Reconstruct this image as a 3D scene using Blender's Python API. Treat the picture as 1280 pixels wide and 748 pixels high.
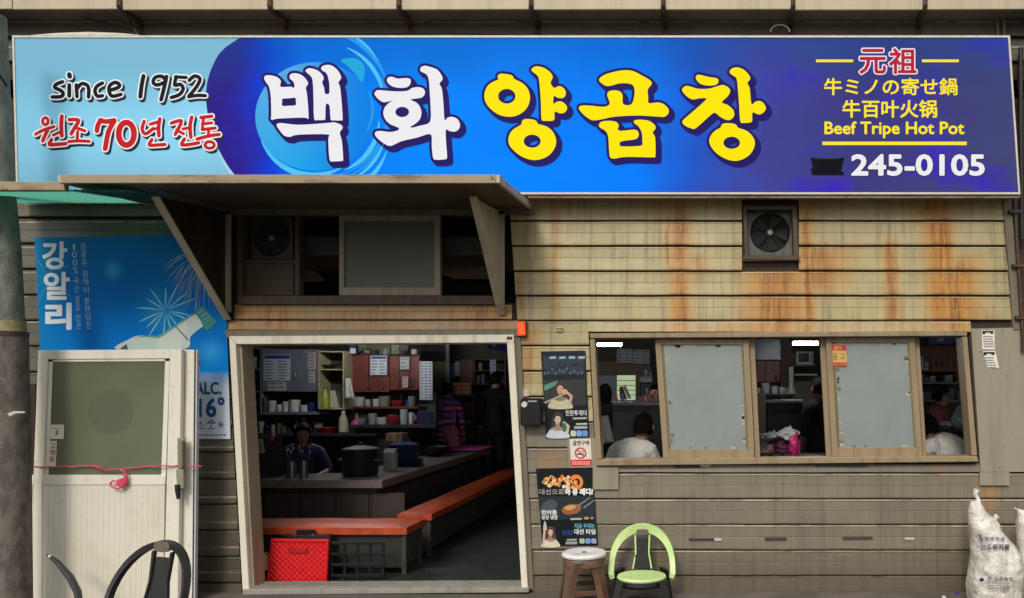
import bpy, bmesh, math, random
import numpy as np
from mathutils import Vector, Matrix, noise
from mathutils.geometry import tessellate_polygon
R = math.radians
scene = bpy.context.scene
for o in list(bpy.data.objects): bpy.data.objects.remove(o)

# ------------------------------------------------------------------ camera
D, F, CX, CY, EYE = 6.0, 924.0, 860.0, 488.0, 1.63     # metres to the wall, focal length / vanishing point on the 1280 px photo, eye height
cam = bpy.data.cameras.new('camera'); camo = bpy.data.objects.new('camera', cam)
scene.collection.objects.link(camo); scene.camera = camo
camo.location = (0, -D, EYE); camo.rotation_euler = (R(90), 0, 0)
cam.sensor_width = 36; cam.lens = F*36/1280
cam.shift_x = (640-CX)/1280; cam.shift_y = (CY-374)/1280
cam.clip_end = 500; cam.clip_start = 0.05
# ------------------------------------------------------------------ sky, sun, exposure
SUN_EL, SUN_ROT = 58, 200
w = bpy.data.worlds.new('World'); scene.world = w; w.use_nodes = True
nt = w.node_tree; bg = nt.nodes['Background']
sky = nt.nodes.new('ShaderNodeTexSky'); sky.sky_type = 'NISHITA'; sky.sun_disc = False
sky.sun_elevation = R(SUN_EL); sky.sun_rotation = R(SUN_ROT); sky.dust_density = 4; sky.air_density = 1.5
hs = nt.nodes.new('ShaderNodeHueSaturation'); hs.inputs['Saturation'].default_value = 0.22
nt.links.new(sky.outputs[0], hs.inputs['Color']); nt.links.new(hs.outputs[0], bg.inputs[0])
bg.inputs[1].default_value = 0.13
sun = bpy.data.lights.new('sun', 'SUN'); sun.energy = 1.5; sun.angle = R(14); sun.color = (1, .93, .82)
suno = bpy.data.objects.new('sun', sun); scene.collection.objects.link(suno)
suno.rotation_euler = (R(52), 0, R(-14)); suno.location = (-3, -8, 9)
scene.view_settings.view_transform = 'Standard'; scene.view_settings.look = 'None'
scene.view_settings.gamma = 1; scene.view_settings.use_curve_mapping = False
scene.view_settings.exposure = 0.12
scene.cycles.use_denoising = True
scene.cycles.max_bounces = 6

# ------------------------------------------------------------------ helpers: materials
def lin(r, g, b):
    f = lambda v: (v/12.92 if v <= .04045 else ((v+.055)/1.055)**2.4)
    return tuple(f(v/255) for v in (r, g, b))
MATS = {}
def sock(node, *names):
    for n in names:
        if n in node.inputs: return node.inputs[n]
class NT:
    """small node-tree helper"""
    def __init__(s, name):
        s.m = bpy.data.materials.new(name); s.m.use_nodes = True
        s.t = s.m.node_tree; s.b = s.t.nodes['Principled BSDF']
    def n(s, typ, **kw):
        x = s.t.nodes.new(typ)
        for k, v in kw.items(): setattr(x, k, v)
        return x
    def l(s, a, b): s.t.links.new(a, b)
    def val(s, x, i):
        if isinstance(x, (int, float)): i.default_value = x
        elif isinstance(x, tuple): i.default_value = (*x, 1) if len(x) == 3 and i.type == 'RGBA' else x
        else: s.l(x, i)
    def math(s, op, a, b=0.0, c=None, clamp=False):
        x = s.n('ShaderNodeMath', operation=op, use_clamp=clamp)
        s.val(a, x.inputs[0]); s.val(b, x.inputs[1])
        if c is not None: s.val(c, x.inputs[2])
        return x.outputs[0]
    def mix(s, f, a, b, mode='MIX'):
        x = s.n('ShaderNodeMix', data_type='RGBA', blend_type=mode)
        s.val(f, x.inputs[0]); s.val(a, x.inputs[6]); s.val(b, x.inputs[7]); return x.outputs[2]
    def pos(s):
        if not hasattr(s, '_p'):
            s._p = s.n('ShaderNodeNewGeometry').outputs['Position']
            x = s.n('ShaderNodeSeparateXYZ'); s.l(s._p, x.inputs[0]); s.X, s.Y, s.Z = x.outputs
        return s._p
    def noise(s, scale, detail=4, stretch=(1, 1, 1), rough=.55, offs=0):
        mp = s.n('ShaderNodeMapping'); s.l(s.pos(), mp.inputs[0]); mp.inputs['Scale'].default_value = stretch
        mp.inputs['Location'].default_value = (offs, offs*.7, offs*.3)
        x = s.n('ShaderNodeTexNoise'); s.l(mp.outputs[0], x.inputs['Vector'])
        x.inputs['Scale'].default_value = scale; x.inputs['Detail'].default_value = detail; x.inputs['Roughness'].default_value = rough
        return x.outputs[0]
    def ramp(s, f, stops):
        x = s.n('ShaderNodeValToRGB'); s.val(f, x.inputs[0]); e = x.color_ramp.elements
        while len(e) < len(stops): e.new(0.5)
        for i, (p, c) in enumerate(stops):
            e[i].position = p; e[i].color = (*c, 1) if not isinstance(c, (int, float)) else (c, c, c, 1)
        return x.outputs[0]
    def ss(s, v, lo, hi):
        x = s.n('ShaderNodeMapRange', interpolation_type='SMOOTHSTEP'); s.val(v, x.inputs[0])
        x.inputs[1].default_value = lo; x.inputs[2].default_value = hi; return x.outputs[0]
    def bump(s, h, strength=.3, dist=.01):
        x = s.n('ShaderNodeBump'); x.inputs['Strength'].default_value = strength; x.inputs['Distance'].default_value = dist
        s.l(h, x.inputs['Height']); s.l(x.outputs[0], s.b.inputs['Normal'])
    def col(s, c): s.val(c, s.b.inputs['Base Color'])
    def set(s, rough=.6, metal=0, spec=None):
        s.val(rough, s.b.inputs['Roughness']); s.b.inputs['Metallic'].default_value = metal
        if spec is not None: s.b.inputs['Specular IOR Level'].default_value = spec

def mat(rgb, rough=.6, metal=0, var=.18, scale=14, bump=.12, emit=0, spec=None, key=None, dirt=None):
    k = key or (rgb, rough, metal, var, scale, bump, emit, spec, dirt)
    if k in MATS: return MATS[k]
    t = NT('paint_%d' % len(MATS)); c = lin(*rgb)
    if var:
        a = t.noise(scale, 5); f = t.ramp(a, [(.25, 1-var), (.75, 1+var*.5)])
        cc = t.mix(1.0, c, f, 'MULTIPLY')
        if dirt:
            dn = t.noise(6, 7, (1, 1, .45), .65, 3.1)
            cc = t.mix(t.ss(dn, .52, .72), cc, lin(*dirt))
        t.col(cc); t.set(t.math('ADD', t.math('MULTIPLY', a, .25), rough-.12), metal, spec)
        if bump: t.bump(t.noise(scale*6, 4, offs=1.7), bump, .004)
    else:
        t.col(c); t.set(rough, metal, spec)
    if emit:
        t.b.inputs['Emission Color'].default_value = (*c, 1); t.b.inputs['Emission Strength'].default_value = emit
    MATS[k] = t.m; return t.m
def ink(*rgb, rough=.45): return mat(rgb, rough, var=.06, scale=30, bump=0)
def lit(*rgb, e=.42):
    """print on a backlit sheet: half of its colour comes through from the tubes behind"""
    k = ('lit', rgb, e)
    if k not in MATS:
        t = NT('backlit_ink_%d' % len(MATS)); c = lin(*rgb); t.col(tuple(v*.62 for v in c)); t.set(.45, 0, .04)
        t.b.inputs['Emission Color'].default_value = (*c, 1); t.b.inputs['Emission Strength'].default_value = e; MATS[k] = t.m
    return MATS[k]

# ------------------------------------------------------------------ helpers: objects
COL = scene.collection
SHIFT = 0.0      # extra depth added while a whole row of things is laid out further back
def P(px, py, y=0.0):
    d = D+y+SHIFT
    return Vector(((px-CX)*d/F, y+SHIFT, EYE+(CY-py)*d/F))
def ppm(y): return F/(D+y+SHIFT)
def thing(name, label, cat, loc, group=None):
    o = bpy.data.objects.new(name, None); COL.objects.link(o); o.location = loc; o.empty_display_size = .1
    o['label'] = label; o['category'] = cat
    if group: o['group'] = group
    return o
def root_of(o):
    while o.parent: o = o.parent
    return o
class MB:
    def __init__(s): s.v = []; s.f = []
    def add(s, v, f):
        k = len(s.v); s.v += [tuple(p) for p in v]; s.f += [tuple(i+k for i in q) for q in f]; return s
    def box(s, x0, x1, y0, y1, z0, z1):
        return s.add([(x, y, z) for z in (z0, z1) for y in (y0, y1) for x in (x0, x1)],
              [(0, 2, 3, 1), (4, 5, 7, 6), (0, 1, 5, 4), (2, 6, 7, 3), (0, 4, 6, 2), (1, 3, 7, 5)])
    def prism(s, pts, vec):
        """closed 3-D polygon extruded along vec"""
        n = len(pts); a = [Vector(p) for p in pts]; b = [p+Vector(vec) for p in a]
        tri = tessellate_polygon([a])
        s.add(a+b, [tuple(t) for t in tri]+[tuple(i+n for i in reversed(t)) for t in tri]+[(i, (i+1) % n, (i+1) % n+n, i+n) for i in range(n)])
        return s
    def tube(s, pts, r, n=8, close=False):
        pts = [Vector(p) for p in pts]; m = len(pts)
        rr = r if isinstance(r, (list, tuple)) else [r]*m
        k = len(s.v); up = None
        for i, p in enumerate(pts):
            if close: t = pts[(i+1) % m]-pts[i-1]
            else: t = pts[min(i+1, m-1)]-pts[max(i-1, 0)]
            t.normalize()
            if up is None:
                up = Vector((0, 0, 1)) if abs(t.z) < .9 else Vector((1, 0, 0))
            a = t.cross(up).normalized(); b = a.cross(t).normalized(); up = b
            for j in range(n):
                q = 2*math.pi*j/n; s.v.append(tuple(p+(a*math.cos(q)+b*math.sin(q))*rr[i]))
        for i in range(m if close else m-1):
            i2 = (i+1) % m
            for j in range(n): s.f.append((k+i*n+j, k+i*n+(j+1) % n, k+i2*n+(j+1) % n, k+i2*n+j))
        if not close:
            s.f.append(tuple(k+j for j in reversed(range(n)))); s.f.append(tuple(k+(m-1)*n+j for j in range(n)))
        return s
    def lathe(s, c, prof, n=20, sx=1, sy=1):
        k = len(s.v); c = Vector(c)
        for r, z in prof:
            for j in range(n):
                q = 2*math.pi*j/n; s.v.append((c.x+r*sx*math.cos(q), c.y+r*sy*math.sin(q), c.z+z))
        for i in range(len(prof)-1):
            for j in range(n): s.f.append((k+i*n+j, k+i*n+(j+1) % n, k+(i+1)*n+(j+1) % n, k+(i+1)*n+j))
        s.f.append(tuple(k+j for j in reversed(range(n)))); s.f.append(tuple(k+(len(prof)-1)*n+j for j in range(n)))
        return s
    def ellipsoid(s, c, rx, ry, rz, nu=14, nv=9, jit=0, seed=0):
        c = Vector(c); k = len(s.v)
        for i in range(nv+1):
            th = math.pi*i/nv
            for j in range(nu):
                ph = 2*math.pi*j/nu; d = Vector((math.sin(th)*math.cos(ph), math.sin(th)*math.sin(ph), math.cos(th)))
                q = 1+jit*noise.noise(d*2.2+Vector((seed, seed*.7, 0)))
                s.v.append((c.x+d.x*rx*q, c.y+d.y*ry*q, c.z+d.z*rz*q))
        for i in range(nv):
            for j in range(nu): s.f.append((k+i*nu+j, k+i*nu+(j+1) % nu, k+(i+1)*nu+(j+1) % nu, k+(i+1)*nu+j))
        return s
    def build(s, name, m, parent=None, smooth=False, bevel=0, label=None, cat=None, group=None, kind=None, weld=False):
        me = bpy.data.meshes.new(name)
        if parent: off = root_of(parent).location.copy()
        else:
            a = np.array(s.v); off = Vector(((a[:, 0].min()+a[:, 0].max())/2, (a[:, 1].min()+a[:, 1].max())/2, a[:, 2].min()))
        me.from_pydata([(x-off.x, y-off.y, z-off.z) for x, y, z in s.v], [], s.f)
        bm = bmesh.new(); bm.from_mesh(me)
        if weld: bmesh.ops.remove_doubles(bm, verts=bm.verts, dist=1e-5)
        bmesh.ops.recalc_face_normals(bm, faces=bm.faces)
        if bevel:
            ed = [e for e in bm.edges if len(e.link_faces) == 2 and e.calc_face_angle(0) > .6]
            bmesh.ops.bevel(bm, geom=ed, offset=bevel, segments=1, affect='EDGES', clamp_overlap=True)
        bm.to_mesh(me); bm.free()
        if smooth:
            for p in me.polygons: p.use_smooth = True
            try: me.set_sharp_from_angle(angle=R(40))
            except Exception: pass
        me.materials.append(m)
        o = bpy.data.objects.new(name, me); COL.objects.link(o)
        if parent: o.parent = parent
        else: o.location = off
        if label: o['label'] = label
        if cat: o['category'] = cat
        if group: o['group'] = group
        if kind: o['kind'] = kind
        return o
def pq(name, pts, y, t, m, parent=None, bevel=0, **kw):
    """a slab whose front outline is given in photo pixels at depth y, t metres thick (away from the camera)"""
    return MB().prism([P(a, b, y) for a, b in pts], (0, t, 0)).build(name, m, parent, bevel=bevel, **kw)
def pr(name, x0, y0, x1, y1, y, t, m, parent=None, bevel=0, **kw):
    return pq(name, [(x0, y0), (x1, y0), (x1, y1), (x0, y1)], y, t, m, parent, bevel, **kw)
def lathe(name, c, prof, m, parent=None, n=20, smooth=True, **kw):
    return MB().lathe(c, prof, n).build(name, m, parent, smooth, **kw)

# ------------------------------------------------------------------ helpers: flat print (letters, posters) from distance fields
def catmull(pts, sub=4, closed=True):
    n = len(pts); out = []
    for i in range(n if closed else n-1):
        p = [np.array(pts[(i+k) % n] if closed else pts[min(max(i+k, 0), n-1)], float) for k in (-1, 0, 1, 2)]
        for j in range(sub):
            t = j/sub
            out.append(.5*((2*p[1])+(-p[0]+p[2])*t+(2*p[0]-5*p[1]+4*p[2]-p[3])*t*t+(-p[0]+3*p[1]-3*p[2]+p[3])*t**3))
    if not closed: out.append(np.array(pts[-1], float))
    return [tuple(q) for q in out]
def ell(cx, cy, rx, ry, n=20, rot=0):
    c, s = math.cos(rot), math.sin(rot); o = []
    for i in range(n):
        a = 2*math.pi*i/n; x, y = rx*math.cos(a), ry*math.sin(a); o.append((cx+x*c-y*s, cy+x*s+y*c))
    return o
def sdf_loops(X, Y, loops):
    d = np.full(X.shape, 1e9); ins = np.zeros(X.shape, bool)
    for lp in loops:
        for (ax, ay), (bx, by) in zip(lp, lp[1:]+lp[:1]):
            dx, dy = bx-ax, by-ay; q = dx*dx+dy*dy
            if q < 1e-12: continue
            t = np.clip(((X-ax)*dx+(Y-ay)*dy)/q, 0, 1)
            d = np.minimum(d, (X-ax-t*dx)**2+(Y-ay-t*dy)**2)
            if ay != by:
                c = ((ay > Y) != (by > Y)) & (X < dx*(Y-ay)/dy+ax); ins ^= c
    d = np.sqrt(d); return np.where(ins, -d, d)
def sdf_strokes(X, Y, strokes):
    d = np.full(X.shape, 1e9)
    for pts, r in strokes:
        rr = r if isinstance(r, (list, tuple)) else [r]*len(pts)
        for (a, b, ra, rb) in zip(pts, pts[1:], rr, rr[1:]):
            dx, dy = b[0]-a[0], b[1]-a[1]; q = dx*dx+dy*dy+1e-9
            t = np.clip(((X-a[0])*dx+(Y-a[1])*dy)/q, 0, 1)
            d = np.minimum(d, np.sqrt((X-a[0]-t*dx)**2+(Y-a[1]-t*dy)**2)-(ra+(rb-ra)*t))
    return d
class Field:
    def __init__(s, x0, y0, x1, y1, res=2.5):
        s.x0, s.y0, s.res = x0, y0, res
        xs = np.arange(int((x1-x0)*res)+2)/res+x0; ys = np.arange(int((y1-y0)*res)+2)/res+y0
        s.X, s.Y = np.meshgrid(xs, ys); s.d = np.full(s.X.shape, 1e9)
    def loops(s, *sets):
        for st in sets: s.d = np.minimum(s.d, sdf_loops(s.X, s.Y, st))
        return s
    def strokes(s, st): s.d = np.minimum(s.d, sdf_strokes(s.X, s.Y, st)); return s
    def swept(s, dx, dy, n=4):
        d = s.d.copy()
        for i in range(1, n+1):
            kx, ky = int(round(dx*i/n*s.res)), int(round(dy*i/n*s.res))
            e = np.full_like(d, 1e9)
            h, w_ = d.shape
            e[max(ky, 0):h+min(ky, 0), max(kx, 0):w_+min(kx, 0)] = s.d[max(-ky, 0):h-max(ky, 0), max(-kx, 0):w_-max(kx, 0)]
            d = np.minimum(d, e)
        return d
    def contour(s, level=0, d=None):
        d = (s.d if d is None else d)-level
        d[0, :] = d[-1, :] = 1; d[:, 0] = d[:, -1] = 1
        d = np.where(d == 0, 1e-6, d); neg = d < 0
        c = neg[:-1, :-1].astype(int)+2*neg[:-1, 1:]+4*neg[1:, 1:]+8*neg[1:, :-1]
        T = {1: [(3, 0)], 2: [(0, 1)], 3: [(3, 1)], 4: [(1, 2)], 5: [(3, 2), (1, 0)], 6: [(0, 2)], 7: [(3, 2)], 8: [(2, 3)], 9: [(2, 0)],
             10: [(0, 3), (2, 1)], 11: [(2, 1)], 12: [(1, 3)], 13: [(1, 0)], 14: [(0, 3)]}
        nxt = {}
        for i, j in zip(*np.nonzero((c > 0) & (c < 15))):
            i, j = int(i), int(j)
            key = [(i, j, 0), (i, j+1, 1), (i+1, j, 0), (i, j, 1)]
            for a, b in T[int(c[i, j])]: nxt[key[a]] = key[b]
        def pt(k):
            i, j, o = k
            a = d[i, j]; b = d[i, j+1] if o == 0 else d[i+1, j]; t = a/(a-b)
            return ((j+(t if o == 0 else 0))/s.res+s.x0, (i+(t if o else 0))/s.res+s.y0)
        loops = []
        while nxt:
            st = next(iter(nxt)); lp = []; k = st
            while k in nxt:
                lp.append(pt(k)); k = nxt.pop(k)
            if len(lp) > 5: loops.append(lp)
        return [simplify(l, .09) for l in loops]
def simplify(lp, tol):
    """drop points that lie within tol px of the chord"""
    a = np.array(lp); n = len(a)
    keep = [0]; i = 0
    while i < n-1:
        j = min(i+2, n-1)
        while j < n-1:
            seg = a[i:j+2]; v = seg[-1]-seg[0]; L = np.hypot(*v)+1e-9
            dd = np.abs((seg[:, 0]-seg[0, 0])*v[1]-(seg[:, 1]-seg[0, 1])*v[0])/L
            if dd.max() > tol or j-i > 12: break
            j += 1
        keep.append(j); i = j
    out = [tuple(a[k]) for k in keep]
    if len(out) > 3 and np.hypot(*(a[keep[-1]]-a[0])) < 1e-6: out.pop()
    return out
def fill(name, loops, y, m, parent, kind=None, mapper=None, **kw):
    """flat ink: filled outline (even-odd, with holes) in photo pixels laid on the plane y"""
    mp = mapper or (lambda q: P(q[0], q[1], y))
    v = [[mp(q) for q in lp] for lp in loops if len(lp) > 2]
    # group holes with the outline that contains them
    def area(l): return sum(p[0]*q[1]-q[0]*p[1] for p, q in zip(l, l[1:]+l[:1]))/2
    def inside(p, l):
        r = False
        for a, b in zip(l, l[1:]+l[:1]):
            if (a[1] > p[1]) != (b[1] > p[1]) and p[0] < (b[0]-a[0])*(p[1]-a[1])/(b[1]-a[1])+a[0]: r = not r
        return r
    L = [lp for lp in loops if len(lp) > 2]
    dep = [sum(inside(L[i][0], L[j]) for j in range(len(L)) if j != i) for i in range(len(L))]
    mb = MB()
    for i in range(len(L)):
        if dep[i] % 2: continue
        grp = [v[i]]+[v[j] for j in range(len(L)) if dep[j] == dep[i]+1 and inside(L[j][0], L[i])]
        flat = [p for g in grp for p in g]
        mb.add(flat, [tuple(t) for t in tessellate_polygon([[Vector((p.x, p.z, 0)) for p in g] for g in grp])])
    if not mb.f: return None
    return mb.build(name, m, parent, kind=kind, **kw)
_txt = {}
def text_loops(s):
    """outlines of a line of text in the built-in font"""
    if s in _txt: return _txt[s]
    c = bpy.data.curves.new('line', 'FONT'); c.body = s; c.resolution_u = 3
    o = bpy.data.objects.new('line', c); COL.objects.link(o)
    dg = bpy.context.evaluated_depsgraph_get(); me = bpy.data.meshes.new_from_object(o.evaluated_get(dg))
    cnt = {}
    for p in me.polygons:
        vs = list(p.vertices)
        for a, b in zip(vs, vs[1:]+vs[:1]):
            if (b, a) in cnt: del cnt[(b, a)]
            else: cnt[(a, b)] = 1
    nxt = {}
    for a, b in cnt: nxt.setdefault(a, []).append(b)
    loops = []
    while nxt:
        st = next(iter(nxt)); k = st; lp = []
        while k in nxt:
            lp.append((me.vertices[k].co.x, -me.vertices[k].co.y)); q = nxt[k]; b = q.pop()
            if not q: del nxt[k]
            k = b
        if len(lp) > 2: loops.append(lp)
    bpy.data.objects.remove(o); bpy.data.curves.remove(c); bpy.data.meshes.remove(me)
    _txt[s] = loops; return loops
def fit(loops, x0, y0, x1, y1, shear=0):
    a = [p for l in loops for p in l]; mx, Mx = min(p[0] for p in a), max(p[0] for p in a); my, My = min(p[1] for p in a), max(p[1] for p in a)
    k = lambda p: (x0+(p[0]-mx)/(Mx-mx)*(x1-x0)+shear*((y0+(p[1]-my)/(My-my)*(y1-y0))-(y0+y1)/2), y0+(p[1]-my)/(My-my)*(y1-y0))
    return [[k(p) for p in l] for l in loops]
def text(name, s, box, y, m, parent, grow=0, res=4, shear=0, halo=None, kind='stuff', step=.0012, chars=False):
    """a printed line; grow makes it bolder, halo=(width, material) lays an outline under it"""
    L = fit(text_loops(s), *box, shear=shear)
    if grow or halo:
        g = max(grow, halo[0] if halo else 0)+1.5
        f = Field(box[0]-g, box[1]-g, box[2]+g, box[3]+g, res).loops(L)
        if halo: fill('letter_outline', f.contour(halo[0]), y+step, halo[1], parent, kind)
        L = f.contour(grow)
    return fill(name, L, y, m, parent, kind)
for s_ in ['Beef Tripe Hot Pot', '245-0105', '元', '祖', '牛ミノの寄せ鍋', '牛百叶火锅', '금연구역', 'ALC.', '16°', '선도유지용', '아 유 레디?', '대선으로', '한여름',
           '싱싱 냉장', '강', '알', '리', '주 신우농산', '진한투게더', '지금 우리는', '대선 타임', '고', '정', '문', '공 고', '셀프']+list('100%국산쌀로만든증류주원액이블렌딩한'):
    text_loops(s_)

# ------------------------------------------------------------------ materials of the place
def siding_material(name, base, stains, zlow=None, seed=0, dirt=.35, seam0=276.0, pitch=31.15, seamk=.55):
    """painted metal siding: sun-faded paint, grey runs, rust sheets with darker drips, brown edges along the seams"""
    t = NT(name); t.pos()
    n1 = t.noise(2.2, 6, offs=seed); st = t.noise(7, 7, (3.4, 1, .12), .65, seed+5); st2 = t.noise(16, 6, (4.5, 1, .10), .6, seed+7)
    fine = t.noise(60, 4, offs=seed+2); blot = t.noise(5, 8, (1, 1, 1), .7, seed+15)
    c = t.mix(t.ss(n1, .3, .75), base, tuple(v*.78 for v in base))
    rnd_ = t.n('ShaderNodeObjectInfo').outputs['Random']; c = t.mix(t.math('MULTIPLY', rnd_, .30), c, tuple(v*.62 for v in base))   # no two boards weathered alike
    c = t.mix(t.math('MULTIPLY', t.ss(st, .47, .70), dirt), c, lin(84, 76, 58))
    c = t.mix(t.math('MULTIPLY', t.ss(st2, .56, .72), dirt*.7), c, lin(70, 60, 44))
    c = t.mix(t.math('MULTIPLY', t.ss(blot, .56, .72), .35), c, lin(128, 118, 92))
    c = t.mix(t.math('MULTIPLY', t.ss(fine, .55, .75), .2), c, lin(110, 102, 82))
    wob = t.math('MULTIPLY', t.math('SUBTRACT', t.noise(3.2, 5, (1, 1, .4), .6, 9), .5), .2)
    xx = t.math('ADD', t.X, wob); tot = None; core = None
    zn = t.math('ADD', t.Z, t.math('MULTIPLY', t.math('SUBTRACT', t.noise(6, 5, (1, 1, .5), .6, 4), .5), .4))
    for (pxc, wpx, ytop, ybot, k) in stains:
        xc = (pxc-CX)*D/F; hw = wpx*D/F/2
        dx = t.math('ABSOLUTE', t.math('SUBTRACT', xx, xc))
        z1, z0 = EYE+(CY-ytop)*D/F, EYE+(CY-ybot)*D/F
        zz = t.math('MULTIPLY', t.ss(zn, z1+.05, z1-.12), t.ss(zn, z0-.1, z0+.18))
        q = t.math('MULTIPLY', t.math('MULTIPLY', t.ss(dx, hw*1.9, hw*.1), zz), k); tot = q if tot is None else t.math('MAXIMUM', tot, q)
        q = t.math('MULTIPLY', t.math('MULTIPLY', t.ss(dx, hw*.95, hw*.05), zz), k); core = q if core is None else t.math('MAXIMUM', core, q)
    # rust creeping along the lower edge of every board
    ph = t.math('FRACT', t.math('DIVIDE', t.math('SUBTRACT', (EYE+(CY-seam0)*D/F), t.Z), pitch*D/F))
    edge = t.math('MAXIMUM', t.ss(ph, .86, 1.0), t.ss(ph, .10, 0.0))
    run = t.ss(t.noise(1.6, 6, (1, 1, 2.5), .65, seed+21), .44, .66)
    if tot is not None:
        f1 = t.math('MULTIPLY', tot, t.math('ADD', .35, t.math('MULTIPLY', st, 1.0)), clamp=True)
        c = t.mix(t.math('MULTIPLY', f1, 1.0, clamp=True), c, lin(186, 132, 56))
        f2 = t.math('MULTIPLY', core, t.ss(t.noise(9, 6, (3, 1, .22), .65, seed+12), .36, .62), clamp=True)
        c = t.mix(t.math('MULTIPLY', f2, .9), c, lin(138, 82, 30))
        f3 = t.math('MULTIPLY', core, t.ss(t.noise(20, 6, (3.2, 1, .3), .7, seed+31), .55, .68), clamp=True)
        c = t.mix(t.math('MULTIPLY', f3, .75), c, lin(84, 48, 24))
        run = t.math('MAXIMUM', t.math('MULTIPLY', run, .55), t.math('MULTIPLY', tot, 1.0), clamp=True)
    c = t.mix(t.math('MULTIPLY', t.math('MULTIPLY', edge, run), seamk), c, lin(88, 56, 30))
    lip_light = t.math('MULTIPLY', t.ss(ph, .035, .06), t.ss(ph, .135, .10)); c = t.mix(t.math('MULTIPLY', lip_light, t.math('MULTIPLY', t.ss(blot, .36, .56), .5)), c, lin(198, 190, 168))   # highlight line painted along the top lip
    if zlow:   # splashed soil on the lowest boards
        g = t.ss(t.math('ADD', t.Z, t.math('MULTIPLY', t.math('SUBTRACT', n1, .5), .3)), zlow, .0)
        c = t.mix(t.math('MULTIPLY', g, .6), c, lin(62, 54, 42))
    sc = t.noise(5, 6, (.25, 1, 5), .7, seed+40); c = t.mix(t.math('MULTIPLY', t.ss(sc, .62, .70), .3), c, lin(186, 178, 156))   # sideways scuffs
    t.col(c); t.set(t.math('ADD', .26, t.math('MULTIPLY', n1, .3)), 0, .5)
    t.bump(t.math('ADD', t.math('MULTIPLY', fine, .5), t.math('ADD', t.math('MULTIPLY', n1, 3.0), t.math('MULTIPLY', blot, 1.5))), .35, .008)
    return t.m
STAINS = [(850, 28, 250, 425, 1.0), (836, 8, 255, 350, .9), (866, 44, 322, 350, .9), (968, 76, 322, 425, 1.1), (1008, 18, 250, 425, 1.1), (1026, 64, 300, 372, .9),
          (1112, 22, 300, 415, .75), (1172, 30, 245, 420, 1.2), (1194, 62, 318, 418, 1.05), (695, 14, 250, 400, .55), (650, 14, 335, 400, .6), (660, 30, 395, 480, .55),
          (1240, 30, 395, 414, .6), (925, 20, 380, 418, .5), (1150, 60, 400, 418, .6), (835, 60, 247, 264, 1.0), (1165, 70, 247, 272, 1.1), (1010, 60, 247, 262, .8), (690, 60, 247, 262, .7), (940, 240, 398, 420, .75), (1060, 50, 330, 345, .6)]
M_SIDE_UP = siding_material('olive beige painted siding', lin(188, 173, 127), STAINS, dirt=.5)
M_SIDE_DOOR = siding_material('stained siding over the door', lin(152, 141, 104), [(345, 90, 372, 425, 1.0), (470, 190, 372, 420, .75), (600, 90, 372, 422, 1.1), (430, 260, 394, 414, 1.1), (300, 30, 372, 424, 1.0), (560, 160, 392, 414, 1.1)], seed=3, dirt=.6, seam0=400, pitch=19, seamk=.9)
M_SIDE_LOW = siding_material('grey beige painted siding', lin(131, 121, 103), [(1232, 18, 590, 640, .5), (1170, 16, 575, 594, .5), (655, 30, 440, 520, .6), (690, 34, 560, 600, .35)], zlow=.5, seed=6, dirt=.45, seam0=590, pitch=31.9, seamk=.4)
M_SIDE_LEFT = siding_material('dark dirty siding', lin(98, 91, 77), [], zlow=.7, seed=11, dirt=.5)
def streaked(name, base, dirtc, amt=.5, sc=5, rust=None, rs=.62, rough=.5, st=(2, 1, .2)):
    t = NT(name); t.pos(); a = t.noise(sc, 7, st, .65); b = t.noise(22, 5, offs=3)
    c = t.mix(t.math('MULTIPLY', t.ss(a, .45, .7), amt), base, dirtc)
    c = t.mix(t.math('MULTIPLY', t.ss(b, .55, .8), .4), c, tuple(v*.6 for v in base))
    if rust:
        r = t.ss(t.noise(11, 8, offs=8, rough=.7), rs, rs+.1); c = t.mix(r, c, rust)
    t.col(c); t.set(rough, 0, .4); t.bump(t.noise(40, 5), .2, .004); return t.m
M_TRIM = streaked('cream door paint', lin(230, 223, 202), lin(150, 132, 100), .45, 4, lin(110, 80, 50), .68)
M_TRIM_GREY = streaked('grey door trim', lin(120, 112, 95), lin(80, 72, 60), .5)
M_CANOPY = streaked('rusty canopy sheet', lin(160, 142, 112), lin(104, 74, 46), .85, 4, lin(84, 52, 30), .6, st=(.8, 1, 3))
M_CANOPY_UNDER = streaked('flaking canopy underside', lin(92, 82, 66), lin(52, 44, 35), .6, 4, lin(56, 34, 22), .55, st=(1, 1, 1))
M_BRACKET = streaked('bracket sheet', lin(186, 176, 150), lin(120, 104, 80), .45, 5, lin(100, 66, 40), .66)
M_FASCIA = streaked('eave panel', lin(196, 180, 152), lin(150, 134, 108), .4, 4, lin(110, 84, 60), .72)
M_SOFFIT = streaked('eave soffit', lin(110, 104, 94), lin(70, 64, 58), .5)
M_STRAP = streaked('rusty strap', lin(64, 52, 42), lin(40, 30, 24), .5, 9, lin(104, 62, 36), .5)
M_WINFRAME = streaked('brown window frame', lin(152, 133, 104), lin(100, 82, 60), .5, 6, lin(120, 72, 36), .66)
M_WALLPANEL = streaked('grey patch panel', lin(150, 142, 124), lin(116, 108, 92), .5, 3, lin(84, 74, 60), .7)
M_BACK = mat((62, 50, 36), .9)
M_DARK = mat((26, 25, 26), .6)
M_BLACK = mat((18, 18, 19), .4)

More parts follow.
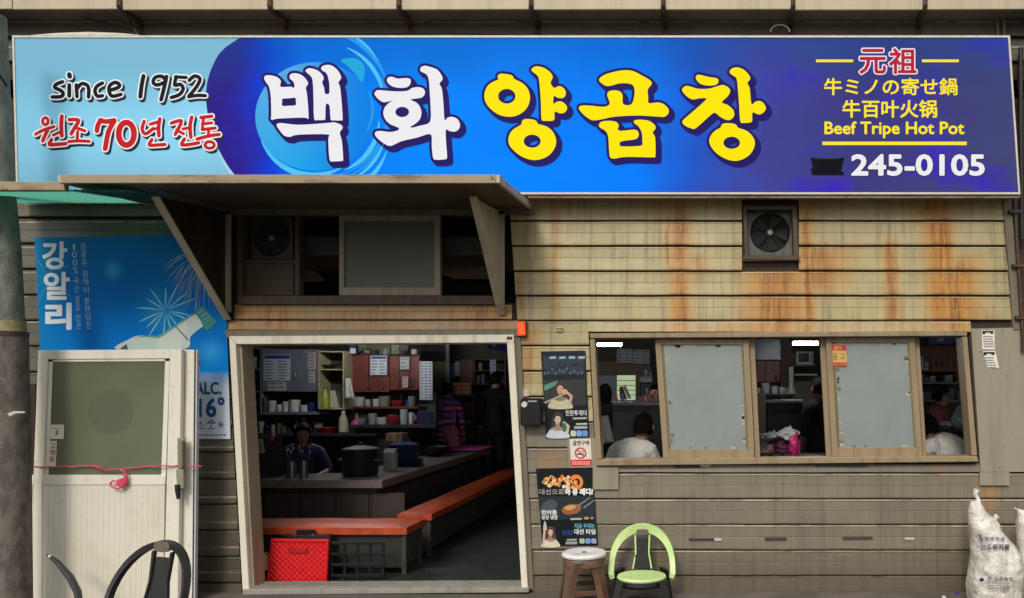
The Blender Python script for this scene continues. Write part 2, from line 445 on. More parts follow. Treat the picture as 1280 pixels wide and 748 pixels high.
# ------------------------------------------------------------------ ground and the room behind
def ground_material():
    t = NT('worn paving'); t.pos(); a = t.noise(2.5, 7); b = t.noise(70, 4, offs=2)
    c = t.mix(t.ss(a, .35, .7), lin(88, 82, 75), lin(108, 100, 92)); c = t.mix(t.math('MULTIPLY', t.ss(b, .5, .75), .5), c, lin(60, 56, 52))
    t.col(c); t.set(.85, 0, .3); t.bump(b, .4, .006); return t.m
g = MB(); g.add([(-60, -60, 0), (60, -60, 0), (60, .12, 0), (-60, .12, 0)], [(0, 1, 2, 3)]); g.build('ground', ground_material(), kind='structure')
g = MB(); g.add([(-60, -60, .004), (60, -60, .004), (60, -1.5, .004), (-60, -1.5, .004)], [(0, 1, 2, 3)]); g.build('road', mat((58, 57, 56), .9, var=.25, scale=6, bump=.4), kind='structure')
g = MB(); g.add([(-6.5, .121, .02), (5.5, .121, .02), (5.5, 7.2, .02), (-6.5, 7.2, .02)], [(0, 1, 2, 3)])
g.build('floor', mat((38, 44, 40), .55, var=.4, scale=5), kind='structure')
M_ROOM = mat((96, 92, 80), .8, var=.25, scale=3)
MB().box(-6.5, 5.5, 6.6, 6.75, 0, 4).build('back_wall', M_ROOM, kind='structure')
MB().box(-6.65, -6.5, .13, 6.75, 0, 4).build('left_wall', M_ROOM, kind='structure')
MB().box(5.5, 5.65, .13, 6.75, 0, 4).build('right_wall', M_ROOM, kind='structure')
MB().box(-6.5, 5.5, .13, 6.6, 2.75, 2.9).build('ceiling', mat((70, 68, 62), .9), kind='structure')

MB().box(-6.5, 5.5, .13, 6.6, 2.902, 2.92).build('attic_dark_sheet', mat((24, 22, 20), .95), kind='structure')  # dark sheet added above the ceiling to black out the transom view
MB().box(-6.65, 5.65, .0, 6.75, 4.0, 4.15).build('roof_slab', M_ROOM, kind='structure')
# ------------------------------------------------------------------ front wall with its siding boards
wall = thing('shop_wall', 'rust stained beige clapboard front wall of the restaurant', 'wall', P(700, 739, 0))
BT = .10
def back(pts): pq('wall_panel', pts, 0, BT, M_BACK, wall)
back([(-140, -70), (290, -70), (290, 420), (306, 739), (-140, 739)])
back([(290, -70), (650, -70), (650, 266), (290, 266)])
back([(290, 379), (644, 379), (646, 424), (290, 424)])
back([(650, -70), (736, -70), (737, 416), (745, 585), (746, 739), (663, 739), (646, 424), (644, 379), (650, 266)])
back([(736, -70), (930, -70), (930, 416), (737, 416)]); back([(995, -70), (1210, -70), (1210, 412), (995, 416)])
back([(930, -70), (995, -70), (995, 258), (930, 258)]); back([(930, 323), (995, 323), (995, 416), (930, 416)])
back([(745, 585), (1223, 579), (1225, 739), (746, 739)]); back([(1210, -70), (1420, -70), (1420, 739), (1225, 739), (1223, 579), (1210, 412)])
rnd = random.Random(4)
def board(xl0, xl1, xr0, xr1, y0, y1, m, mid=True):
    """one siding board: px ends at its top (0) and bottom (1) edge, tapered face with a mid groove"""
    a, b, c, d = P(xl0, y0), P(xl1, y1), P(xr0, y0), P(xr1, y1)
    h = a.z-b.z; e = rnd.uniform(-.002, .003)
    prof = [(-.0015, 1), (-.015, .985), (-.0215, .93), (-.0195+e*.3, .89)]
    if mid and h > .12: prof += [(-.024, .53), (-.0212, .515), (-.0215, .497), (-.0245, .48)]
    prof += [(-.034+e, .05), (-.033+e, 0), (-.0015, 0)]
    n = len(prof); mb = MB(); segs = max(2, int((c.x-a.x)/.12))
    for i in range(segs+1):
        s_ = i/segs
        for k, (yy, t) in enumerate(prof):
            x = (b.x+(a.x-b.x)*t)*(1-s_)+(d.x+(c.x-d.x)*t)*s_
            wv = noise.noise(Vector((x*1.4, a.z*3, 2)))*.005+noise.noise(Vector((x*4.5, a.z*5, 7)))*.0022
            mb.v.append((x, yy+(wv if 0 < k < n-1 else 0), b.z+h*t+(wv*.8 if k < n-1 else 0)))
    for i in range(segs):
        for k in range(n-1): mb.f.append((i*n+k, i*n+k+1, (i+1)*n+k+1, (i+1)*n+k))
    mb.f.append(tuple(range(n))); mb.f.append(tuple(segs*n+k for k in reversed(range(n))))
    mb.build('siding_board', m, wall)
def lerp(a, b, t): return a+(b-a)*t
seams = [-46, -15, 16, 47, 78, 245, 276, 307.3, 338.5, 369.3, 400, 431.5, 463, 494.5, 526.5, 558.5, 590, 622, 654, 685.8, 717.8, 739.5]
doorR = lambda y: lerp(650, 667, (y-400)/340)
winL = lambda y: lerp(736, 745, (y-416)/165)
right_end = lambda y: lerp(1253, 1268, (y-250)/160)
for y0, y1 in zip(seams, seams[1:]):
    if y0 == 78: continue
    if y1 <= 80:
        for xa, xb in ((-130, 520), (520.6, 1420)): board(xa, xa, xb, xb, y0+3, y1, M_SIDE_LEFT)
        continue
    if y1 <= 401:
        lx = lambda y: lerp(637, 648, (y-250)/150)
        if 258 < y1 and y0 < 323:      # split around the wall fan
            board(lx(y0), lx(y1), 927, 927, y0+1.7, y1, M_SIDE_UP); board(998, 998, right_end(y0), right_end(y1), y0+1.7, y1, M_SIDE_UP)
        else: board(lx(y0), lx(y1), right_end(y0), right_end(y1), y0+1.7, y1, M_SIDE_UP)
    elif y0 == 400:
        board(doorR(y0), doorR(y1), winL(y0), winL(y1), y0+1.7, y1, M_SIDE_UP)
        board(winL(y0)+.5, winL(416), 1212, 1212, y0+1.5, 415.5, M_SIDE_UP, mid=False)
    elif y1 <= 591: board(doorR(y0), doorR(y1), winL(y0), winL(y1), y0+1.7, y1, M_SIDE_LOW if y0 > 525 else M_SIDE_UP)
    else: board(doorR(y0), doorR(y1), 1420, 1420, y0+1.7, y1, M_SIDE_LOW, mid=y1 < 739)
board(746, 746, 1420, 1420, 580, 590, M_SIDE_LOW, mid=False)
sl = [250, 272, 304, 336, 368, 400, 432, 464, 498, 532, 564, 597.5, 629, 661, 693.5, 726, 739.5]
for y0, y1 in zip(sl, sl[1:]):
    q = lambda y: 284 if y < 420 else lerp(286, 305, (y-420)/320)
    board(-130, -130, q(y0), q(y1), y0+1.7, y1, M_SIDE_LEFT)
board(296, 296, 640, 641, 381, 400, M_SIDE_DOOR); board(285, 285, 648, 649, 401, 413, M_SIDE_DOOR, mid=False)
pq('corner_trim', [(1254, 247), (1264, 247), (1276, 412), (1267, 412)], -.05, .05, M_TRIM_GREY, wall)
pq('patch_panel', [(1214, 411), (1430, 406), (1430, 590), (1226, 590)], -.040, .036, M_WALLPANEL, wall)
pq('door_head_trim', [(281, 413), (650, 411), (651, 421), (282, 422)], -.05, .05, M_TRIM_GREY, wall, bevel=.003)
pq('door_side_trim', [(640, 421.5), (650.5, 421.5), (667, 738), (658, 738)], -.044, .043, M_TRIM_GREY, wall, bevel=.003)
pr('patch_plate', 741, 584, 773, 612, -.05, .016, M_WALLPANEL, wall)
pr('patch_plate', 1225, 590.5, 1262, 607, -.046, .012, M_WALLPANEL, wall)
for (x, y) in ((1233, 412), (1254, 413), (1249, 585), (1258, 470), (1226, 440), (1254, 560)):
    MB().ellipsoid(P(x, y, -.042), .005, .004, .005, 8, 5).build('screw', M_STRAP, wall)
for x0, y0, x1, y1, cc in ((1020, 580.5, 1084, 583.5, (60, 56, 50)), (842, 582, 876, 585, (52, 47, 42)), (1053, 671.5, 1091, 674.5, (70, 66, 58)), (861, 673, 893, 676, (60, 55, 48)), (956, 672, 983, 676, (66, 60, 50))):
    pr('tape_strip', x0, y0, x1, y1, -.0365, .003, mat(cc, .5), wall)
for x0, y0, x1, y1 in ((876, 581, 888, 584), (893, 673, 902, 676.5), (1131, 672, 1143, 675)):
    pr('tape_strip', x0, y0, x1, y1, -.0365, .003, mat((196, 190, 176), .6), wall)

# ------------------------------------------------------------------ eave over the sign
eave = thing('eave', 'beige metal eave running along the top above the blue sign', 'eave', P(640, 12, -.2))
XS = [-130, 15.5, 150, 338, 499, 664, 829, 991, 1156, 1310, 1460]
for i, (a, b) in enumerate(zip(XS, XS[1:])):
    j = rnd.uniform(-.4, .4)
    pq('fascia_panel', [(a+.6, -75), (b-.6, -75), (b-.6, 11.5+j), (a+.6, 12+j)], -.23, .02, M_FASCIA, eave, bevel=.002)
v = []
zf = P(0, 12, -.21).z; MB().box(-8, 5.5, -.209, -.003, zf+.012, zf+.03).build('soffit', M_SOFFIT, eave)
for x in XS[2:9]:
    f0 = P(x, -40, -.2325); f1 = P(x, 13, -.2325); xw = f1.x
    MB().tube([(f0.x, f0.y, f0.z), (xw, -.24, zf+.01), (xw, -.228, zf-.006), (xw+.01, -.02, zf-.02), (xw+.012, -.045, zf-.09), (xw+.02, -.045, 4.3)], [.014, .02, .022, .022, .02, .02], 6).build('hanging_strap', M_STRAP, eave)
for x0, y0, x1, y1, sag in ((105, 22, 183, 43, .0), (155, 12, 172, 44, 0), (330, 41, 560, 42, .01), (560, 42, 860, 43, .02)):
    a, b = P(x0, y0, -.1), P(x1, y1, -.13)
    MB().tube([a.lerp(b, t)-Vector((0, 0, sag*math.sin(t*math.pi))) for t in [i/8 for i in range(9)]], .006, 5).build('cable', M_BLACK, label='thin black cable sagging behind the top edge of the sign near x %d' % x0 if 0 else None, parent=eave)
for x in (1246, 1254): MB().tube([P(x, 5, -.05), P(x+2, 60, -.05)], .012, 6).build('conduit', M_TRIM_GREY, eave)

# ------------------------------------------------------------------ conduits at the right corner
cp = thing('conduit_pipe', 'dark vertical conduit pipe on the wall corner right of the sign', 'pipe', P(1275, 412, -.08))
MB().tube([P(1268, 235, -.06), P(1271, 300, -.06), P(1278, 412, -.06), P(1279, 440, -.06)], .016, 8).build('pipe', M_STRAP, cp, smooth=True)
MB().tube([P(1276, 60, -.08), P(1276, 150, -.08), P(1278, 300, -.07)], .02, 8).build('pipe', M_DARK, cp, smooth=True)
for y in (262, 330, 395): pr('clip', lerp(1262, 1270, (y-262)/133), y, lerp(1276, 1286, (y-262)/133), y+4, -.085, .08, M_STRAP, cp)
MB().tube([P(1264, 95, -.03), P(1274, 90, -.03), P(1271, 110, -.03), P(1280, 118, -.03), P(1268, 130, -.03), P(1282, 142, -.03)], .006, 5).build('wire', M_BLACK, cp)
MB().tube([P(975+10*math.cos(a)*1.2, 40-9*math.sin(a), -.1) for a in [i*math.pi/8 for i in range(9)]], .005, 5).build('looped_wire', mat((190, 185, 170), .6), eave)

# ------------------------------------------------------------------ the lit sign
SY = -.21
sign = thing('shop_sign', 'long backlit blue signboard with white and yellow Korean lettering', 'sign', P(640, 242, SY))
pq('sign_box', [(16, 46), (1261.5, 46), (1274.5, 241.5), (21.5, 241.5)], SY+.002, .205, mat((190, 184, 170), .5, dirt=(110, 95, 75)), sign)
def sign_face():
    t = NT('backlit blue print'); t.pos()
    x0, x1 = P(258, 0, SY).x, P(1275, 0, SY).x
    f = t.math('DIVIDE', t.math('SUBTRACT', t.X, x0), x1-x0)
    n1 = t.math('MULTIPLY', t.math('SUBTRACT', t.noise(1.1, 3), .5), .16)
    px = lambda p: (p-258)/1017
    c = t.ramp(t.math('ADD', f, n1), [(0, lin(52, 28, 118)), (px(295), lin(44, 28, 134)), (px(328), lin(14, 58, 204)), (px(375), lin(0, 112, 232)), (px(520), lin(0, 128, 244)),
          (px(800), lin(0, 116, 238)), (px(875), lin(30, 82, 190)), (px(940), lin(62, 64, 142)), (px(1080), lin(58, 56, 122)), (px(1275), lin(62, 66, 112))])
    # printed clouds of violet on the right, darker blue along the top
    v = t.math('MULTIPLY', t.ss(t.noise(1.7, 3, (.8, 1, 1.5), offs=6.3), .5, .72), t.ss(f, px(930), px(1010)))
    c = t.mix(v, c, lin(58, 40, 178))
    z0, z1 = P(0, 242, SY).z, P(0, 45, SY).z
    h = t.math('DIVIDE', t.math('SUBTRACT', t.Z, z0), z1-z0)
    c = t.mix(t.math('MULTIPLY', t.ss(t.math('ADD', h, t.math('MULTIPLY', n1, 3.0)), .55, 1.0), .42), c, lin(0, 72, 140), 'MIX')
    t.col(t.mix(1.0, c, (.5, .5, .5), 'MULTIPLY')); t.set(.45, 0, .03); t.l(c, t.b.inputs['Emission Color'])
    gr = t.noise(5, 6, (3, 1, .25), .65, 14); c2 = t.mix(t.math('MULTIPLY', t.ss(gr, .56, .74), .14), c, lin(40, 44, 60)); t.l(c2, t.b.inputs['Emission Color'])
    tube = t.math('ADD', .46, t.math('MULTIPLY', t.noise(1.3, 2, (.5, 1, 2.2), offs=2), .28))
    t.l(tube, t.b.inputs['Emission Strength']); return t.m
def sky_face():
    t = NT('backlit pale blue print'); t.pos()
    c = lin(122, 184, 212); t.col(tuple(v*.8 for v in c)); t.set(.45, 0, .05)
    t.b.inputs['Emission Color'].default_value = (*c, 1)
    z0, z1 = P(0, 242, SY).z, P(0, 45, SY).z
    h = t.math('DIVIDE', t.math('SUBTRACT', t.Z, z0), z1-z0)
    band = t.math('SUBTRACT', 1, t.ss(t.math('ABSOLUTE', t.math('SUBTRACT', h, .42)), .0, .42))
    t.l(t.math('ADD', .22, t.math('MULTIPLY', band, t.math('MULTIPLY', t.noise(1.1, 2), .62))), t.b.inputs['Emission Strength']); return t.m
fp = pq('face_panel', [(17, 47), (1260.5, 47), (1273.5, 240.5), (22.5, 240.5)], SY, .0015, sign_face(), sign)
M_SFR = mat((214, 208, 194), .45)
for q in ([(15, 44.5), (1262.5, 44.5), (1262.5, 47), (15, 47)], [(21, 240.6), (1275.5, 240.6), (1275.7, 243), (21, 243)],
          [(1260.3, 47.1), (1262.6, 47.1), (1275.4, 240.5), (1273.2, 240.5)], [(15, 47.1), (17.3, 47.1), (22.6, 240.5), (20.2, 240.5)]):
    pq('edge_trim', q, SY-.008, .02, M_SFR, sign)
pq('bottom_flange', [(660, 243.2), (1275, 243.2), (1275, 247.5), (660, 247.5)], SY+.01, .015, M_CANOPY, sign)
pq('backing_edge', [(38, 44), (70, 41.5), (110, 40), (150, 41.5), (175, 44)], SY+.012, .02, M_SFR, sign)
L1, L2, L3, L4, L5, L6 = [SY-.0012*i for i in (1, 2, 3, 4, 5, 6)]
pale = [(17.4, 47.2)]+catmull([(300, 47.2), (276, 65), (262, 92), (257.5, 120), (261, 150), (270, 182), (284, 210), (300, 230), (312, 240.3)], 5, False)+[(22.6, 240.3)]
fill('pale_panel', [pale], L1, sky_face(), fp)
arc = lambda cx, cy, rx, ry, a0, a1, n=18: [(cx+rx*math.cos(R(a0+(a1-a0)*i/n)), cy+ry*math.sin(R(a0+(a1-a0)*i/n))) for i in range(n+1)]
def crescent(name, a, b, m, y): fill(name, [a+b[::-1]], y, m, fp)
crescent('swoosh', catmull([(258, 150), (268, 182), (282, 210), (300, 232), (306, 240)], 4, False), catmull([(259.5, 150), (271, 182), (286.5, 210), (305, 232), (312, 240)], 4, False), lit(160, 205, 228), L2)
# cyan moon and brushed arcs
def moon_mat():
    t = NT('cyan moon print'); t.pos(); x0, x1 = P(318, 0, SY).x, P(470, 0, SY).x
    f = t.math('DIVIDE', t.math('SUBTRACT', t.X, x0), x1-x0)
    z0, z1 = P(0, 220, SY).z, P(0, 84, SY).z; h = t.math('DIVIDE', t.math('SUBTRACT', t.Z, z0), z1-z0)
    c = t.mix(t.ss(f, .1, .95), t.mix(h, lin(20, 170, 238), lin(92, 172, 226)), lin(0, 130, 232)); t.col(t.mix(1.0, c, (.55, .55, .55), 'MULTIPLY')); t.set(.45, 0, .04)
    t.l(c, t.b.inputs['Emission Color']); t.b.inputs['Emission Strength'].default_value = .42; return t.m
fill('moon', [arc(394, 146, 75, 68, 0, 360, 48)[:-1]], L1, moon_mat(), fp)
CYA, CYB = lit(78, 190, 238), lit(30, 150, 236)
def swish(cx, cy, r, a0, a1, w0, m, lay, ex=1.0):
    n = 18; o = []; i_ = []
    for k in range(n+1):
        a = R(a0+(a1-a0)*k/n); ww = w0*math.sin(math.pi*(.06+.9*k/n))
        o.append((cx+(r+ww)*math.cos(a)*ex, cy+(r+ww)*math.sin(a))); i_.append((cx+r*math.cos(a)*ex, cy+r*math.sin(a)))
    o = [(x, min(max(y, 47.5), 239)) for x, y in o]; i_ = [(x, min(max(y, 47.5), 239)) for x, y in i_]
    crescent('brush_stroke', o, i_, m, lay)
swish(394, 140, 76, 62, 152, 7, CYA, L2); swish(398, 138, 84, -52, 75, 5, CYB, L1, 1.02); swish(392, 138, 88, -62, -8, 5, CYA, L2)
swish(392, 140, 82, 8, 62, 6, CYA, L2, 1.0); swish(394, 138, 92, 10, 66, 4, CYB, L2); swish(388, 138, 72, -58, -28, 16, lit(30, 162, 216), L1)
swish(384, 142, 106, -70, -20, 6, CYB, L2); swish(380, 140, 112, -64, -34, 3, CYA, L3); swish(388, 146, 104, 24, 62, 5, CYA, L2); swish(390, 142, 96, 20, 58, 4, CYA, L3); swish(398, 136, 66, -20, 30, 4, CYB, L2)
# --- the five big glyphs, traced
G = {}
G['syllable_baek'] = ((320, 70), [
 [[(50,140),(62,122),(95,122),(130,132),(155,155),(150,185),(165,195),(215,192),(235,200),(240,185),(232,160),(210,140),(215,115),(245,108),(285,120),(315,150),(325,175),(310,200),(318,240),(328,380),(320,390),(290,385),(130,392),(105,400),(92,392),(95,370),(92,250),(80,190),(62,165)],
  [(165,268),(205,265),(245,262),(248,285),(247,308),(205,311),(165,312),(163,290)]],
 [[(308,95),(325,78),(355,80),(390,95),(415,120),(422,145),(412,165),(425,200),(430,235),(455,235),(458,200),(455,160),(440,110),(410,90),(408,70),(430,58),(465,58),(500,80),(525,115),(530,140),(512,170),(525,200),(540,385),(530,402),(485,402),(465,395),(458,310),(435,305),(432,390),(420,400),(385,400),(362,390),(358,250),(352,150),(335,120)]],
 [[(128,435),(140,420),(170,420),(270,430),(450,418),(490,415),(530,430),(540,450),(522,480),(535,530),(543,640),(535,655),(480,658),(458,645),(450,520),(448,490),(300,490),(240,495),(215,505),(180,500),(155,475)]]])
G['syllable_hwa'] = ((455, 70), [
 [[(142,155),(150,135),(175,130),(210,142),(260,138),(288,145),(290,170),(270,195),(220,200),(175,190),(152,172)]],
 [[(65,235),(80,215),(110,215),(200,222),(270,218),(300,200),(345,195),(375,210),(378,240),(355,262),(310,268),(290,275),(325,290),(350,320),(358,360),(345,400),(310,430),(292,440),(298,448),(350,435),(412,410),(414,300),(408,200),(402,140),(385,112),(355,98),(352,75),(375,62),(410,68),(455,85),(480,115),(490,145),(470,175),(485,205),(495,300),(502,400),(520,385),(550,380),(580,392),(597,420),(595,450),(570,472),(535,470),(510,462),(512,550),(518,630),(505,645),(450,648),(430,635),(422,560),(415,488),(330,510),(240,530),(205,545),(165,562),(130,550),(90,520),(68,492),(75,472),(110,468),(160,475),(210,465),(215,448),(170,430),(135,400),(120,360),(130,320),(160,290),(180,278),(125,290),(95,275),(75,255)],
  ell(238, 350, 43, 32, 12)]])
G['syllable_yang'] = ((595, 70), [
 [[(135,128),(150,112),(200,115),(228,125),(240,145),(290,170),(325,210),(337,265),(320,320),(280,360),(220,380),(150,370),(95,335),(60,290),(52,240),(70,190),(105,162),(138,148)], ell(192, 252, 54, 46, 12)],
 [[(345,90),(360,70),(390,66),(430,78),(465,105),(478,135),(465,165),(475,190),(490,200),(520,188),(550,205),(560,235),(545,262),(510,262),(485,250),(482,300),(500,288),(530,284),(560,305),(568,330),(550,355),(520,358),(490,348),(490,390),(475,405),(430,405),(408,395),(405,300),(398,200),(390,135),(370,112)]],
 [[(285,412),(300,395),(345,395),(375,405),(388,425),(440,440),(480,475),(500,530),(485,585),(440,630),(370,650),(300,635),(240,595),(205,550),(205,500),(230,460),(280,430)], ell(350, 532, 53, 41, 12)]])
G['syllable_gop'] = ((715, 70), [
 [[(168,150),(190,125),(240,105),(320,90),(380,95),(440,125),(490,155),(495,180),(472,210),(475,260),(478,295),(530,290),(570,300),(600,330),(600,360),(575,380),(520,378),(400,372),(260,380),(190,395),(130,402),(95,385),(60,355),(42,325),(60,310),(110,310),(190,318),(225,310),(235,290),(220,250),(225,225),(255,215),(295,220),(315,245),(318,300),(365,305),(385,270),(390,210),(375,180),(330,170),(280,175),(250,185),(215,188),(185,172)]],
 [[(168,430),(185,410),(230,405),(275,412),(292,435),(285,455),(305,468),(390,460),(415,480),(410,510),(385,522),(320,530),(298,540),(300,560),(320,565),(430,560),(438,530),(435,480),(415,440),(388,420),(390,402),(430,398),(480,405),(515,430),(520,455),(502,480),(518,510),(520,620),(510,632),(460,632),(330,630),(270,640),(240,635),(232,600),(225,500),(205,465),(175,448)]]])
G['syllable_chang'] = ((840, 70), [
 [[(148,135),(160,118),(190,122),(230,132),(280,140),(290,158),(275,180),(230,186),(185,178),(158,158)]],
 [[(62,215),(80,190),(110,190),(160,205),(230,205),(280,190),(320,182),(355,200),(362,225),(345,255),(310,290),(345,305),(380,335),(388,370),(370,395),(340,400),(300,380),(268,355),(240,370),(150,450),(120,452),(80,435),(65,415),(75,395),(150,330),(200,285),(215,265),(170,265),(130,272),(95,255)]],
 [[(358,100),(375,78),(410,72),(450,88),(480,120),(488,145),(470,170),(485,205),(495,300),(520,285),(550,282),(575,300),(585,330),(565,358),(535,365),(502,352),(500,400),(490,415),(440,418),(425,405),(418,300),(410,200),(402,140),(375,120)]],
 [[(305,440),(320,422),(370,420),(400,430),(412,448),(470,470),(510,515),(515,560),(490,610),(440,645),(380,655),(310,630),(260,590),(232,540),(240,500),(270,465),(300,450)], ell(372, 542, 52, 38, 12)]])
NAVY, WHT, YEL = lit(38, 28, 104, e=.3), lit(226, 226, 232, e=.45), lit(242, 222, 0, e=.45)
for nm, ((ox, oy), sets) in G.items():
    f = Field(ox-6, oy-6, ox+138, oy+158, 2.2)
    f.loops(*[[catmull([(ox+x/4.985, oy+y/4.985) for x, y in lp], 3) for lp in st] for st in sets])
    lay = L3 if nm != 'syllable_chang' else L3
    fill('letter_outline', f.contour(3.3, f.swept(4.4, 5.2, 5)), lay, NAVY, sign)
    fill(nm, f.contour(0), L4, WHT if nm in ('syllable_baek', 'syllable_hwa') else YEL, sign)
# --- brushed lettering on the pale part
def S1(pts): return [(40+x/6.23, 80+y/6.23) for x, y in pts]
def S2(pts): return [(150+x/6.23, 80+y/6.23) for x, y in pts]
cm = lambda p: catmull(p, 4, False)
def ring(cx, cy, rx, ry): return ell(cx, cy, rx, ry, 18)+[(cx+rx, cy)]
k = 1.0/6.23
black_txt = [(S1(cm(p)), r*k) for p, r in (([(238,140),(190,158),(178,185),(225,208),(243,235),(222,256),(158,258)], 13), ([(290,165),(290,250)], 14), ([(290,84),(294,98)], 17),
   ([(345,165),(350,255)], 13), ([(350,195),(385,155),(428,165),(442,200),(440,258)], 13), ([(548,150),(505,175),(490,215),(510,252),(548,248)], 13), ([(602,208),(670,185),(680,160),(645,145),(605,170),(600,215),(625,252),(692,238)], 13))] + \
   [(S2(cm(p)), r*k) for p, r in (([(183,95),(168,170),(158,255)], 15), ([(355,125),(325,97),(275,105),(258,145),(290,165),(345,145)], 13), ([(362,100),(345,180),(320,278)], 14), ([(432,102),(515,106)], 12), ([(438,100),(426,165),(470,160),(492,195),(462,240),(400,262)], 13),
   ([(540,128),(580,95),(622,115),(605,165),(560,225),(535,254)], 13), ([(535,256),(600,246),(665,248)], 12))]
red_txt = [(S1(cm(p)), r*k) for p, r in ((ring(104,447,22,27), 10), ([(28,548),(90,515),(170,490)], 11), ([(122,515),(100,560),(84,600)], 13), ([(232,408),(228,480),(232,560)], 14), ([(165,555),(225,528)], 10), ([(152,590),(135,628),(190,628),(262,622)], 13),
   ([(290,435),(362,440),(330,500),(305,545)], 13), ([(335,495),(412,522)], 11), ([(355,530),(352,592)], 11), ([(285,606),(365,600),(445,604)], 11), ([(535,438),(512,480),(506,522)], 17), ([(530,442),(580,450),(640,440)], 17), ([(640,445),(595,530),(570,660)], 18), (ring(735,545,60,88), 21))] + \
   [(S2(cm(p)), r*k) for p, r in (([(188,448),(172,510),(200,545),(258,505)], 12), ([(235,470),(300,452)], 11), ([(245,512),(300,500)], 10), ([(310,428),(300,495),(303,560)], 13), ([(248,590),(228,632),(290,632),(350,628)], 12),
   ([(400,462),(478,445),(430,550)], 12), ([(440,515),(495,545)], 10), ([(490,508),(550,495)], 10), ([(558,415),(545,490),(552,572)], 13), ([(502,585),(480,630),(540,628),(612,615)], 12),
   ([(630,418),(715,408)], 12), ([(650,425),(640,510)], 10), ([(640,468),(715,460)], 10), ([(640,512),(742,500)], 11), ([(690,510),(688,556)], 10), ([(600,586),(690,562),(772,550)], 12), (ring(698,632,36,26), 11))]
DSH, RED, INKB = lit(48, 52, 66, e=.2), lit(196, 34, 40, e=.4), lit(34, 36, 44, e=.15)
for nm, st, bx, col_ in (('since_lettering', black_txt, (55, 86, 268, 134), INKB), ('tradition_lettering', red_txt, (35, 138, 285, 196), RED)):
    f = Field(*bx, 3).strokes(st)
    d0 = f.d.copy(); sh = f.swept(2.6, 3.0, 3); f.d = sh
    fill('letter_shadow', f.contour(2.0), L2, DSH, sign, kind='stuff'); f.d = d0
    fill('letter_outline', f.contour(2.0), L3, lit(232, 236, 238), sign, kind='stuff')
    fill(nm, f.contour(0.25), L4, col_, sign, kind='stuff')
# --- small lines on the right
YL = lit(246, 224, 40)
for x0, y0, x1, y1 in ((1020, 74.6, 1066.5, 78), (1152.5, 74.6, 1198.5, 78), (1028, 177.3, 1208.5, 181.6)):
    fill('rule', [[(x0, y0), (x1, y0), (x1, y1), (x0, y1)]], L2, YL, sign)
CRM = lit(176, 34, 58)
text('lettering', '元', (1075, 62, 1107, 92), L4, CRM, sign, grow=.75, halo=(2.3, lit(232, 224, 232))); text('lettering', '祖', (1112, 61, 1145, 92), L4, CRM, sign, grow=.75, halo=(2.3, lit(232, 224, 232)))
text('lettering', '牛ミノの寄せ鍋', (1030.5, 98, 1196.5, 119), L2, YL, sign, grow=.42, res=5); text('lettering', '牛百叶火锅', (1053.5, 125.5, 1171, 147), L2, YL, sign, grow=.5, res=5)
text('lettering', 'Beef Tripe Hot Pot', (1031, 152.5, 1205, 172.5), L2, YL, sign, grow=.5)
text('phone_number', '245-0105', (1065, 194, 1230, 219), L3, WHT, sign, grow=1.15, halo=(2.6, lit(60, 58, 104, e=.3)))
f = Field(1005, 190, 1065, 225, 3).strokes([([(1015.5+(i*7 % 3), 199.6+i*4.3), (1033, 200.2+i*4.2), (1053-(i*5 % 4), 199.4+i*4.4)], 2.25) for i in range(5)]+[([(1018, 202), (1050, 216)], 1.6)])
fill('blacked_out_code', f.contour(0), L3, mat((20, 22, 28), .7, var=.5, scale=40, spec=.05), sign)
fill('green_highlight', [[(1018, 198.2), (1049, 197.6), (1049, 198.6), (1018, 199.2)]], L4, mat((44, 76, 70), .6, spec=.1), sign)  # greenish highlight line painted along the top of the scribble

# ------------------------------------------------------------------ canopy over the door, with brackets
can = thing('door_canopy', 'rusty sheet metal canopy above the restaurant door', 'canopy', P(440, 264, 0))
CD = -1.05
zf_, zw_ = EYE+(CY-229)*(D+CD)/F, 3.085
xL, xR = (80-CX)*(D+CD)/F, (620-CX)*(D+CD)/F
mb = MB(); nx = 16
for i in range(nx+1):
    x = xL+(xR-xL)*i/nx; sag = .006*math.sin(i*1.7)
    for y, z in ((CD, zf_+.012+sag), (CD*.5, (zf_+zw_)/2+.016+sag), (-.05, zw_+.02)): mb.v.append((x, y, z))
    for y, z in ((-.05, zw_+.008), (CD*.5, (zf_+zw_)/2+.004+sag), (CD, zf_+sag)): mb.v.append((x, y, z))
for i in range(nx):
    for k_ in range(6): mb.f.append((i*6+k_, i*6+(k_+1) % 6, (i+1)*6+(k_+1) % 6, (i+1)*6+k_))
mb.f += [tuple(range(6)), tuple(nx*6+q for q in reversed(range(6)))]
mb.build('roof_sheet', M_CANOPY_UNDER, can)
MB().box(xL-.004, xR+.004, CD-.018, CD-.0015, zf_-.006, zf_+.052).build('front_lip', M_CANOPY, can, bevel=.003)
def endlip(x0, x1):
    a = [(x0, CD-.017, zf_-.004), (x0, CD-.017, zf_+.05), (x0, -.052, zw_+.055), (x0, -.052, zw_+.0)]
    MB().prism(a, (x1-x0, 0, 0)).build('end_lip', M_BRACKET, can, bevel=.002)
endlip(xR+.0045, xR+.03); endlip(xL-.03, xL-.0045)
pq('wall_flange', [(200, 262), (668, 262), (668, 268), (200, 268)], -.05, .045, M_TRIM_GREY, can)
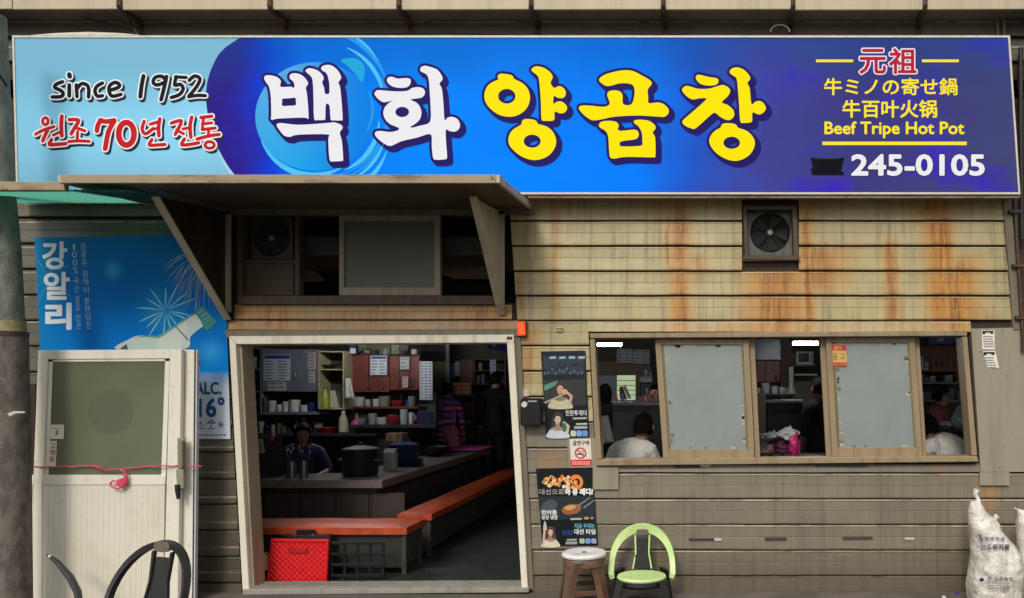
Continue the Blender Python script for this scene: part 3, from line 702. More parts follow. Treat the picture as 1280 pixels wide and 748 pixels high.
def bracket(px_top, py_top, px_w, py_wt, py_wb, dep, mp=None):
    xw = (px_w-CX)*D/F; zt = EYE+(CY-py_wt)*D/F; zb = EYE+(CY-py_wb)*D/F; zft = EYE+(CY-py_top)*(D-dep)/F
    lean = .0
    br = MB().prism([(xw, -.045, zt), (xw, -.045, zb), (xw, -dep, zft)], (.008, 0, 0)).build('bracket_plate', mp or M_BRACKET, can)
    a, b = Vector((xw, -dep, zft)), Vector((xw, -.045, zb))
    dn = (b-a).normalized(); nrm = Vector((0, -dn.z, dn.y))
    if nrm.y > 0: nrm = -nrm
    MB().prism([a+nrm*.004, b+nrm*.004, b+nrm*.016, a+nrm*.016], (.055, 0, 0)).build('flange', M_BRACKET, br)
    MB().box(xw+.009, xw+.05, -.05, -.036, zb+.05, zt).build('flange', M_BRACKET, br)
bracket(200, 245, 285, 266, 399, .85, streaked('shade toned rusted sheet', lin(58, 46, 36), lin(30, 24, 20), .6, 5, lin(84, 48, 26), .6)); bracket(589, 245, 624.5, 266, 393, .82)  # left plate darker than its twin: shade painted in with the rust

# green awning at the left
ga = thing('green_awning', 'translucent green corrugated awning left of the canopy', 'awning', P(30, 258, 0))
yF = -1.0; xa, xb = (-120-CX)*(D+yF)/F, (84-CX)*(D+yF)/F
z0 = EYE+(CY-237)*(D+yF)/F; z1 = 3.125; n = 90; mb = MB()
for i in range(n+1):
    x = xa+(xb+.38-xa)*i/n; wv = .008*math.cos(i*2.1)
    for y, z in ((yF+.02, z0+wv), (-.07, z1+wv)): mb.v.append((x, y, z))
for i in range(n): mb.f.append((2*i, 2*i+1, 2*i+3, 2*i+2))
def green_sheet():
    t = NT('green corrugated plastic'); t.pos(); t.col(t.mix(t.ss(t.noise(5, 5), .4, .7), lin(92, 160, 136), lin(72, 132, 112))); t.set(.4, 0, .4)
    tr = t.n('ShaderNodeBsdfTranslucent'); tr.inputs[0].default_value = (*lin(104, 186, 158), 1); mx = t.n('ShaderNodeMixShader'); mx.inputs[0].default_value = .6
    out = t.t.nodes['Material Output']; t.l(t.b.outputs[0], mx.inputs[1]); t.l(tr.outputs[0], mx.inputs[2]); t.l(mx.outputs[0], out.inputs[0]); return t.m
mb.build('corrugated_sheet', green_sheet(), ga, smooth=True)
MB().box(xa, xb, yF-.02, yF+.018, z0-.012, z0+.048).build('front_rail', M_CANOPY, ga, bevel=.004)
MB().box(xa, -4.22, -.068, -.036, 3.03, 3.12).build('rear_rail', M_TRIM_GREY, ga, bevel=.004)

# ------------------------------------------------------------------ transom window under the canopy
tw = thing('transom_window', 'long dark transom window above the door with one frosted sash', 'window', P(460, 378, .02))
M_TF = streaked('transom frame', lin(84, 68, 50), lin(46, 34, 24), .5, 6, lin(96, 56, 30), .58)  # base tone darkened to add to the shade under the canopy
M_TS = streaked('aluminium sash', lin(168, 155, 130), lin(112, 98, 76), .5)
pr('sill', 296, 369.5, 626, 380.5, -.06, .12, M_TF, tw, bevel=.004)
pr('head', 296, 264, 626, 269, -.01, .1, M_TF, tw)
for x0, x1 in ((296, 303), (618, 627)): pr('side_post', x0, 269, x1, 369.5, -.02, .11, M_TF, tw)
pr('mullion', 368.5, 269, 374, 369.4, .0, .08, M_TF, tw)
sash = pr('sash', 424, 268.5, 429.5, 369.3, .0, .05, M_TS, tw)
pr('stile', 543, 268.5, 550, 369.3, .0, .05, M_TS, sash); pr('rail', 429.6, 268.5, 542.9, 276, .001, .045, M_TS, sash); pr('rail', 429.6, 359.5, 542.9, 369.3, .001, .045, M_TS, sash)
def frosted(name, c1, c2, c3, rough=.28):
    t = NT(name); t.pos(); a = t.noise(2.2, 6); e = t.noise(14, 6, offs=4, rough=.7)
    c = t.mix(t.ss(a, .3, .7), c1, c2); c = t.mix(t.math('MULTIPLY', t.ss(e, .56, .74), .22), c, c3)
    sm = t.noise(4, 6, (2.5, 1, .5), .7, 11); c = t.mix(t.math('MULTIPLY', t.ss(sm, .5, .75), .2), c, tuple(v*1.2 for v in c1))
    wx = t.math('SINE', t.math('MULTIPLY', t.X, 900)); wz = t.math('SINE', t.math('MULTIPLY', t.Z, 900)); wv = t.math('MULTIPLY', wx, wz)
    c = t.mix(t.math('MULTIPLY', t.ss(wv, .0, .9), .12), c, tuple(v*.6 for v in c1))
    t.col(c); t.set(t.math('ADD', rough, t.math('MULTIPLY', a, .2)), 0, .5); t.b.inputs['Transmission Weight'].default_value = .15
    t.bump(t.math('ADD', wv, t.noise(60, 3)), .3, .0015); return t.m
M_FROST = frosted('frosted pane', lin(152, 161, 158), lin(142, 150, 147), lin(112, 118, 111))
M_FROST2 = frosted('green frosted pane', lin(118, 124, 108), lin(104, 110, 96), lin(78, 80, 66))
pr('pane', 429.6, 276.1, 542.9, 359.4, .02, .006, M_FROST2, sash)
pr('lower_panel', 305, 330, 367, 369.4, .03, .02, M_TF, tw, bevel=.004); pr('panel_rail', 303.1, 325, 368.4, 329.8, .02, .04, M_TF, tw); pr('side_stile', 368.4, 329.8, 368.45, 369, .02, .04, M_TF, tw)
def wall_fan(px, py, half, y, label, tone, root_name='exhaust_fan'):
    c = P(px, py, y); h = half/ppm(y)
    t = thing(root_name, label, 'fan', (c.x, y, c.z-h), 'exhaust fans set in the front wall')
    MP = streaked('fan plate', lin(*[int(v*tone) for v in (128, 130, 122)]), lin(*[int(v*tone) for v in (70, 66, 58)]), .6, 9, lin(*[int(v*tone) for v in (70, 60, 46)]), .6)
    # plate with a round hole
    n = 40; mb = MB(); r = h*.88
    for i in range(n):
        a = 2*math.pi*i/n; ca, sa = math.cos(a), math.sin(a); q = h/max(abs(ca), abs(sa))
        for (rr, yy) in ((q, y), (r, y-.004), (r, y+.05)): mb.v.append((c.x+ca*rr, yy, c.z+sa*rr))
    for i in range(n):
        j = (i+1) % n
        mb.f += [(3*i, 3*j, 3*j+1, 3*i+1), (3*i+1, 3*j+1, 3*j+2, 3*i+2)]
    mb.build('mounting_plate', MP, t, smooth=False)
    gd = MB()
    for q in range(1, 13): gd.tube([(c.x+r*.97*q/12*math.cos(a), y-.008, c.z+r*.97*q/12*math.sin(a)) for a in [2*math.pi*k_/28 for k_ in range(28)]], .0016, 4, True)
    for q in range(6):
        a = q*math.pi/3+.2; gd.tube([(c.x+.02*math.cos(a), y-.009, c.z+.02*math.sin(a)), (c.x+r*math.cos(a), y-.006, c.z+r*math.sin(a))], .0022, 4)
    gd.build('wire_guard', mat((62, 62, 60), .5), t, kind='stuff')
    for q in range(5):
        a = q*2*math.pi/5; mb = MB(); pts = []
        for rr, da in ((.15, -.25), (.9, -.42), (.93, .22), (.15, .3)):
            pts.append((c.x+r*rr*math.cos(a+da), y+.03+da*.02, c.z+r*rr*math.sin(a+da)))
        MB().prism(pts, (0, .004, 0)).build('blade', mat((34, 33, 33), .6), t)
    hub = MB().lathe((0, 0, 0), [(.02, 0), (.026, .012), (.026, .05)], 14).build('hub', mat((140, 138, 128), .5), t)
    hub.rotation_euler = (R(-90), 0, 0); hub.location = Vector((c.x, y-.012, c.z))-t.location; 
    for p in hub.data.vertices: p.co = p.co+t.location
    b = MB(); b.lathe((0, 0, 0), [(r*1.0, 0), (r*1.0, .004)], 24); bs = b.build('back_shutter', mat((24, 24, 26), .8), t)
    bs.rotation_euler = (R(-90), 0, 0); bs.location = Vector((c.x, y+.06, c.z))-t.location
    for p in bs.data.vertices: p.co = p.co+t.location
    return t
wall_fan(340, 298, 26, .04, 'dusty exhaust fan in the dark transom under the canopy', .52)  # plate tone lowered to carry the shade under the canopy
fan = wall_fan(962.5, 291, 28.5, .05, 'square exhaust fan in the rust stained wall below the sign', .82)
for q in ([(929, 257), (996, 257), (996, 262), (929, 262)], [(929, 262), (933.5, 262), (935.5, 319.5), (931, 319.5)], [(990.5, 262), (996, 262), (998, 319.5), (992.5, 319.5)], [(929, 319.6), (999, 319.6), (999, 324), (929, 324)]):
    pq('opening_frame', q, -.045, .15, M_TF, fan)
MB().tube([P(928, 326, -.05), P(1001, 325, -.05)], .006, 6).build('drip_rod', M_STRAP, fan)
# things seen through the transom
pr('attic_shelf', 553, 333, 620, 343, .7, .3, mat((150, 140, 120), .7), None, .004, label='pale shelf board inside the right opening of the transom', cat='shelf')
pq('attic_board', [(380, 337), (394, 339), (406, 351), (380, 352)], .5, .03, mat((136, 116, 96), .7), None, .003, label='small offcut board inside the transom beside the frosted sash', cat='board')

# ------------------------------------------------------------------ doorway
M_JAMB = streaked('inner jamb', lin(168, 154, 128), lin(112, 96, 74), .6, 4)
df = thing('door_frame', 'worn cream door frame around the open restaurant entrance', 'door frame', P(480, 739, 0))
pq('head', [(286, 420.5), (642, 418.5), (642.5, 428.5), (296, 430.5)], -.07, .19, M_TRIM, df, bevel=.004)
pq('jamb', [(286, 420.8), (294.3, 429.5), (294.5, 430.8), (311.3, 738), (303, 738)], -.069, .05, M_TRIM, df, bevel=.003)
pq('jamb', [(295, 431), (302, 431), (318, 738), (311.5, 738)], -.03, .16, M_JAMB, df, bevel=.003)
pq('jamb', [(633.5, 428.7), (642.5, 428.7), (660, 738), (652, 738)], -.069, .19, M_TRIM, df, bevel=.004)
pq('sill', [(303, 737.5), (661, 735.5), (661, 741), (303, 744)], -.10, .26, streaked('door track', lin(150, 146, 136), lin(90, 84, 74), .5), df, bevel=.004)
for yy in (-.04, .02, .08): MB().box(P(322, 0).x, P(648, 0).x, yy, yy+.008, .04, .055).build('track_rail', mat((160, 156, 146), .4, .6), df)
pr('latch_plate', 633.5, 421, 640, 424.5, -.075, .004, M_STRAP, df)

# ------------------------------------------------------------------ sliding window
sw = thing('sliding_window', 'long brown framed sliding window right of the door', 'window', P(980, 581, 0))
pq('frame_head', [(737, 417), (1209, 413.2), (1209, 420), (737.5, 423)], -.06, .15, M_WINFRAME, sw, bevel=.004)
pq('frame_sill', [(744.5, 575), (1221.5, 570.5), (1223.5, 577.5), (745, 582.5)], -.075, .17, M_WINFRAME, sw, bevel=.004)
pq('frame_post', [(737.2, 424.2), (743.5, 424.2), (752, 574.3), (744.8, 574.3)], -.058, .15, M_WINFRAME, sw, bevel=.003)
pq('frame_post', [(1203, 421.2), (1209.3, 421.2), (1221.6, 569.8), (1215, 569.8)], -.058, .15, M_WINFRAME, sw, bevel=.003)
def sash_at(xa, xb, xa2, xb2, yt, yb, y, pw=7.6, gap=4.5, dirtyseed=1):
    """xa..xb at the top, xa2..xb2 at the bottom"""
    L = lambda s_, t: lerp(xa, xa2, t)+(s_)
    def qd(a0, a1, t0, t1):   # px offsets from left edge a0..a1
        W0, W1 = xb-xa, xb2-xa2
        fx = lambda o_, t: (lerp(xa, xa2, t)+o_) if o_ >= 0 else (lerp(xb, xb2, t)+o_+.0)
        yy = lambda t: lerp(yt, yb, t)
        return [(fx(a0, t0), yy(t0)), (fx(a1, t0), yy(t0)), (fx(a1, t1), yy(t1)), (fx(a0, t1), yy(t1))]
    s = pq('sash', qd(0, pw, 0, 1), y, .035, M_WINFRAME, sw, bevel=.003)
    pq('stile', qd(-pw, -.01, 0, 1), y, .035, M_WINFRAME, s, bevel=.003)
    pq('rail', qd(pw+.1, -pw-.1, 0, .045), y+.001, .033, M_WINFRAME, s, bevel=.002); pq('rail', qd(pw+.1, -pw-.1, .925, 1), y+.001, .033, M_WINFRAME, s, bevel=.002)
    p = pq('pane', qd(pw+.2, -pw-.2, .0455, .9245), y+.014, .005, M_FROST, s)
    # torn film and old putty round the edge of the glass
    pq('putty_bead', qd(pw+.3, pw+2.6, .05, .92), y+.009, .004, M_PUTTY, s); pq('putty_bead', qd(-pw-2.2, -pw-.3, .05, .92), y+.009, .004, M_PUTTY, s)
    rr = random.Random(dirtyseed)
    for _ in range(26):
        sd = rr.random(); t = rr.uniform(.06, .9)
        if sd < .4: q = qd(pw+2.5+rr.uniform(0, 3), pw+4.5+rr.uniform(1, 4), t, t+rr.uniform(.01, .04))
        elif sd < .7: q = qd(-pw-5-rr.uniform(0, 3), -pw-3, t, t+rr.uniform(.01, .04))
        else:
            o_ = rr.uniform(14, 90); top = rr.random() < .6; q = qd(o_, o_+rr.uniform(2, 7), .048 if top else .905, (.052+rr.uniform(.005, .025)) if top else .921)
        pq('peeling_film', q, y+.012, .001, rr.choice([M_PUTTY, M_FILM, M_FILM]), s)
    return s, p
M_PUTTY = mat((128, 116, 80), .7, var=.5, scale=40, bump=.4); M_FILM = mat((186, 176, 152), .6, var=.3, scale=60)
s1, p1 = sash_at(818.5, 936, 829, 943.5, 424.3, 573, .005, dirtyseed=3)
s2, p2 = sash_at(1032, 1143.5, 1040.5, 1153.5, 421.8, 571, .005, dirtyseed=8)
pq('meeting_stile', [(936.3, 423), (943, 423), (950.5, 573.5), (943.8, 573.5)], .045, .03, M_WINFRAME, sw, bevel=.003)
pq('meeting_stile', [(1024.5, 422), (1031.8, 422), (1040.2, 572), (1033, 572)], .045, .03, M_WINFRAME, sw, bevel=.003)
pq('meeting_stile', [(1143.6, 421.5), (1149, 421.5), (1158.5, 570.5), (1153.7, 570.5)], .045, .03, M_WINFRAME, sw, bevel=.003)
st = pq('window_sticker', [(1037.5, 431), (1057, 431), (1059, 458), (1039, 458)], .0105, .001, ink(206, 172, 96), None, label='faded red and yellow sticker on the right frosted pane', cat='sticker')
pq('red_band', [(1037.7, 431.2), (1057, 431.2), (1057.6, 438.5), (1038, 438.5)], .0095, .0005, ink(186, 52, 36), st); pq('red_band', [(1038.8, 453), (1058.7, 453), (1059, 457.8), (1039, 457.8)], .0095, .0005, ink(196, 84, 48), st)
text('lettering', '셀프', (1042, 432.5, 1053, 437.5), .0088, ink(226, 196, 130), st); text('lettering', '공 고', (1041, 442, 1056, 450), .0088, ink(110, 70, 40), st)

# ------------------------------------------------------------------ small things on the wall
al = thing('alarm_lamp', 'small orange lamp on the wall at the top right of the door', 'lamp', P(652, 420, -.08))
pr('base', 647, 401, 658, 421, -.06, .03, mat((120, 84, 60), .6), al, .004)
def amber():
    t = NT('amber lens'); t.col(lin(255, 96, 40)); t.set(.25, 0, .5); t.b.inputs['Emission Color'].default_value = (*lin(255, 70, 24), 1); t.b.inputs['Emission Strength'].default_value = .75; return t.m
pq('lens', [(646.3, 402.5), (655, 402.2), (656, 419), (647, 419.5)], -.1, .039, amber(), al, .008)
mbx = thing('black_box', 'small black wall box with a round white knob beside the door', 'box', P(662, 533, -.05))
pr('case', 650, 498, 676.5, 533, -.14, .104, mat((24, 24, 26), .32, bump=.03), mbx, .014)
kn = P(655.5, 506, -.145)
MB().tube([(kn.x, -.158, kn.z), (kn.x, -.139, kn.z)], [.022, .026], 16).build('knob', mat((214, 208, 196), .4), mbx)
pr('name_strip', 660, 501, 671, 502.6, -.1415, .001, ink(170, 170, 170), mbx)
pr('paper_scrap', 651.5, 487, 661, 495.5, -.04, .002, mat((206, 184, 160), .8), None, label='torn scrap of paper above the black wall box', cat='paper')
tagp = pr('number_tag', 694, 409, 703, 414.5, -.04, .002, ink(196, 190, 160), None, label='tiny white number tag left of the sliding window', cat='tag')
fill('marks', [[(695+i*2.2, 410), (696.3+i*2.2, 410), (696.5+i*2.2, 413.6), (695.4+i*2.2, 413.2)] for i in range(4)], -.0412, ink(50, 46, 40), tagp, kind='stuff')
for i, q in enumerate(([(1227, 413), (1243, 413), (1243.5, 437), (1228, 437)], [(1228.5, 439.5), (1244, 438.5), (1249, 460), (1234, 461)])):
    nt_ = pq('notice', q, -.0435, .0015, ink(226, 222, 208), None, label=('small printed notice on the grey panel, the upper one' if i == 0 else 'small printed notice on the grey panel, the lower crooked one'), cat='notice', group='notices on the grey panel')
    (ax, ay), (bx, by) = q[0], q[2]
    fill('header', [[(ax+.8, ay+.8), (ax+15, ay+.8), (ax+14.5, ay+4.6), (ax+11, ay+4.4), (ax+10.5, ay+3), (ax+5, ay+3), (ax+4, ay+5), (ax+1.2, ay+5)]], -.0445, ink(24, 24, 26), nt_)
    rr = random.Random(i); ls = []
    for k_ in range(5):
        yy = ay+7.5+k_*3; x = ax+2+k_*.22*(1 if i == 0 else 4)
        while x < ax+13+k_*.22*(1 if i == 0 else 4):
            wd = rr.uniform(1, 2.4); ls.append([(x, yy), (x+wd, yy), (x+wd, yy+1.3), (x, yy+1.3)]); x += wd+.7
    fill('print_line', ls, -.0445, ink(70, 66, 60), nt_, kind='stuff')

# ------------------------------------------------------------------ posters
def curve_ink(name, loops, y, m, parent, sub=4, **kw): return fill(name, [catmull(l, sub) for l in loops], y, m, parent, **kw)
# --- blue advertisement at the left
def blue_poster():
    t = NT('blue advert print'); t.pos()
    z0, z1 = P(0, 550).z, P(0, 297).z; h = t.math('DIVIDE', t.math('SUBTRACT', t.Z, z0), z1-z0)
    c = t.ramp(h, [(0, lin(212, 220, 228)), (.26, lin(208, 220, 230)), (.34, lin(10, 128, 208)), (.5, lin(0, 112, 196)), (.8, lin(0, 106, 184)), (1, lin(6, 112, 180))])
    xg = t.math('DIVIDE', t.math('SUBTRACT', t.X, P(43, 0).x), P(288, 0).x-P(43, 0).x)
    c = t.mix(t.math('MULTIPLY', t.ss(xg, .22, 0), .55), c, lin(20, 128, 160))
    def glow(px, py, r, col_, k_):
        a = t.math('SUBTRACT', t.X, P(px, py).x); b = t.math('SUBTRACT', t.Z, P(px, py).z)
        d = t.math('SQRT', t.math('ADD', t.math('MULTIPLY', a, a), t.math('MULTIPLY', b, b))); return t.mix(t.math('MULTIPLY', t.ss(d, r/ppm(0), 0), k_), c, col_)
    c = glow(146, 339, 17, lin(60, 170, 220), .7); c = glow(207, 389, 42, lin(30, 150, 205), .75); c = glow(255, 300, 60, lin(20, 120, 190), .5); c = glow(268, 440, 22, lin(60, 160, 220), .6)
    t.col(c); t.set(.5, 0, .08); return t.m
bp = pq('advert_poster', [(43, 297), (280, 294), (288, 549), (56, 549)], -.038, .003, blue_poster(), None, label='large blue soju advert with bottle and fireworks on the left wall', cat='poster')
Y1, Y2, Y3, Y4 = -.0392, -.0402, -.0412, -.0422
WI = ink(214, 222, 226)
text('title', '강', (54, 303, 83, 336), Y2, WI, bp, grow=1.1, res=4); text('title', '알', (55.5, 341, 86, 374), Y2, WI, bp, grow=1.1, res=4); text('title', '리', (58, 380, 88, 411), Y2, WI, bp, grow=1.6, res=4)
PALE = ink(150, 190, 214)
def column(chars, x0, y0, x1, y1, w_):
    n = len(chars); gaps = [.35 if ch == ' ' else 1 for ch in chars]; tot = sum(gaps); yy = y0; ls = []
    for ch, gq in zip(chars, gaps):
        hh = (y1-y0)/tot*gq
        if ch != ' ':
            xx = lerp(x0, x1, (yy-y0)/(y1-y0)); narrow = .45 if ch == '1' else 1
            ls += fit(text_loops(ch), xx-w_*narrow/2, yy+.6, xx+w_*narrow/2, yy+hh-.9)
        yy += hh
    fill('caption', ls, Y2, PALE, bp, kind='stuff')
column('100% 국산 쌀로 만든', 92.5, 304, 99.5, 412, 6); column('증류주 원액이 블렌딩한', 104, 304, 111.5, 412, 6.5)
def firework(cx, cy, n, r0, r1, m, droop=0, a0=0, a1=360, seed=1, w0=.9):
    rr = random.Random(seed); st = []
    for i in range(n):
        a = R(a0+(a1-a0)*i/n+rr.uniform(-6, 6)); q0, q1 = r0*rr.uniform(.6, 1.4), r1*rr.uniform(.75, 1.1)
        pts = [(cx+math.cos(a)*(q0+(q1-q0)*t), cy+math.sin(a)*(q0+(q1-q0)*t)+droop*t*t) for t in (0, .25, .5, .75, 1)]
        pts = [(min(max(x, 46), 284), min(max(y, 298), 436)) for x, y in pts]; st.append((pts, [.25*w0, .55*w0, .8*w0, .65*w0, .2*w0]))
    f = Field(cx-r1*1.3, cy-r1*1.3, cx+r1*1.3, cy+r1*1.5+droop, 4).strokes(st); fill('firework', f.contour(0), Y1, m, bp, kind='stuff')
FW = ink(150, 208, 222)
firework(207, 389, 15, 4, 40, FW, 3, seed=2, w0=.85); firework(253, 320, 26, 10, 50, ink(120, 168, 206), 26, 20, 200, seed=5, w0=.7); firework(62, 350, 9, 6, 42, ink(60, 150, 180), 6, seed=7, w0=.6); firework(252, 318, 18, 20, 42, ink(140, 140, 196), 16, 60, 160, seed=9, w0=.6)
curve_ink('bottle_print', [[(146, 437), (160, 425), (172, 420), (186, 420), (200, 419), (222, 404), (240, 394), (250, 385), (257, 392), (262, 402), (251, 410), (238, 421), (229, 437)]], Y2, ink(192, 206, 200), bp)
curve_ink('bottle_shade', [[(196, 437), (200, 424), (205, 419), (216, 410), (228, 402), (236, 408), (231, 420), (225, 437)]], Y3, ink(206, 214, 204), bp)
for q in ([(241, 393), (250, 384), (251, 384.5), (242, 394)], [(150, 436), (158, 430), (160, 437), (152, 437)], [(218, 407.5), (219.3, 407), (236, 425), (234.8, 426)]): fill('bottle_line', [q], Y4, ink(60, 88, 100), bp)
curve_ink('bottle_edge', [[(172, 421), (186, 419.5), (199, 419), (222, 404), (242, 391.5), (241, 394), (223, 406.5), (200, 421.5), (186, 421.5)]], Y4, ink(80, 160, 146), bp)
cap = curve_ink('bottle_cap', [[(243, 389), (252, 383), (258, 389), (270, 401), (268, 406), (258, 413), (250, 400)]], Y3, ink(38, 128, 124), bp)
for i in range(3): fill('cap_rib', [[(247+i*4, 391+i*4.2), (254+i*4, 386.5+i*4.2), (254.8+i*4, 387.5+i*4.2), (247.8+i*4, 392+i*4.2)]], Y4, ink(96, 176, 168), bp)
NB = ink(24, 78, 140)
text('alcohol_text', 'ALC.', (244, 478, 276.5, 493), Y2, NB, bp, grow=.5); text('alcohol_text', '16°', (248.5, 497.5, 280, 521), Y2, NB, bp, grow=.9)
GB = ink(96, 118, 140)
f = Field(240, 522, 285, 540, 4).strokes([([(244, 536), (256, 536)], .6), ([(245, 533), (250, 527), (255, 533)], .6), ([(250, 527), (250, 536)], .5), ([(259, 529), (269, 529), (264, 525), (259, 529)], .8), ([(264, 529), (264, 536)], .6), ([(260, 536), (268, 536)], .6)]+
   [([(276, 531), (276+4*math.cos(a), 531+4*math.sin(a))], .5) for a in [i*math.pi/4 for i in range(8)]]); fill('icon_row', f.contour(0), Y2, GB, bp, kind='stuff')
fill('fine_print', [[(244+i*4.4, 543), (247.4+i*4.4, 543), (247.4+i*4.4, 545), (244+i*4.4, 545)] for i in range(9)], Y2, ink(120, 140, 158), bp, kind='stuff')

# --- two dark drink posters right of the door
def person_print(x, y, s, parent, lay, hair, skin, dress, arm=1):
    """small photographic figure on a poster: hair, face, shoulders, dress, raised arm"""
    q = lambda pts: [(x+a*s, y+b*s) for a, b in pts]
    ph = lambda c, v_=.35: mat(tuple(c), .45, var=v_, scale=70, bump=0)
    sh = tuple(int(c*.72) for c in skin); hz = tuple(min(255, c+26) for c in hair)
    curve_ink('hair_print', [q([(-6, -5), (-3, -10), (2, -11), (7, -8), (8, -1), (10, 8), (12, 16), (7, 20), (4, 12), (-4, 12), (-8, 16), (-9, 6)])], lay, ph(hz, .5), parent)
    curve_ink('shoulder_print', [q([(-2.5, 4), (2.5, 4), (3, 9), (8, 11), (12, 15), (13, 24), (-12, 24), (-12, 15), (-8, 11), (-3, 9)])], lay-.0004, ph(sh), parent)
    curve_ink('face_print', [q([(-4.2, -4), (-1, -7), (3, -6), (4.2, -2), (3.6, 2.5), (1, 5.6), (-1.6, 5.2), (-4, 1)])], lay-.0008, ph(skin, .25), parent)
    curve_ink('fringe_print', [q([(-5, -2), (-4, -8), (1, -9.6), (5, -7), (5.4, 0), (4, -3), (1, -5.4), (-2.6, -4.4), (-3.8, -1)])], lay-.0012, ph(hz, .5), parent)
    fill('feature_print', [q([(-2.9, -1.4), (-1, -1.6), (-1, -.9), (-2.9, -.7)]), q([(1, -1.6), (3, -1.4), (3, -.7), (1, -.9)]), q([(-1.1, 3), (1.5, 3), (1.0, 3.8), (-.6, 3.8)])], lay-.0014, ink(96, 56, 48), parent, kind='stuff')
    curve_ink('dress_print', [q([(-12.5, 16), (-7, 13.5), (-2, 15.5), (4, 15), (9, 13), (13.5, 16.5), (15.5, 25), (-14, 25)])], lay-.0016, ph(dress, .3), parent)
    f = Field(x-26*s, y-26*s, x+26*s, y+30*s, 5).strokes([(q([(13*arm, 19), (15*arm, 9), (9*arm, 4)] if arm > 0 else [(-12, 20), (-11, 4), (-9, -13)]), 1.8*s)]); fill('arm_print', f.contour(0), lay-.0019, ph(skin), parent)
def blobs(name, pts, y, m, parent, **kw):
    fill(name, [ell(a, b, rx, ry, 12, ro) for a, b, rx, ry, ro in pts], y, m, parent, kind='stuff', **kw)
pa = pq('drink_poster', [(676, 439.5), (731.5, 438.5), (736.5, 546.5), (682.5, 548)], -.038, .003, ink(16, 22, 28, rough=.3), None, label='tall black drink poster beside the door, above the no smoking sign', cat='poster')
A1, A2, A3, A4 = -.0392, -.0400, -.0408, -.0416
rr = random.Random(5)
fill('crowd_print', [[(679, 446), (729, 445), (730.5, 467), (680, 469)]], A1, ink(34, 50, 62), pa)
blobs('crowd_print', [(680+i*3.4+rr.uniform(-1, 1), 459+rr.uniform(-4, 6), 1.7, 2.8, 0) for i in range(15)], A2, ink(16, 26, 40), pa)
blobs('crowd_print', [(681+i*4.6, 463+rr.uniform(-3, 4), 1.5, 2.2, 0) for i in range(11)], A3, ink(70, 96, 124), pa)
fill('light_print', [[(687+i*12, 446+rr.uniform(-1, 2)), (695+i*12, 445.5), (695+i*12, 448.5), (687+i*12, 449)] for i in range(4)], A3, ink(150, 178, 196), pa, kind='stuff')
fill('car_print', [[(679, 476), (731, 474), (733, 506), (681, 508)]], A1, ink(38, 44, 42), pa); fill('glare_print', [[(680, 482), (697, 476), (698, 480), (681, 489)]], A2, ink(86, 150, 122), pa)
person_print(700, 487, .95, pa, A2, (30, 24, 22), (206, 164, 136), (206, 196, 160))
blobs('glow_print', [(706, 490, 3.4, 3.6, 0)], A4-.001, ink(216, 168, 124), pa); fill('rod_print', [[(680, 503), (708, 491), (708.5, 492), (681, 505)]], A4-.0018, ink(176, 180, 160), pa)
fill('band_print', [[(681.5, 510), (735, 508.5), (736.3, 546), (682.8, 547.5)]], A1-.0002, ink(10, 12, 18, rough=.3), pa)
person_print(697, 525, .9, pa, A2, (28, 22, 24), (226, 190, 164), (206, 214, 222)); curve_ink('bottle_print', [[(704, 530), (707, 529), (708, 538), (705, 540), (703, 538)]], A4-.001, ink(48, 110, 84), pa)
text('lettering', '진한투게더', (707, 513, 733, 520), A2, ink(220, 220, 220), pa, grow=.12, res=5)
fill('caption', [[(716, 522.3), (733.5, 521.8), (733.5, 524), (716, 524.5)]], A2, ink(176, 178, 182), pa); fill('caption', [[(720, 529.3), (734, 529), (734, 531), (720, 531.3)]], A2, ink(186, 206, 150), pa); fill('caption', [[(717.5, 533), (734, 532.6), (734, 536), (717.5, 536.5)]], A2, ink(158, 166, 176), pa)
for i, c_ in enumerate(((186, 208, 178), (120, 168, 222), (110, 148, 214))): curve_ink('badge', [[(713.5+i*7.3, 539), (716.5+i*7.3, 538.4), (719.5+i*7.3, 539), (719.8+i*7.3, 545), (716.6+i*7.3, 545.6), (713.6+i*7.3, 545)]], A2, ink(*c_), pa)
pb = pq('drink_poster', [(670, 586), (740.5, 584.5), (747.5, 682), (678, 683)], -.038, .003, ink(14, 20, 26, rough=.3), None, label='tall black drink poster below the no smoking sign, behind the stool', cat='poster')
OR = [(222, 128, 52), (238, 176, 96), (246, 214, 160)]
for k_ in range(3):
    blobs('food_print', [(682+rr.uniform(-3, 38)+k_, 602+rr.uniform(-6, 7), rr.uniform(2.2, 4)*(1-.15*k_), rr.uniform(2.2, 4.2)*(1-.15*k_), rr.uniform(0, 3)) for _ in range(13)], A1-.0008*k_, ink(*OR[k_]), pb)
fill('prawn_print', [arc(720, 603, 9, 9.5, -150, 120, 16)+arc(721, 603, 4, 4.5, 120, -150, 16)], A4, ink(232, 134, 48), pb)
text('lettering', '대선으로', (674, 611.5, 705, 618.5), A4-.0008, ink(150, 146, 138), pb, grow=.25, res=5); text('lettering', '아 유 레디?', (706.5, 611, 741, 618.8), A4-.0008, ink(232, 232, 228), pb, grow=.55, res=5)
fill('grill_print', [[(673, 621), (742, 620), (744.5, 649), (675.5, 650)]], A1, ink(28, 38, 44), pb)
curve_ink('steam_print', [[(675, 640), (680, 628), (690, 625), (697, 630), (692, 640), (684, 645), (678, 648)]], A2, ink(70, 78, 82), pb)
curve_ink('meat_print', [[(702, 637), (708, 632), (718, 630), (726, 633), (724, 640), (716, 643), (706, 643)]], A2, ink(150, 92, 48), pb); curve_ink('meat_print', [[(706, 634), (714, 631.5), (720, 633), (716, 637), (708, 638)]], A3, ink(206, 152, 96), pb)
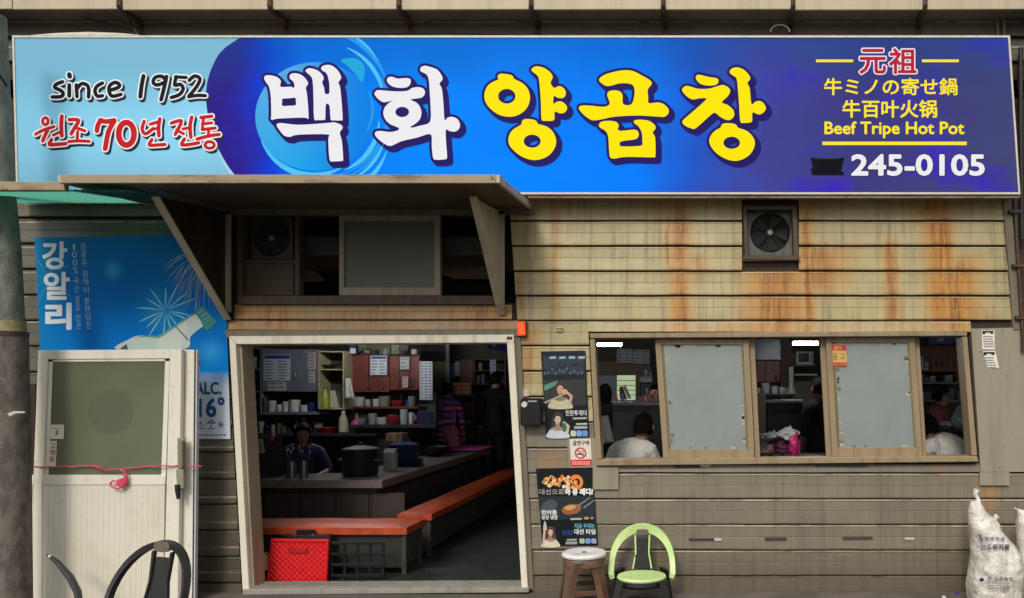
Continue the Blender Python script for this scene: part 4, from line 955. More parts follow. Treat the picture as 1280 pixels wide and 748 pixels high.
for q in ([(720, 633), (737, 621.5), (738, 622.5), (721.5, 635)], [(729, 634), (743, 624.5), (743.3, 626), (730, 636)]): fill('tongs_print', [q], A3, ink(120, 124, 122), pb)
text('lettering', '한여름', (677, 638, 696, 643.5), A3, ink(206, 204, 196), pb, grow=.3, res=5); text('lettering', '싱싱 냉장', (677, 644.2, 697, 649.5), A3, ink(196, 194, 186), pb, grow=.3, res=5)
fill('caption', [[(713, 648), (727, 647.7), (727, 650), (713, 650.2)]], A2-.0002, ink(170, 186, 150), pb); blobs('food_print', [(733, 648, 3.4, 1.8, 0), (740, 648, 2, 1.4, 0)], A3, ink(190, 140, 76), pb)
person_print(688, 666, .72, pb, A2, (58, 38, 34), (226, 184, 158), (226, 214, 188), arm=-1); curve_ink('bottle_print', [[(680.5, 652), (681.8, 652), (683.5, 659), (683, 663), (679.5, 663), (679, 659)]], A4, ink(170, 196, 196), pb)
text('lettering', '지금 우리는', (718, 654.5, 743.5, 660.5), A2, ink(110, 176, 190), pb, grow=.15, res=5); text('lettering', '대선 타임', (718, 661.5, 744, 668), A2, ink(214, 218, 220), pb, grow=.25, res=5)
fill('glow_text', [[(703+i*3.5, 663), (705.5+i*3.5, 662.6), (705.8+i*3.5, 669), (703.2+i*3.5, 669.4)] for i in range(4)], A2, ink(20, 56, 110), pb, kind='stuff')
for i, c_ in enumerate(((170, 190, 160), (120, 160, 210), (150, 160, 190))): curve_ink('badge', [[(724.5+i*7.4, 674), (727.5+i*7.4, 673.4), (730.3+i*7.4, 674), (730.6+i*7.4, 679), (727.6+i*7.4, 679.6), (724.6+i*7.4, 679)]], A2, ink(*c_), pb)
fill('caption', [[(708.5, 674), (721, 673.6), (721, 676), (708.5, 676.2)]], A2, ink(150, 170, 140), pb); fill('caption', [[(707, 677.3), (721.5, 677), (721.5, 680.5), (707, 680.7)]], A2, ink(150, 156, 160), pb)
# --- no smoking sign
ns = pq('no_smoking_sign', [(712, 549.5), (738, 548.5), (740, 582.5), (714, 584)], -.0385, .002, ink(226, 216, 204), None, label='white and red no smoking sign between the two black posters', cat='sign')
pq('backing_plate', [(708.5, 548.2), (745, 547.5), (746, 585.3), (711, 585.6)], -.036, .0022, M_WALLPANEL, ns)
text('lettering', '금연구역', (716, 551, 736, 557), A1-.0004, ink(40, 36, 36), ns, grow=.2, res=5)
f = Field(712, 556, 742, 578, 5).strokes([(ring(725.6, 566.5, 6.6, 6.4), .75), ([(721, 562), (730.3, 571)], .7)]); fill('ban_ring', f.contour(0), A3-.0006, ink(190, 46, 44), ns)
fill('cigarette_print', [[(720.5, 567.3), (729.5, 566.8), (729.5, 568.4), (720.5, 568.9)], [(727, 563), (731, 565), (730.6, 565.8), (726.8, 564)]], A2, ink(60, 54, 52), ns, kind='stuff')
fill('red_band', [[(713.2, 575.2), (739.4, 574.4), (739.8, 582.2), (713.9, 583.6)]], A1-.0004, ink(206, 36, 36), ns)
fill('fine_print', [[(715+i*2.9, 577+j*2.6), (717.2+i*2.9, 576.9+j*2.6), (717.2+i*2.9, 578.3+j*2.6), (715+i*2.9, 578.4+j*2.6)] for i in range(8) for j in range(2)], A2, ink(232, 196, 186), ns, kind='stuff')

# ------------------------------------------------------------------ unhinged door at the left
ld = thing('leaning_door', 'white framed glass door leaning against the wall under the blue advert', 'door', P(140, 748, -.42))
DY = -.34
M_DOORW = streaked('old white door', lin(228, 223, 206), lin(172, 158, 130), .45, 4, lin(140, 116, 84), .66)
M_DOORP = streaked('ribbed door panel', lin(220, 214, 196), lin(186, 176, 152), .4, 2, st=(1, 1, .6))
def dq(name, pts, y, t, m, par=ld, b=.003): return pq(name, pts, DY+y, t, m, par, bevel=b)
dq('stile', [(47.5, 438), (60, 438), (55, 590), (53, 606), (52, 766), (35, 766)], 0, .035, M_DOORW)
dq('top_rail', [(60.1, 438), (212, 437), (212.3, 448.5), (60, 449.5)], .001, .034, M_DOORW)
dq('mid_rail', [(54, 594), (207, 594), (206, 606.5), (53.5, 606.5)], .001, .034, M_DOORW)
dq('stile', [(212.3, 437), (227, 437), (222, 766), (204, 766)], -.002, .036, M_DOORW)
g2 = streaked('greenish door glass', lin(146, 150, 126), lin(124, 128, 104), .5, 2, None, .6, rough=.16, st=(1, 1, 1))
gn = g2.node_tree; tb_ = gn.nodes.new('ShaderNodeBsdfTransparent'); tb_.inputs[0].default_value = (.8, .84, .72, 1); mx_ = gn.nodes.new('ShaderNodeMixShader'); mx_.inputs[0].default_value = .64
gn.links.new(gn.nodes['Principled BSDF'].outputs[0], mx_.inputs[1]); gn.links.new(tb_.outputs[0], mx_.inputs[2]); gn.links.new(mx_.outputs[0], gn.nodes['Material Output'].inputs[0])
dq('pane', [(60, 449.6), (212, 448.6), (207.5, 593.9), (54.5, 593.9)], .014, .006, g2, b=0)
for i in range(22):   # ribbed lower panel
    a0, a1 = lerp(54, 206, i/22), lerp(54, 206, (i+1)/22); b0, b1 = lerp(52.5, 203.6, i/22), lerp(52.5, 203.6, (i+1)/22)
    dq('panel_rib', [(a0+.05, 606.6), (a1-.05, 606.6), (b1-.05, 766), (b0+.05, 766)], .006+.0006*(i % 2), .02, M_DOORP, b=.0008)
for q in ([(60, 449.6), (66, 449.6), (60.5, 593.8), (54.6, 593.8)], [(206.5, 448.8), (212, 448.8), (207.4, 593.8), (201.5, 593.8)], [(60, 449.6), (212, 448.7), (212, 451.5), (60, 452.4)]): dq('glazing_bead', q, .009, .0045, M_DOORW, b=0)
dq('handle_plate', [(221.5, 548), (231.5, 547), (230, 612), (222, 612)], -.012, .009, mat((150, 140, 116), .45, .3), b=.002)
hd = P(227.5, 551, DY-.03); hb = P(227, 585, DY-.03)
MB().tube([P(226, 551, DY-.013), hd, hb, P(225.5, 585, DY-.013)], .011, 8).build('handle', mat((186, 184, 176), .3, .8), ld, smooth=True)
dq('lock_case', [(219.5, 587), (229, 587), (229.5, 611), (221, 611)], -.03, .017, mat((168, 160, 138), .45, .4), b=.003)
MB().tube([P(222, 606, DY-.03), P(222, 613, DY-.035), P(223, 624, DY-.033)], [.02, .018, .012], 8).build('keeper', M_DARK, ld, smooth=True)
pr('bolt_mark', 243, 451, 249, 456.5, DY+.06, .02, mat((150, 110, 50), .5), ld, .002)
ld2 = thing('second_door_leaf', 'narrow white door leaf behind the leaning glass door', 'door', P(234, 748, -.3))
pq('stile', [(229, 437), (243, 437.5), (240, 766), (223, 766)], -.298, .035, M_DOORW, ld2, bevel=.003)
pq('dark_seal', [(243.1, 437.5), (244.6, 437.5), (241.4, 766), (240.1, 766)], -.297, .03, M_BLACK, ld2); pq('edge_strip', [(244.7, 437.5), (246.6, 437.5), (243.4, 766), (241.5, 766)], -.295, .03, mat((196, 196, 204), .4), ld2)
pq('panel', [(57, 440), (205, 440), (205, 766), (44, 766)], -.285, .02, mat((138, 138, 116), .7), ld2)
pv = P(138, 515, -.288); vb = MB().tube([(pv.x, -.287, pv.z), (pv.x, -.292, pv.z)], [.175, .17], 36).build('dark_disc', mat((36, 36, 30), .7), ld2)  # plain dark disc seen through the door glass
ld3 = thing('door_leaf_panel', 'beige door leaf with a mid rail at the far left behind the pole', 'door', P(10, 748, -.35))
pq('panel', [(-60, 607), (46, 607), (46, 766), (-60, 766)], -.285, .02, streaked('pinkish panel', lin(176, 160, 138), lin(130, 112, 92), .5), ld3)
pq('mid_rail', [(-60, 594), (46, 594), (46, 606.8), (-60, 606.8)], -.29, .03, M_DOORW, ld3, bevel=.003)
pq('dark_pane', [(-60, 480), (44, 480), (44, 593.8), (-60, 593.8)], -.28, .01, mat((60, 44, 40), .3), ld3)
def stick(q, rows, label, cat='sticker', mk=None):
    o = pq('door_sticker', q, DY+.0115, .001, ink(222, 212, 194), None, label=label, cat=cat); mk(o) if mk else None; return o
s_a = stick([(63, 531), (80, 531), (79.5, 549), (62.5, 549)], 0, 'square white sticker with a small mark on the leaning door glass')
fill('marks', [[(65+i*4, 535), (67.6+i*4, 535), (67.6+i*4, 536.2), (65+i*4, 536.2)] for i in range(3)]+[[(69.5, 538), (72.5, 538), (72.5, 544), (69.5, 544)]], DY+.0105, ink(130, 120, 100), s_a, kind='stuff')
s_b = stick([(62, 551.5), (71, 551.5), (69.5, 583), (60, 583)], 0, 'tall narrow sticker with red Korean letters on the leaning door glass')
for i, ch in enumerate('고정문'): text('lettering', ch, (62.8-i*.4, 554+i*8.5, 69.5-i*.4, 560.5+i*8.5), DY+.0105, ink(150, 54, 48), s_b, grow=.2, res=5)
# pink string tied across
ps = thing('pink_string', 'bright pink plastic string tied across the leaning door', 'string', P(150, 600, -.37))
M_PINK = mat((214, 64, 96), .5, var=.2, scale=60)
sy = DY-.012
pts = catmull([(-40, 581), (0, 583), (40, 584), (80, 583.5), (115, 583), (125, 587), (150, 586.5), (185, 583.5), (215, 582.5), (245, 583), (252, 583)], 4, False)
MB().tube([P(a, b+.5*math.sin(a*.3), sy-(.16 if a < 45 else 0)-.012*math.sin(a*.1)) for a, b in pts], .0055, 6).build('line', M_PINK, ps)
loop = catmull([(150, 587), (158, 593), (157, 604), (148, 611), (138, 607), (142, 601), (152, 604), (158, 600), (153, 592)], 4, False)
MB().tube([P(a, b, sy-.015) for a, b in loop], .006, 6).build('bow', M_PINK, ps)
for q in ([(115, 581), (121, 586), (128, 587), (124, 583)], [(146, 600), (155, 597), (158, 604), (150, 611), (145, 606)]): pq('knot', q, sy-.02, .012, M_PINK, ps, bevel=.003)

# ------------------------------------------------------------------ utility pole at the left edge
po = thing('utility_pole', 'weathered grey pole at the left edge of the picture', 'pole', P(16, 739, -.62))
def pole_mat(n, a, b, r_=.75):
    t = NT(n); t.pos(); q = t.noise(16, 7, (1, 1, .5)); t.col(t.mix(t.ss(q, .38, .62), a, b)); t.set(r_, 0, .3); t.bump(t.math('ADD', q, t.noise(70, 4)), .5, .01); return t.m
py_ = -.62; q0 = [P(-11, 20, py_), P(-2, 225, py_), P(6, 310, py_), P(11, 417, py_)]
MB().tube(q0, [.086, .09, .092, .094], 20).build('upper_shaft', pole_mat('grey green pole', lin(128, 130, 120), lin(106, 108, 98)), po, smooth=True)
MB().tube([P(12, 418, py_), P(15, 560, py_), P(16, 748, py_), P(16, 766, py_)], [.106, .108, .112, .114], 20).build('lower_sleeve', pole_mat('rough dark concrete', lin(112, 104, 96), lin(88, 80, 73)), po, smooth=True)
MB().tube([P(11.4, 402, py_), P(12, 417.5, py_)], [.096, .098], 20).build('tape_band', mat((150, 138, 98), .7, var=.4, scale=30), po, smooth=True)
MB().tube([P(12, 415, py_), P(12, 421, py_)], [.11, .11], 20).build('rust_ring', M_STRAP, po, smooth=True)
MB().tube([P(-14, 85, py_-.12), P(-2, 92, py_-.13), P(9, 108, py_-.06)], .008, 6).build('clamp_wire', M_BLACK, po)
pq('tape_scrap', [(9, 517), (18, 514), (31, 514.5), (31, 516.5), (19, 517), (12, 521)], py_-.115, .004, mat((196, 190, 176), .6), po)

# ------------------------------------------------------------------ plastic chairs and stool
def plastic_chair(root, O, rz, m_hoop, m_seat, m_leg, S=1.0, HS=1.0, TH=1.0):
    """low plastic chair: hoop back with a splat and hand hole, round seat, four tapered legs; local x right, y back"""
    ca, sa = math.cos(rz), math.sin(rz)
    W = lambda x, y, z: Vector((O[0]+(x*ca-y*sa)*S, O[1]+(x*sa+y*ca)*S, O[2]+z*S*HS))
    # hoop band: flat strip following an arch, leaning back
    n = 26; mb = MB()
    for i in range(n+1):
        a = math.pi*(-.12+1.24*i/n); wv = 1.0
        x = .205*math.cos(a); h = .235+.285*max(0, math.sin(a))**.8 if math.sin(a) > 0 else .235+.335*math.sin(a)*.35
        yb = .12+.10*max(0, math.sin(a)) - .03*(1 if math.sin(a) < 0 else 0); top = max(0, math.sin(a))**2
        th = (.03+.02*top)*TH
        ox, oz = math.cos(a), math.sin(a)
        for dr, dy in ((0, -.014), (th, -.018), (th*1.1, .012), (0, .012)): mb.v.append(tuple(W(x+ox*dr, yb+dy, h+oz*dr*1.0)))
    for i in range(n):
        for k_ in range(4): mb.f.append((i*4+k_, i*4+(k_+1) % 4, (i+1)*4+(k_+1) % 4, (i+1)*4+k_))
    mb.f += [(3, 2, 1, 0), tuple(n*4+k_ for k_ in range(4))]
    mb.build('hoop_back', m_hoop, root, smooth=True)
    def slab(name, pts, y0, y1, t, m):
        lo = min(p[1] for p in pts); hi = max(p[1] for p in pts)
        a = [W(x, lerp(y0, y1, (z-lo)/(hi-lo)), z) for x, z in pts]; return MB().prism(a, (-sa*t*S, ca*t*S, 0)).build(name, m, root, bevel=.003)
    slab('splat', [(-.062, .235), (.062, .235), (.042, .36), (.04, .47), (-.04, .47), (-.042, .36)], .17, .205, .012, m_leg)
    for sx in (-1, 1): slab('splat_strip', [(sx*.063, .235), (sx*.075, .235), (sx*.054, .36), (sx*.06, .5), (sx*.047, .5), (sx*.043, .36)], .163, .2, .018, m_hoop)
    hh = catmull([(-.04, .505), (0, .497), (.04, .505), (.045, .53), (.03, .545), (-.03, .545), (-.045, .53)], 3)
    slab('hand_hole', hh, .198, .2, .012, M_GRIP)
    MB().lathe(W(0, 0, .2), [(.10*S, .0), (.17*S, .004*S), (.178*S, .016*S), (.172*S, .028*S), (.15*S, .03*S), (.06*S, .022*S), (.001, .021*S)], 28, 1, .88).build('seat', m_seat, root, smooth=True)
    MB().lathe(W(0, 0, .155), [(.165*S, 0), (.185*S, .02*S), (.18*S, .044*S)], 28, 1, .88).build('seat_skirt', m_leg, root, smooth=True)
    for sx in (-1, 1):
        for sy_ in (-1, 1):
            top = [(sx*.15, sy_*.09), (sx*.19, sy_*.05), (sx*.175, sy_*.11), (sx*.12, sy_*.145)]
            bot = [(sx*.2, sy_*.145), (sx*.225, sy_*.12), (sx*.222, sy_*.165), (sx*.185, sy_*.185)]
            mb = MB(); mb.add([W(x, y, .21 if sy_ < 0 else .26) for x, y in top]+[W(x, y, 0) for x, y in bot], [(0, 1, 2, 3), (7, 6, 5, 4)]+[(i, i+4, (i+1) % 4+4, (i+1) % 4) for i in range(4)]); mb.build('leg', m_leg, root, bevel=.004)
    return W
M_GRIP = mat((104, 96, 84), .6)
def worn_green():
    t = NT('chipped pale green'); t.pos(); q = t.noise(26, 6, offs=3, rough=.65); c = t.mix(t.ss(t.noise(5, 4), .3, .7), lin(208, 228, 160), lin(186, 212, 136)); t.col(t.mix(t.ss(q, .64, .67), c, lin(34, 34, 30))); t.set(.42, 0, .4); t.bump(t.noise(120, 2), .15, .002); return t.m
M_BLKP = mat((26, 26, 27), .38, bump=.04)
O = P(802, 0, -.38); O.z = 0
gc = thing('green_chair', 'pale green and black plastic chair standing by the wall', 'chair', O, 'plastic chairs in front of the restaurant')
plastic_chair(gc, O, R(2), worn_green(), worn_green(), M_BLKP, 1.06, .92, 1.3)
O2 = P(141, 0, -1.75); O2.z = .004
bc = thing('black_chair', 'black plastic chair in front of the leaning white door', 'chair', O2, 'plastic chairs in front of the restaurant')
MB_CH = mat((46, 44, 44), .42, bump=.04)
W_ = plastic_chair(bc, O2, R(-18), MB_CH, MB_CH, MB_CH, 1.42, .90, .55)
arm = thing('broken_chair_arm', 'bent black chair arm leaning at the lower left of the white door', 'chair part', P(95, 766, -.55))
MB().tube([P(60, 694, -.6), P(72, 703, -.62), (P(88, 722, -.65)), P(97, 740, -.67), P(101, 766, -.7)], [.012, .018, .024, .024, .022], 8).build('arm_bar', MB_CH, arm, smooth=True)
MB().ellipsoid(P(62.5, 696, -.61), .014, .014, .016).build('end_cap', mat((196, 192, 184), .5), arm, smooth=True)
# stool
OS = P(730, 0, -.36); OS.z = 0; h_ = .4
sl_ = thing('plastic_stool', 'brown plastic stool with a white round top beside the green chair', 'stool', OS)
M_BRN = mat((98, 73, 56), .28, var=.15, bump=.03); SZ = (EYE-(690-CY)/ppm(-.36))
MB().lathe((OS.x, OS.y, SZ-.035), [(.14, 0), (.166, .008), (.17, .022), (.162, .036), (.145, .04), (.09, .034), (.02, .03), (.001, .03)], 32).build('seat', mat((226, 224, 222), .35, var=.08, dirt=(190, 184, 172)), sl_, smooth=True)
MB().lathe((OS.x, OS.y, SZ+.0), [(.016, -.004), (.018, .001), (.001, .0012)], 12).build('centre_plug', mat((120, 112, 100), .6), sl_)
def stool_ring(z, r): return [(OS.x+r*(abs(math.cos(a))**.6)*(1 if math.cos(a) > 0 else -1), OS.y+r*(abs(math.sin(a))**.6)*(1 if math.sin(a) > 0 else -1), z) for a in [2*math.pi*i/32+.1 for i in range(32)]]
mb = MB(); zs = [(SZ-.034, .142), (SZ-.05, .15), (SZ-.09, .154)]
for z, r in zs: mb.v += stool_ring(z, r)
for i in range(2):
    for j in range(32): mb.f.append((i*32+j, i*32+(j+1) % 32, (i+1)*32+(j+1) % 32, (i+1)*32+j))
mb.build('apron', M_BRN, sl_, smooth=True)
for q in range(4):
    a = math.pi/4+q*math.pi/2+R(12); ca, sa = math.cos(a), math.sin(a)
    W2 = lambda u, v_, z: (OS.x+ca*u-sa*v_, OS.y+sa*u+ca*v_, z)
    mb = MB(); rows = [(SZ-.052, .152, .105), (SZ-.085, .160, .085), (SZ-.13, .170, .062), (SZ-.25, .198, .055), (.0, .232, .055)]
    for z, u, hw in rows: mb.v += [W2(u-.035, -hw, z), W2(u+.004, -hw*.55, z), W2(u+.004, hw*.55, z), W2(u-.035, hw, z), W2(u-.03, hw*.7, z), W2(u-.008, 0, z), W2(u-.03, -hw*.7, z)]
    for i in range(4):
        for j in range(7): mb.f.append((i*7+j, i*7+(j+1) % 7, (i+1)*7+(j+1) % 7, (i+1)*7+j))
    mb.build('leg', M_BRN, sl_, smooth=True)
    b2 = a+math.pi/2
    p0 = W2(.185, .03, SZ-.262); p1 = (OS.x+math.cos(b2)*.185+math.sin(b2)*.03, OS.y+math.sin(b2)*.185-math.cos(b2)*.03, SZ-.262)
    MB().prism([p0, p1, (p1[0], p1[1], p1[2]-.035), (p0[0], p0[1], p0[2]-.035)], (-.006*(p1[1]-p0[1]), .006, 0)).build('stretcher', M_BRN, sl_, bevel=.002)

# ------------------------------------------------------------------ plastic sacks at the right
def sack_mat(): 
    t = NT('crinkled plastic sack'); t.pos(); a = t.noise(9, 6); b = t.noise(14, 7, (1.4, 1, .8), .6, 4)
    t.col(t.mix(t.ss(a, .42, .7), lin(222, 218, 208), lin(176, 170, 154))); t.set(t.math('ADD', .2, t.math('MULTIPLY', b, .3)), 0, .5); t.bump(t.math('ADD', a, b), .9, .03)
    t.b.inputs['Coat Weight'].default_value = .2; return t.m
M_SACK = sack_mat()
def sack(outl, yb, depth, label, ears=()):
    """outl rows: (py, px left, px right)"""
    y = yb; b = P((outl[-1][1]+outl[-1][2])/2, 0, y)
    t = thing('plastic_sack', label, 'sack', (b.x, y, 0), 'white sacks by the wall'); n = 56; mb = MB()
    rows = []
    for i in range(len(outl)-1):
        (y0, l0, r0), (y1, l1, r1) = outl[i], outl[i+1]
        for s_ in range(8): rows.append((lerp(y0, y1, s_/8), lerp(l0, l1, s_/8), lerp(r0, r1, s_/8)))
    rows.append(outl[-1]); m_ = len(rows)
    for i, (py, l, r) in enumerate(rows):
        a, c = P(l, py, y), P(r, py, y); cx, hw = (a.x+c.x)/2, (c.x-a.x)/2; f_ = min(1, .15+1.3*i/m_); dp = depth*f_
        for j in range(n):
            q = 2*math.pi*j/n; ux, uy = math.cos(q), math.sin(q); ux = math.copysign(abs(ux)**.75, ux); uy = math.copysign(abs(uy)**.8, uy)
            z = max(.004, a.z); p = Vector((cx+hw*ux, y+dp*uy, z)); k_ = 1-abs(ux)**3
            cr = abs(noise.noise(p*11))*.5+abs(noise.noise(p*23+Vector((7, 0, 0))))*.35+noise.noise(p*5)*.5
            mb.v.append((p.x+noise.noise(p*9)*.012, p.y-cr*.045*k_*f_*(1 if uy < 0 else -1), z))
    for i in range(m_-1):
        for j in range(n): mb.f.append((i*n+j, i*n+(j+1) % n, (i+1)*n+(j+1) % n, (i+1)*n+j))
    mb.f += [tuple(reversed(range(n))), tuple((m_-1)*n+j for j in range(n))]
    mb.build('bag_body', M_SACK, t, smooth=True)
    for e in ears:
        MB().tube([P(a, b_, y+.01*k_) for k_, (a, b_) in enumerate(e[0])], e[1], 7).build('tied_corner', M_SACK, t, smooth=True)
    return t
sk = sack([(627, 1214, 1225), (640, 1211, 1231), (650, 1211, 1245), (655, 1211.5, 1250), (664, 1212, 1252), (680, 1214, 1266), (695, 1214, 1274), (715, 1212.5, 1276), (735, 1210, 1275), (748, 1210, 1274), (756, 1213, 1272)], -.42, .15,
     'crumpled white plastic sack with dark Korean print leaning on the wall', ears=[([(1222, 632), (1223, 624), (1219, 618), (1221, 613)], [.03, .014, .016, .026]), ([(1243, 650), (1245, 646), (1249, 648)], [.02, .022, .006])])
def drape(q):   # print follows the front of the sack
    return P(q[0], q[1], -.42-.15*min(1, .15+1.3*(q[1]-627)/129)*(max(0, 1-abs((q[0]-1243)/34)**2.6))**.4-.036)
SKN = ink(58, 58, 84)
def sack_text(s_, box, g_):
    f = Field(box[0]-2, box[1]-2, box[2]+2, box[3]+2, 5).loops(fit(text_loops(s_), *box, shear=.1)); fill('print', f.contour(g_), 0, SKN, sk, kind='stuff', mapper=drape)
sack_text('선도유지용', (1226, 680.5, 1262, 687.5), .3)
fill('print', [[(1222, 668), (1226, 669), (1229.5, 677), (1226.5, 676)]], 0, SKN, sk, kind='stuff', mapper=drape)
fill('print', [[(1232+i*6.5, 671+.3*i), (1236.5+i*6.5, 671.6+.3*i), (1236+i*6.5, 674.4+.3*i), (1231.5+i*6.5, 673.4+.3*i)] for i in range(4)], 0, ink(120, 120, 138), sk, kind='stuff', mapper=drape)
fill('print', [ell(1227, 725, 3, 2.5, 12)], 0, ink(40, 42, 96), sk, kind='stuff', mapper=drape); sack_text('주 신우농산', (1234, 721, 1268, 726), .1)
fill('print', [[(1235+i*4.6, 728.5+j*3.4), (1238.5+i*4.6, 728.7+j*3.4), (1238.5+i*4.6, 729.8+j*3.4), (1235+i*4.6, 729.6+j*3.4)] for i in range(6) for j in range(3)], 0, ink(132, 130, 140), sk, kind='stuff', mapper=drape)
sack([(636, 1268, 1271), (642, 1270, 1300), (660, 1272, 1312), (700, 1272.5, 1318), (740, 1275, 1320), (756, 1277, 1318)], -.34, .13, 'second white sack cut off by the right edge of the picture', ears=[([(1276, 641), (1271, 638), (1268, 635)], [.012, .012, .006])])
# litter on the paving
for i, (x, y_, c_, nm, lb) in enumerate(((1196, -.09, (40, 60, 150), 'blue_litter', 'small blue plastic bit on the ground left of the sack'), (1180, -.2, (206, 202, 190), 'paper_scrap', 'white paper scrap on the ground below the siding'))):
    p = P(x, 0, y_); MB().lathe((p.x, p.y, .001), [(.016, 0), (.018, .004), (.015, .014), (.002, .015)], 12).build(nm, mat(c_, .4), None, True, label=lb, cat=nm.replace('_', ' '))

# ------------------------------------------------------------------ inside the restaurant
M_STEEL = mat((150, 150, 150), .3, .9, var=.15, bump=.03); M_STEELD = mat((92, 92, 94), .4, .7, var=.25); M_WOODR = mat((112, 52, 40), .45, var=.2, scale=8); M_GREYC = mat((118, 120, 132), .5)
M_WHITE = mat((214, 212, 206), .4); M_PAPER = ink(206, 210, 214); M_ORANGE = mat((186, 74, 38), .42, var=.35, scale=7, bump=.4, dirt=(120, 48, 28)); M_TOP = mat((120, 110, 104), .35, var=.25)
def tubelamp(x0, x1, py, y, label):
    a, b = P(x0, py, y), P(x1, py, y); t = thing('fluorescent_lamp', label, 'lamp', (a.x, y, a.z), 'ceiling fluorescent lamps')
    e = NT('lit tube'); e.b.inputs['Emission Color'].default_value = (.92, .97, 1, 1); e.b.inputs['Emission Strength'].default_value = 100; e.col((.9, .9, .9))
    MB().tube([a, b], .015, 10).build('tube', e.m, t, smooth=True)
    MB().box(a.x-.03, b.x+.03, y-.045, y+.045, a.z+.022, a.z+.06).build('fitting', mat((150, 150, 146), .5), t, bevel=.004)
    for x in (a.x-.03, b.x+.005): MB().box(x, x+.025, y-.02, y+.02, a.z-.024, a.z+.0215).build('end_cap', mat((110, 110, 108), .5), t)
    MB().tube([((a.x+b.x)/2, y, a.z+.07), ((a.x+b.x)/2, y, 2.75)], .008, 6).build('hanger', M_DARK, t)
tubelamp(746, 777, 431.5, 2.3, 'lit fluorescent lamp seen in the left opening of the sliding window'); tubelamp(991, 1022, 429.5, 2.3, 'lit fluorescent lamp seen in the middle opening of the sliding window')
tubelamp(385, 500, 402, 3.2, 'added unseen fluorescent lamp above the kitchen cabinets behind the door')  # out of view, added to brighten the kitchen
MB().box(-4.6, -1.2, 1.05, 1.12, 2.36, 2.75).build('transom_blackout', mat((30, 27, 24), .9), kind='structure')  # added dark board hiding the lamplit ceiling from the transom
# --- counter
ct = thing('serving_counter', 'L shaped dark serving counter with a grey worktop inside the door', 'counter', (-3.6, 1.3, .02))
MB().box(-4.9, -3.02, 1.3, 1.95, .66, .74).build('worktop', M_TOP, ct, bevel=.005); MB().box(-3.62, -3.02, 1.951, 5.3, .66, .74).build('worktop', M_TOP, ct, bevel=.005)
MB().box(-4.9, -3.12, 1.42, 1.9, .02, .658).build('base_panel', mat((58, 50, 48), .5), ct); MB().box(-3.55, -3.14, 1.91, 5.2, .02, .658).build('base_panel', mat((52, 52, 62), .5), ct)
for i in range(5): MB().box(-4.6+i*.36, -4.28+i*.36, 1.405, 1.418, .1, .6).build('door_panel', mat((66, 56, 52), .45), ct, bevel=.004)
for i in range(4): MB().box(-3.135, -3.12, 2.0+i*.8, 2.76+i*.8, .1, .6).build('door_panel', mat((60, 60, 70), .45), ct, bevel=.004)
# --- benches
def bench(x0, x1, y0, y1, label, seams=(), axis='x'):
    t = thing('bench', label, 'bench', ((x0+x1)/2, (y0+y1)/2, .02), 'orange padded benches')
    cuts = [(x0 if axis == 'x' else y0)]+list(seams)+[(x1 if axis == 'x' else y1)]
    for a, b in zip(cuts, cuts[1:]):
        mb = MB(); n = 12; m_ = 6; X0, X1, Y0, Y1 = (a+.004, b-.004, y0, y1) if axis == 'x' else (x0, x1, a+.004, b-.004)
        if axis == 'y': n, m_ = 6, 16
        for j in range(m_+1):
            for i in range(n+1):
                u, v_ = i/n, j/m_; e = min(1, 8*min(u, 1-u, v_, 1-v_)+.0); p = Vector((X0+(X1-X0)*u, Y0+(Y1-Y0)*v_, 0))
                mb.v.append((p.x, p.y, .435+.018*math.sqrt(e)+.004*noise.noise(p*7)))
        for j in range(m_):
            for i in range(n): k_ = j*(n+1)+i; mb.f.append((k_, k_+1, k_+n+2, k_+n+1))
        per = [i for i in range(n+1)]+[(j+1)*(n+1)-1 for j in range(1, m_+1)]+[m_*(n+1)+i for i in range(n-1, -1, -1)]+[j*(n+1) for j in range(m_-1, 0, -1)]
        k0 = len(mb.v); mb.v += [(mb.v[i][0], mb.v[i][1], .375) for i in per]; L_ = len(per)
        for i in range(L_): mb.f.append((per[i], per[(i+1) % L_], k0+(i+1) % L_, k0+i))
        mb.f.append(tuple(k0+i for i in range(L_))); mb.build('cushion', M_ORANGE, t, smooth=True)
    MF = mat((58, 54, 46), .6)
    for x in (x0+.02, x1-.06):
        for y in (y0+.03, y1-.07): MB().box(x, x+.04, y, y+.04, .02, .374).build('leg', MF, t, bevel=.003)
    MB().box(x0+.03, x1-.03, y0+.045, y0+.06, .08, .373).build('side_panel', mat((40, 40, 36), .6), t); MB().box(x0+.03, x1-.03, y1-.06, y1-.045, .08, .373).build('side_panel', mat((40, 40, 36), .6), t)
    MB().box(x1-.045, x1-.032, y0+.08, y1-.08, .1, .373).build('end_panel', mat((54, 56, 50), .6), t)
    if axis == 'x': 
        for x in (x0+.03, x1-.065): MB().box(x, x+.03, y0+.02, y0+.044, .09, .12).build('foot_rail', MF, t)
    return t
bench(-4.35, -2.44, .42, .88, 'orange padded bench across the doorway in front of the counter'); bench(-2.80, -2.47, 1.12, 5.2, 'long orange padded bench running back along the counter', (2.6, 3.9), 'y')
